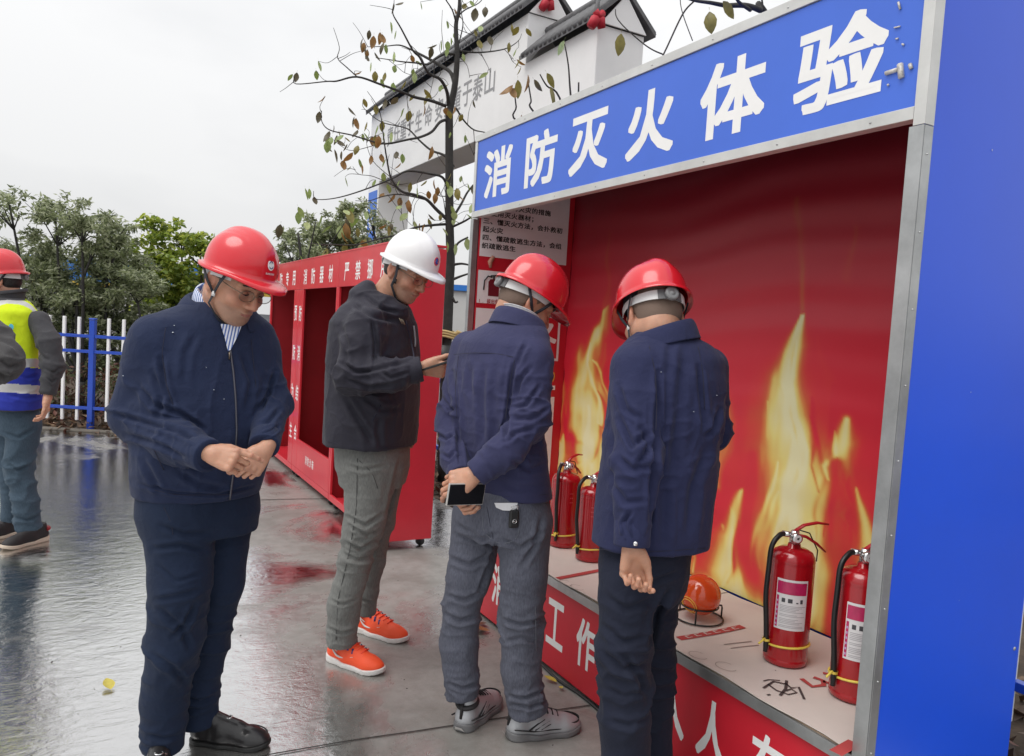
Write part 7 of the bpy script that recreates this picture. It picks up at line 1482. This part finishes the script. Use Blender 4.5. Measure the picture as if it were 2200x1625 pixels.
for (hx, tx, df) in (((985, 1577), None, (0.42, 0.90)), ((1084, 1588), (1230, 1566), None)):
    h_ = gl(m3, *hx); d_ = np.array(df) if df else (gl(m3, *tx)-h_)[:2]; u_, Wf = shoe(m3, h_, d_, 0.295, SIL, RUBG)
    b = MB(); b.add([Wf((0.043*sin(a)*sx, 0.235+0.055*cos(a)*0.95, z)) for z in (0.034, 0.050) for a in np.linspace(-1.5, 1.5, 12) for sx in (1,)], [(k, k+1, k+13, k+12) for k in range(11)], 0, True); b.put('toe_guard', BLKM, u_)
    b = MB()
    for k in range(5): y = 0.11+0.020*k; z = 0.110-0.0080*k; b.tube([Wf((-0.025, y, z-0.006)), Wf((0, y+0.006, z+0.003)), Wf((0.027, y, z-0.006))], 0.0034, 6)
    b.put('lace', BLKM, u_)
    b = MB()
    for s_ in (-1, 1):
        for k in range(3): b.tube([Wf((s_*(0.0415+0.001*k), 0.075+0.022*k, 0.040)), Wf((s_*0.0405, 0.105+0.022*k, 0.060-0.004*k)), Wf((s_*0.035, 0.135+0.02*k, 0.072-0.008*k))], 0.0045, 6, flat=0.5)
        b.tube([Wf((s_*0.041, 0.02, 0.05)), Wf((s_*0.043, 0.09, 0.036)), Wf((s_*0.046, 0.19, 0.034)), Wf((s_*0.044, 0.24, 0.036))], 0.004, 6, flat=0.5)
    b.put('side_stripe', BLKM, u_)
    b = MB(); b.tube([Wf((0, 0.012, 0.05)), Wf((0, 0.014, 0.085)), Wf((0, 0.022, 0.112))], 0.006, 6); b.put('heel_tab', BLKM, u_)
    b = MB(); b.tube([Wf((0.034*sin(a), 0.056-0.036*cos(a), 0.100-0.014*cos(a*0.5)**2)) for a in np.linspace(0.0, 2*pi, 26)], 0.010, 8); b.put('collar_padding', BLKM, u_)
    b = MB(); b.add([Wf(q) for q in ((-0.020, 0.010, 0.006), (0.020, 0.010, 0.006), (0.014, -0.006, 0.026), (-0.014, -0.006, 0.026))], [(0, 1, 2, 3)]); b.put('heel_flash', RUB, u_)
Rm = hrot(radians(113), radians(30), -0.05)
head(m3, m3.pt(1131, 650, 0.045), Rm, m3.pt(1100, 735, 0.0), 1.0, False, HAIRG, HRED, None, None, 0.062, True, radians(-2), hk=0.92)
hand(m3, m3.pt(1020, 1020, -0.225), (-0.86, 0.06, -0.34), (-0.15, -0.85, 0.48), [(0.35, 0.55, 0.35), (0.5, 0.7, 0.4), (0.6, 0.8, 0.5), (0.7, 0.8, 0.5)], (0.55, 0.5, 0.2), -1, 0.178)
hand(m3, m3.pt(990, 1028, -0.14), (-0.10, -0.35, -0.93), (-0.88, 0.40, 0.1), [(0.8, 0.95, 0.6), (0.8, 1.0, 0.6), (0.85, 1.0, 0.6), (0.85, 1.0, 0.6)], (0.5, 0.6, 0.3), 1, 0.178)
inner_body(m3, m3.cloths); finish_body(m3)
phone(m3, m3.pt(1001, 1062, -0.235), (0.80, 0.55, -0.05), (0.02, -0.10, 0.99), 0.140, 0.074, 'phone in silver case held behind the back of the man in jeans', mat('phone_case', (0.55, 0.53, 0.5), 0.35, 0.4))
ko = m3.world(m3.surf(VT, 1104, 1112, 0.014)); kf = empty('key_fob', tuple(ko), 'black car key fob hanging from the waistband of the man in jeans', 'key fob', None, ROTZ+0.35)
b = MB(); b.box((-0.017, -0.008, -0.032), (0.017, 0.008, 0.028), bev=0.006); b.put('case', BLACK, kf); b = MB(); b.tube([(-0.010, -0.002, 0.029), (-0.012, 0.0, 0.042), (0.012, 0.0, 0.042), (0.010, -0.002, 0.029)], 0.0022, 6); b.put('ring', CHROME, kf)
b = MB(); b.tube([(0.007*cos(a), -0.0088, -0.008+0.006*sin(a)) for a in np.linspace(0, 2*pi, 16)], 0.0012, 5); b.tube([(-0.006, -0.0088, -0.008), (0.006, -0.0088, -0.008)], 0.001, 5); b.put('emblem', CHROME, kf)

# ---- 4: man in navy work jacket with his back to us
m4 = Man(1390, 1780, 2.3, 'man in red helmet numbered 017 and long dark blue jacket standing with his back turned')
ph = 3.50
rows = [(716, 1428, 0, 56, 48), (734, 1434, 0, 92, 62), (762, 1440, 0, 118, 80), (820, 1436, 0, 128, 92), (900, 1428, 0, 127, 98), (1000, 1416, 0, 128, 100), (1095, 1404, 0, 130, 102), (1168, 1397, 0, 131, 103)]
aL = [(1364, 792, -0.08, 51), (1366, 985, -0.17, 44), (1357, 1172, -0.20, 34)]; aR = [(1520, 790, 0.08, 46), (1530, 930, 0.10, 39), (1450, 1000, 0.30, 28)]
L1 = [([(1414, 800), (1410, 870), (1408, 950), (1398, 1040), (1396, 1120)], 0.009, 0.009), ([(1330, 900), (1360, 960), (1395, 930)], 0.010, 0.006), ([(1380, 920), (1395, 960), (1370, 1000)], 0.009, 0.007), ([(1330, 985), (1360, 1010), (1400, 1000)], 0.010, 0.005), ([(1322, 1040), (1345, 1080), (1385, 1075)], 0.010, 0.004), ([(1470, 760), (1462, 860), (1450, 960), (1440, 1080)], 0.018, 0.005), ([(1500, 790), (1508, 860), (1512, 930)], 0.010, 0.006), ([(1545, 880), (1530, 920), (1515, 940)], 0.009, 0.006), ([(1520, 960), (1490, 1040), (1478, 1150)], 0.016, 0.005), ([(1425, 1000), (1428, 1090), (1424, 1180)], 0.016, 0.004), ([(1330, 830), (1345, 880), (1375, 900)], 0.010, 0.005), ([(1345, 1130), (1352, 1160)], 0.006, 0.005), ([(1355, 1100), (1340, 1125), (1345, 1150)], 0.007, 0.006), ([(1440, 740), (1436, 800)], 0.014, 0.003)]
jo, V4, F4 = jacket(m4, rows, ph, [aL, aR], m=NAVY4, lines=L1, auto=[(m4.pt(1366, 985, -0.2), 0.16, 0.006, (12, 12, 22)), (m4.pt(1530, 930, 0.05), 0.13, 0.006, (12, 12, 22)), (m4.pt(1440, 950, -0.12), 0.30, 0.003, (16, 16, 4))], seed=61)
cuffs(m4, NAVY4, aL, ln=0.07)
b = MB(); p = m4.surf(V4, 1364, 1166, 0.012); b.lathe([(0.0065, 0.0), (0.006, -0.003), (0.0004, -0.004)], 12, c=p, axis='y'); b.put('cuff_button', CHROME, m4.root)
collar(m4, m4.pt(1420, 722, 0.01), 0.076, 0.066, ph, NAVY4, [(0.003, -0.03), (0.003, 0.008), (0.008, 0.022), (0.018, 0.022), (0.030, 0.000), (0.040, -0.026), (0.044, -0.034)], gap=0.5, tilt=0.30, lean=0.34)
m4.seam(V4, [(1395, 745), (1408, 800), (1411, 870), (1409, 925)], 0.0010, SEAM, 'armhole_seam'); m4.seam(V4, [(1500, 745), (1510, 800), (1514, 880)], 0.0010, SEAM, 'armhole_seam'); m4.seam(V4, [(1272, 1178), (1340, 1186), (1430, 1184), (1518, 1178)], 0.0008, SEAM, 'hem_stitch')
for x, y in ((1490, 885), (1420, 800), (1540, 850)): b = MB(); b.lathe([(0.002, 0), (0.0003, 0.0016)], 8, c=m4.surf(V4, x, y, 0.002)); b.put('rain_drop', MATS['water_drop'], m4.root, kind='stuff')
rowt = [(1150, 1388, 0, 104, 86), (1230, 1384, 0, 100, 84), (1280, 1382, 0, 88, 76)]
lgL = [(1346, 1255, -0.07, 58), (1341, 1385, -0.08, 56), (1342, 1540, -0.08, 54), (1345, 1640, -0.07, 51), (1348, 1765, -0.06, 47)]; lgR = [(1416, 1255, 0.08, 54), (1408, 1330, 0.10, 44), (1408, 1500, 0.11, 42), (1405, 1640, 0.12, 41), (1405, 1725, 0.12, 39)]
L2 = [([(1300, 1280), (1345, 1310), (1400, 1290)], 0.012, 0.005), ([(1290, 1340), (1340, 1380), (1390, 1365)], 0.012, 0.005), ([(1295, 1400), (1340, 1440), (1395, 1430)], 0.012, 0.006), ([(1300, 1480), (1340, 1500), (1390, 1480)], 0.012, 0.005), ([(1440, 1270), (1410, 1320), (1398, 1390)], 0.011, 0.008), ([(1340, 1410), (1370, 1450), (1392, 1500)], 0.012, 0.006), ([(1310, 1550), (1350, 1560), (1390, 1545)], 0.011, 0.004), ([(1340, 1240), (1400, 1252), (1460, 1230)], 0.009, 0.005)]
to, VT, FT = trousers(m4, rowt, ph, [lgL, lgR], m=DARKT, lines=L2, auto=[(m4.pt(1342, 1440, -0.08), 0.18, 0.007, (10, 10, 18)), (m4.pt(1412, 1440, 0.11), 0.16, 0.006, (10, 10, 18)), (m4.pt(1385, 1260, 0), 0.14, 0.004, (12, 12, 18))], seed=71)
for hx, df in (((1350, 1800), (-0.35, 0.94)), ((1408, 1760), (-0.2, 0.98))): shoe(m4, gl(m4, *hx), np.array(df), 0.285, LEATH, MATS['black_sole'], style='loafer')
Rm = hrot(3.42, radians(29), -0.06)
head(m4, m4.pt(1403, 681, 0.055), Rm, m4.pt(1426, 765, 0.01), 1.0, False, HAIRG, HRED, None, '017', 0.066, True, radians(-1), hk=0.95)
hand(m4, m4.pt(1358, 1176, -0.20), (0.10, 0.10, -0.98), (-0.25, 0.95, 0.1), [(0.55, 0.95, 0.5), (0.8, 1.15, 0.7), (0.95, 1.2, 0.7), (1.05, 1.2, 0.7)], (0.40, 0.75, 0.5), 1, 0.178)
hand(m4, m4.pt(1446, 1003, 0.31), (-0.6, 0.6, -0.3), (0.3, 0.3, 0.9), [(0.4, 0.5, 0.3)]*4, (0.4, 0.4, 0.2), -1, 0.182)
inner_body(m4, m4.cloths); finish_body(m4)

# ---- 5: worker with reflective vest at the left edge
m5 = Man(35, 1160, 4.5, 'worker in red helmet and yellow blue reflective vest at the left edge of the yard')
ph = -0.93
rows = [(640, 22, 0, 30, 24), (652, 24, 0, 54, 34), (668, 27, 0, 70, 42), (720, 28, 0, 73, 46), (800, 29, 0, 74, 49), (862, 31, 0, 75, 50), (876, 31, 0, 74, 49)]
aL = [(84, 690, -0.06, 22), (104, 735, -0.10, 21), (114, 780, -0.10, 20), (103, 848, -0.13, 16)]; aR = [(-28, 690, 0.12, 24), (-48, 780, 0.10, 22), (-52, 850, 0.0, 16)]
jo, V5, F5 = jacket(m5, rows, ph, [aL, aR], res=0.009, m=GREYS, lines=[([(75, 720), (85, 760), (105, 775)], 0.010, 0.006), ([(95, 790), (115, 800), (130, 790)], 0.009, 0.006), ([(100, 810), (112, 822), (122, 812)], 0.008, 0.005)], auto=[(m5.pt(110, 780, -0.1), 0.16, 0.007, (11, 11, 24))], seed=81)
collar(m5, m5.pt(22, 642, 0), 0.078, 0.07, ph, GREYS, [(0.0, -0.03), (0.004, 0.02), (0.010, 0.05), (0.016, 0.052), (0.016, 0.03)], gap=0.35, tilt=0.2)
# vest: torso grown outwards, cut by armholes and neckline, split into its coloured panels
FV = Field(m5.pt(-90, 900, 0)-0.3, m5.pt(120, 630, 0)+0.3, 0.0055); rv = [(y, x, dd, a+5, b_+5) for y, x, dd, a, b_ in rows]; rv[-1] = (874, 31, 0, 79, 54); FV.add(m5.col(rv, ph, 2.3), 0.01)
sA, sB = m5.pt(98, 722, -0.13), m5.pt(-28, 690, 0.12); FV.add(cone(sA, sA+(sA-sB)*0.4+A3(0, 0, -0.03), 0.085, 0.10), 0.01, 's'); FV.add(cone(sB, sB+(sB-sA)*0.4+A3(0, 0, -0.03), 0.088, 0.10), 0.01, 's'); FV.add(cone(m5.pt(22, 655, -0.02), m5.pt(18, 600, -0.03), 0.085, 0.12), 0.01, 's')
for A in (aL,): pass
v, f = FV.mesh(); v = relax(v, f, 1, 0.4); v = m5.folds(v, f, [([(20, 850), (60, 856), (95, 850)], 0.012, 0.004), ([(30, 800), (60, 812), (90, 805)], 0.012, 0.004)], [(m5.pt(40, 840, 0), 0.25, 0.004, (10, 10, 18))], 0.003, 85)
fc = v[f].mean(1); uv = m5.px(fc); roll = uv[:, 1]-0.061*(uv[:, 0]-40)
side_ = np.array([cos(ph), sin(ph)]); lat = (fc[:, :2]-m5.pt(26, 720, 0)[:2])@side_
key = np.zeros(len(f), int); key[roll > 789] = 1
strap = (np.abs(np.abs(lat)-0.125) < 0.027) & (roll < 770); key[strap] = 2; key[(roll > 769) & (roll <= 788)] = 3; key[(roll > 826) & (roll <= 845)] = 4
VY = cloth('vest_yellow', (0.62, 0.78, 0.02), 0.3, 0.1, 0.06); VB = cloth('vest_blue', (0.030, 0.045, 0.36), 0.3, 0.2, 0.10); RFL = mat('reflective_grey', (0.50, 0.50, 0.49), 0.4, 0.1, bump=(300, 0.2), var=(20, 0.06))
parts_ = split_faces(v, f, key); vo = None
for k, nm, mm in ((0, 'reflective_vest', VY), (1, 'vest_skirt', VB), (2, 'reflective_strap', RFL), (3, 'reflective_strip', RFL), (4, 'reflective_strip', RFL)):
    if k not in parts_: continue
    o = m5.part(nm, *parts_[k], mm, vo)
    if k == 0: vo = o
b = MB(); p = m5.surf(v, 26, 703, 0.003, 14); b.disc(p+A3(0, -0.006, 0), 0.018, (-0.25, -0.95, 0), 16); b.put('vest_badge', mat('badge_cyan', (0.05, 0.35, 0.5), 0.5), vo)
rowt = [(868, 33, 0, 62, 44), (905, 33, 0, 62, 44), (930, 33, 0, 56, 40)]
lgL = [(52, 915, -0.05, 33), (40, 1000, -0.07, 27), (56, 1080, -0.07, 25), (62, 1136, -0.06, 26)]; lgR = [(20, 915, 0.06, 32), (22, 1000, 0.06, 26), (28, 1070, 0.07, 22), (22, 1118, 0.08, 20)]
trousers(m5, rowt, ph, [lgL, lgR], res=0.009, m=WORKJ, lines=[([(10, 930), (40, 940), (75, 920)], 0.012, 0.006), ([(20, 1000), (40, 1010), (62, 1000)], 0.010, 0.007), ([(30, 1110), (60, 1118), (88, 1108)], 0.010, 0.007)], auto=[(m5.pt(45, 1010, -0.07), 0.2, 0.008, (10, 10, 20)), (m5.pt(60, 1115, -0.06), 0.12, 0.008, (10, 10, 26))], seed=91)
CRM = mat('sole_cream', (0.60, 0.50, 0.40), 0.5)
for hx, tx in (((104, 1158), (28, 1178)), ((44, 1146), (-18, 1160))):
    h_ = gl(m5, *hx); u_, Wf = shoe(m5, h_, (gl(m5, *tx)-h_)[:2], 0.295, BLKM, CRM)
    b = MB(); b.tube([Wf((0.037*sin(a), 0.05-0.040*cos(a), 0.075)) for a in np.linspace(-1.3, 1.3, 14)], 0.012, 8); b.put('heel_counter', mat('shoe_red', (0.32, 0.02, 0.03), 0.6), u_)
    b = MB()
    for k in range(4): b.tube([Wf((-0.024, 0.115+0.02*k, 0.096-0.011*k)), Wf((0, 0.12+0.02*k, 0.104-0.011*k)), Wf((0.024, 0.115+0.02*k, 0.096-0.011*k))], 0.0035, 6)
    b.put('lace', BLACK, u_)
Rm = hrot(radians(-72), radians(8), 0.0)
head(m5, m5.pt(2, 603, 0.0), Rm, m5.pt(20, 655, 0.0), 1.0, False, HAIR, HRED, None, None, 0.060, True, radians(2), hk=0.97)
for a_ in (0.9, 1.3): pass
hand(m5, m5.pt(103, 851, -0.13), (0.05, -0.1, -0.98), (0.75, 0.5, 0.1), [(0.4, 0.6, 0.4)]*4, (0.4, 0.4, 0.2), 1, 0.18)
hand(m5, m5.pt(-52, 853, 0.0), (-0.05, -0.3, -0.95), (-0.6, -0.6, 0.1), [(0.4, 0.6, 0.4)]*4, (0.4, 0.4, 0.2), -1, 0.18)
inner_body(m5, m5.cloths); finish_body(m5)

# ---- 6: man mostly outside the frame at the left, only his bent sleeve shows
m6 = Man(-110, 1300, 3.3, 'man cut off by the left edge, only the bent elbow of his grey sleeve showing')
ph = -1.1
rows = [(600, -112, 0, 44, 34), (620, -112, 0, 74, 48), (650, -112, 0, 104, 60), (720, -112, 0, 112, 68), (830, -112, 0, 110, 70), (950, -110, 0, 110, 72)]
aL = [(-70, 690, -0.18, 40), (-26, 735, -0.20, 42), (6, 778, -0.22, 37), (-60, 802, -0.30, 31), (-110, 815, -0.34, 25)]; aR = [(-150, 670, 0.18, 40), (-160, 800, 0.2, 36), (-190, 860, -0.05, 26)]
GRY6 = cloth('grey_sleeve', (0.070, 0.068, 0.070), 0.3, 0.35, 0.15)
jacket(m6, rows, ph, [aL, aR], res=0.009, m=GRY6, lines=[([(-10, 760), (20, 790), (45, 785)], 0.010, 0.007), ([(0, 730), (25, 745), (44, 760)], 0.010, 0.005), ([(-20, 790), (10, 810), (30, 806)], 0.010, 0.006)], auto=[(m6.pt(8, 772, -0.22), 0.18, 0.008, (12, 12, 22))], seed=95)
trousers(m6, [(935, -110, 0, 92, 62), (1010, -110, 0, 84, 58)], ph, [[(-85, 1000, -0.08, 46), (-86, 1180, -0.08, 36), (-84, 1340, -0.08, 32)], [(-135, 1000, 0.08, 46), (-136, 1170, 0.08, 35), (-136, 1310, 0.08, 31)]], res=0.010, m=DARKT, seed=96)
for hx in ((-70, 1375), (-125, 1345)): shoe(m6, gl(m6, *hx), np.array((-0.9, -0.4)), 0.285, LEATH, MATS['black_sole'], style='loafer')
head(m6, m6.pt(-122, 560, 0), hrot(radians(-70), 0.1), m6.pt(-112, 622, 0), 1.0, False, HAIR, HRED, None, None, 0.06, True, 0.0, hk=0.95)
hand(m6, m6.pt(-113, 816, -0.345), (-0.9, -0.3, 0.1), (0, -0.5, 0.85), [(0.4, 0.6, 0.4)]*4, (0.4, 0.4, 0.2), 1, 0.18); hand(m6, m6.pt(-193, 864, -0.06), (-0.6, -0.6, -0.2), (0, -0.2, 0.95), [(0.4, 0.6, 0.4)]*4, (0.4, 0.4, 0.2), -1, 0.18)
inner_body(m6, m6.cloths); finish_body(m6)
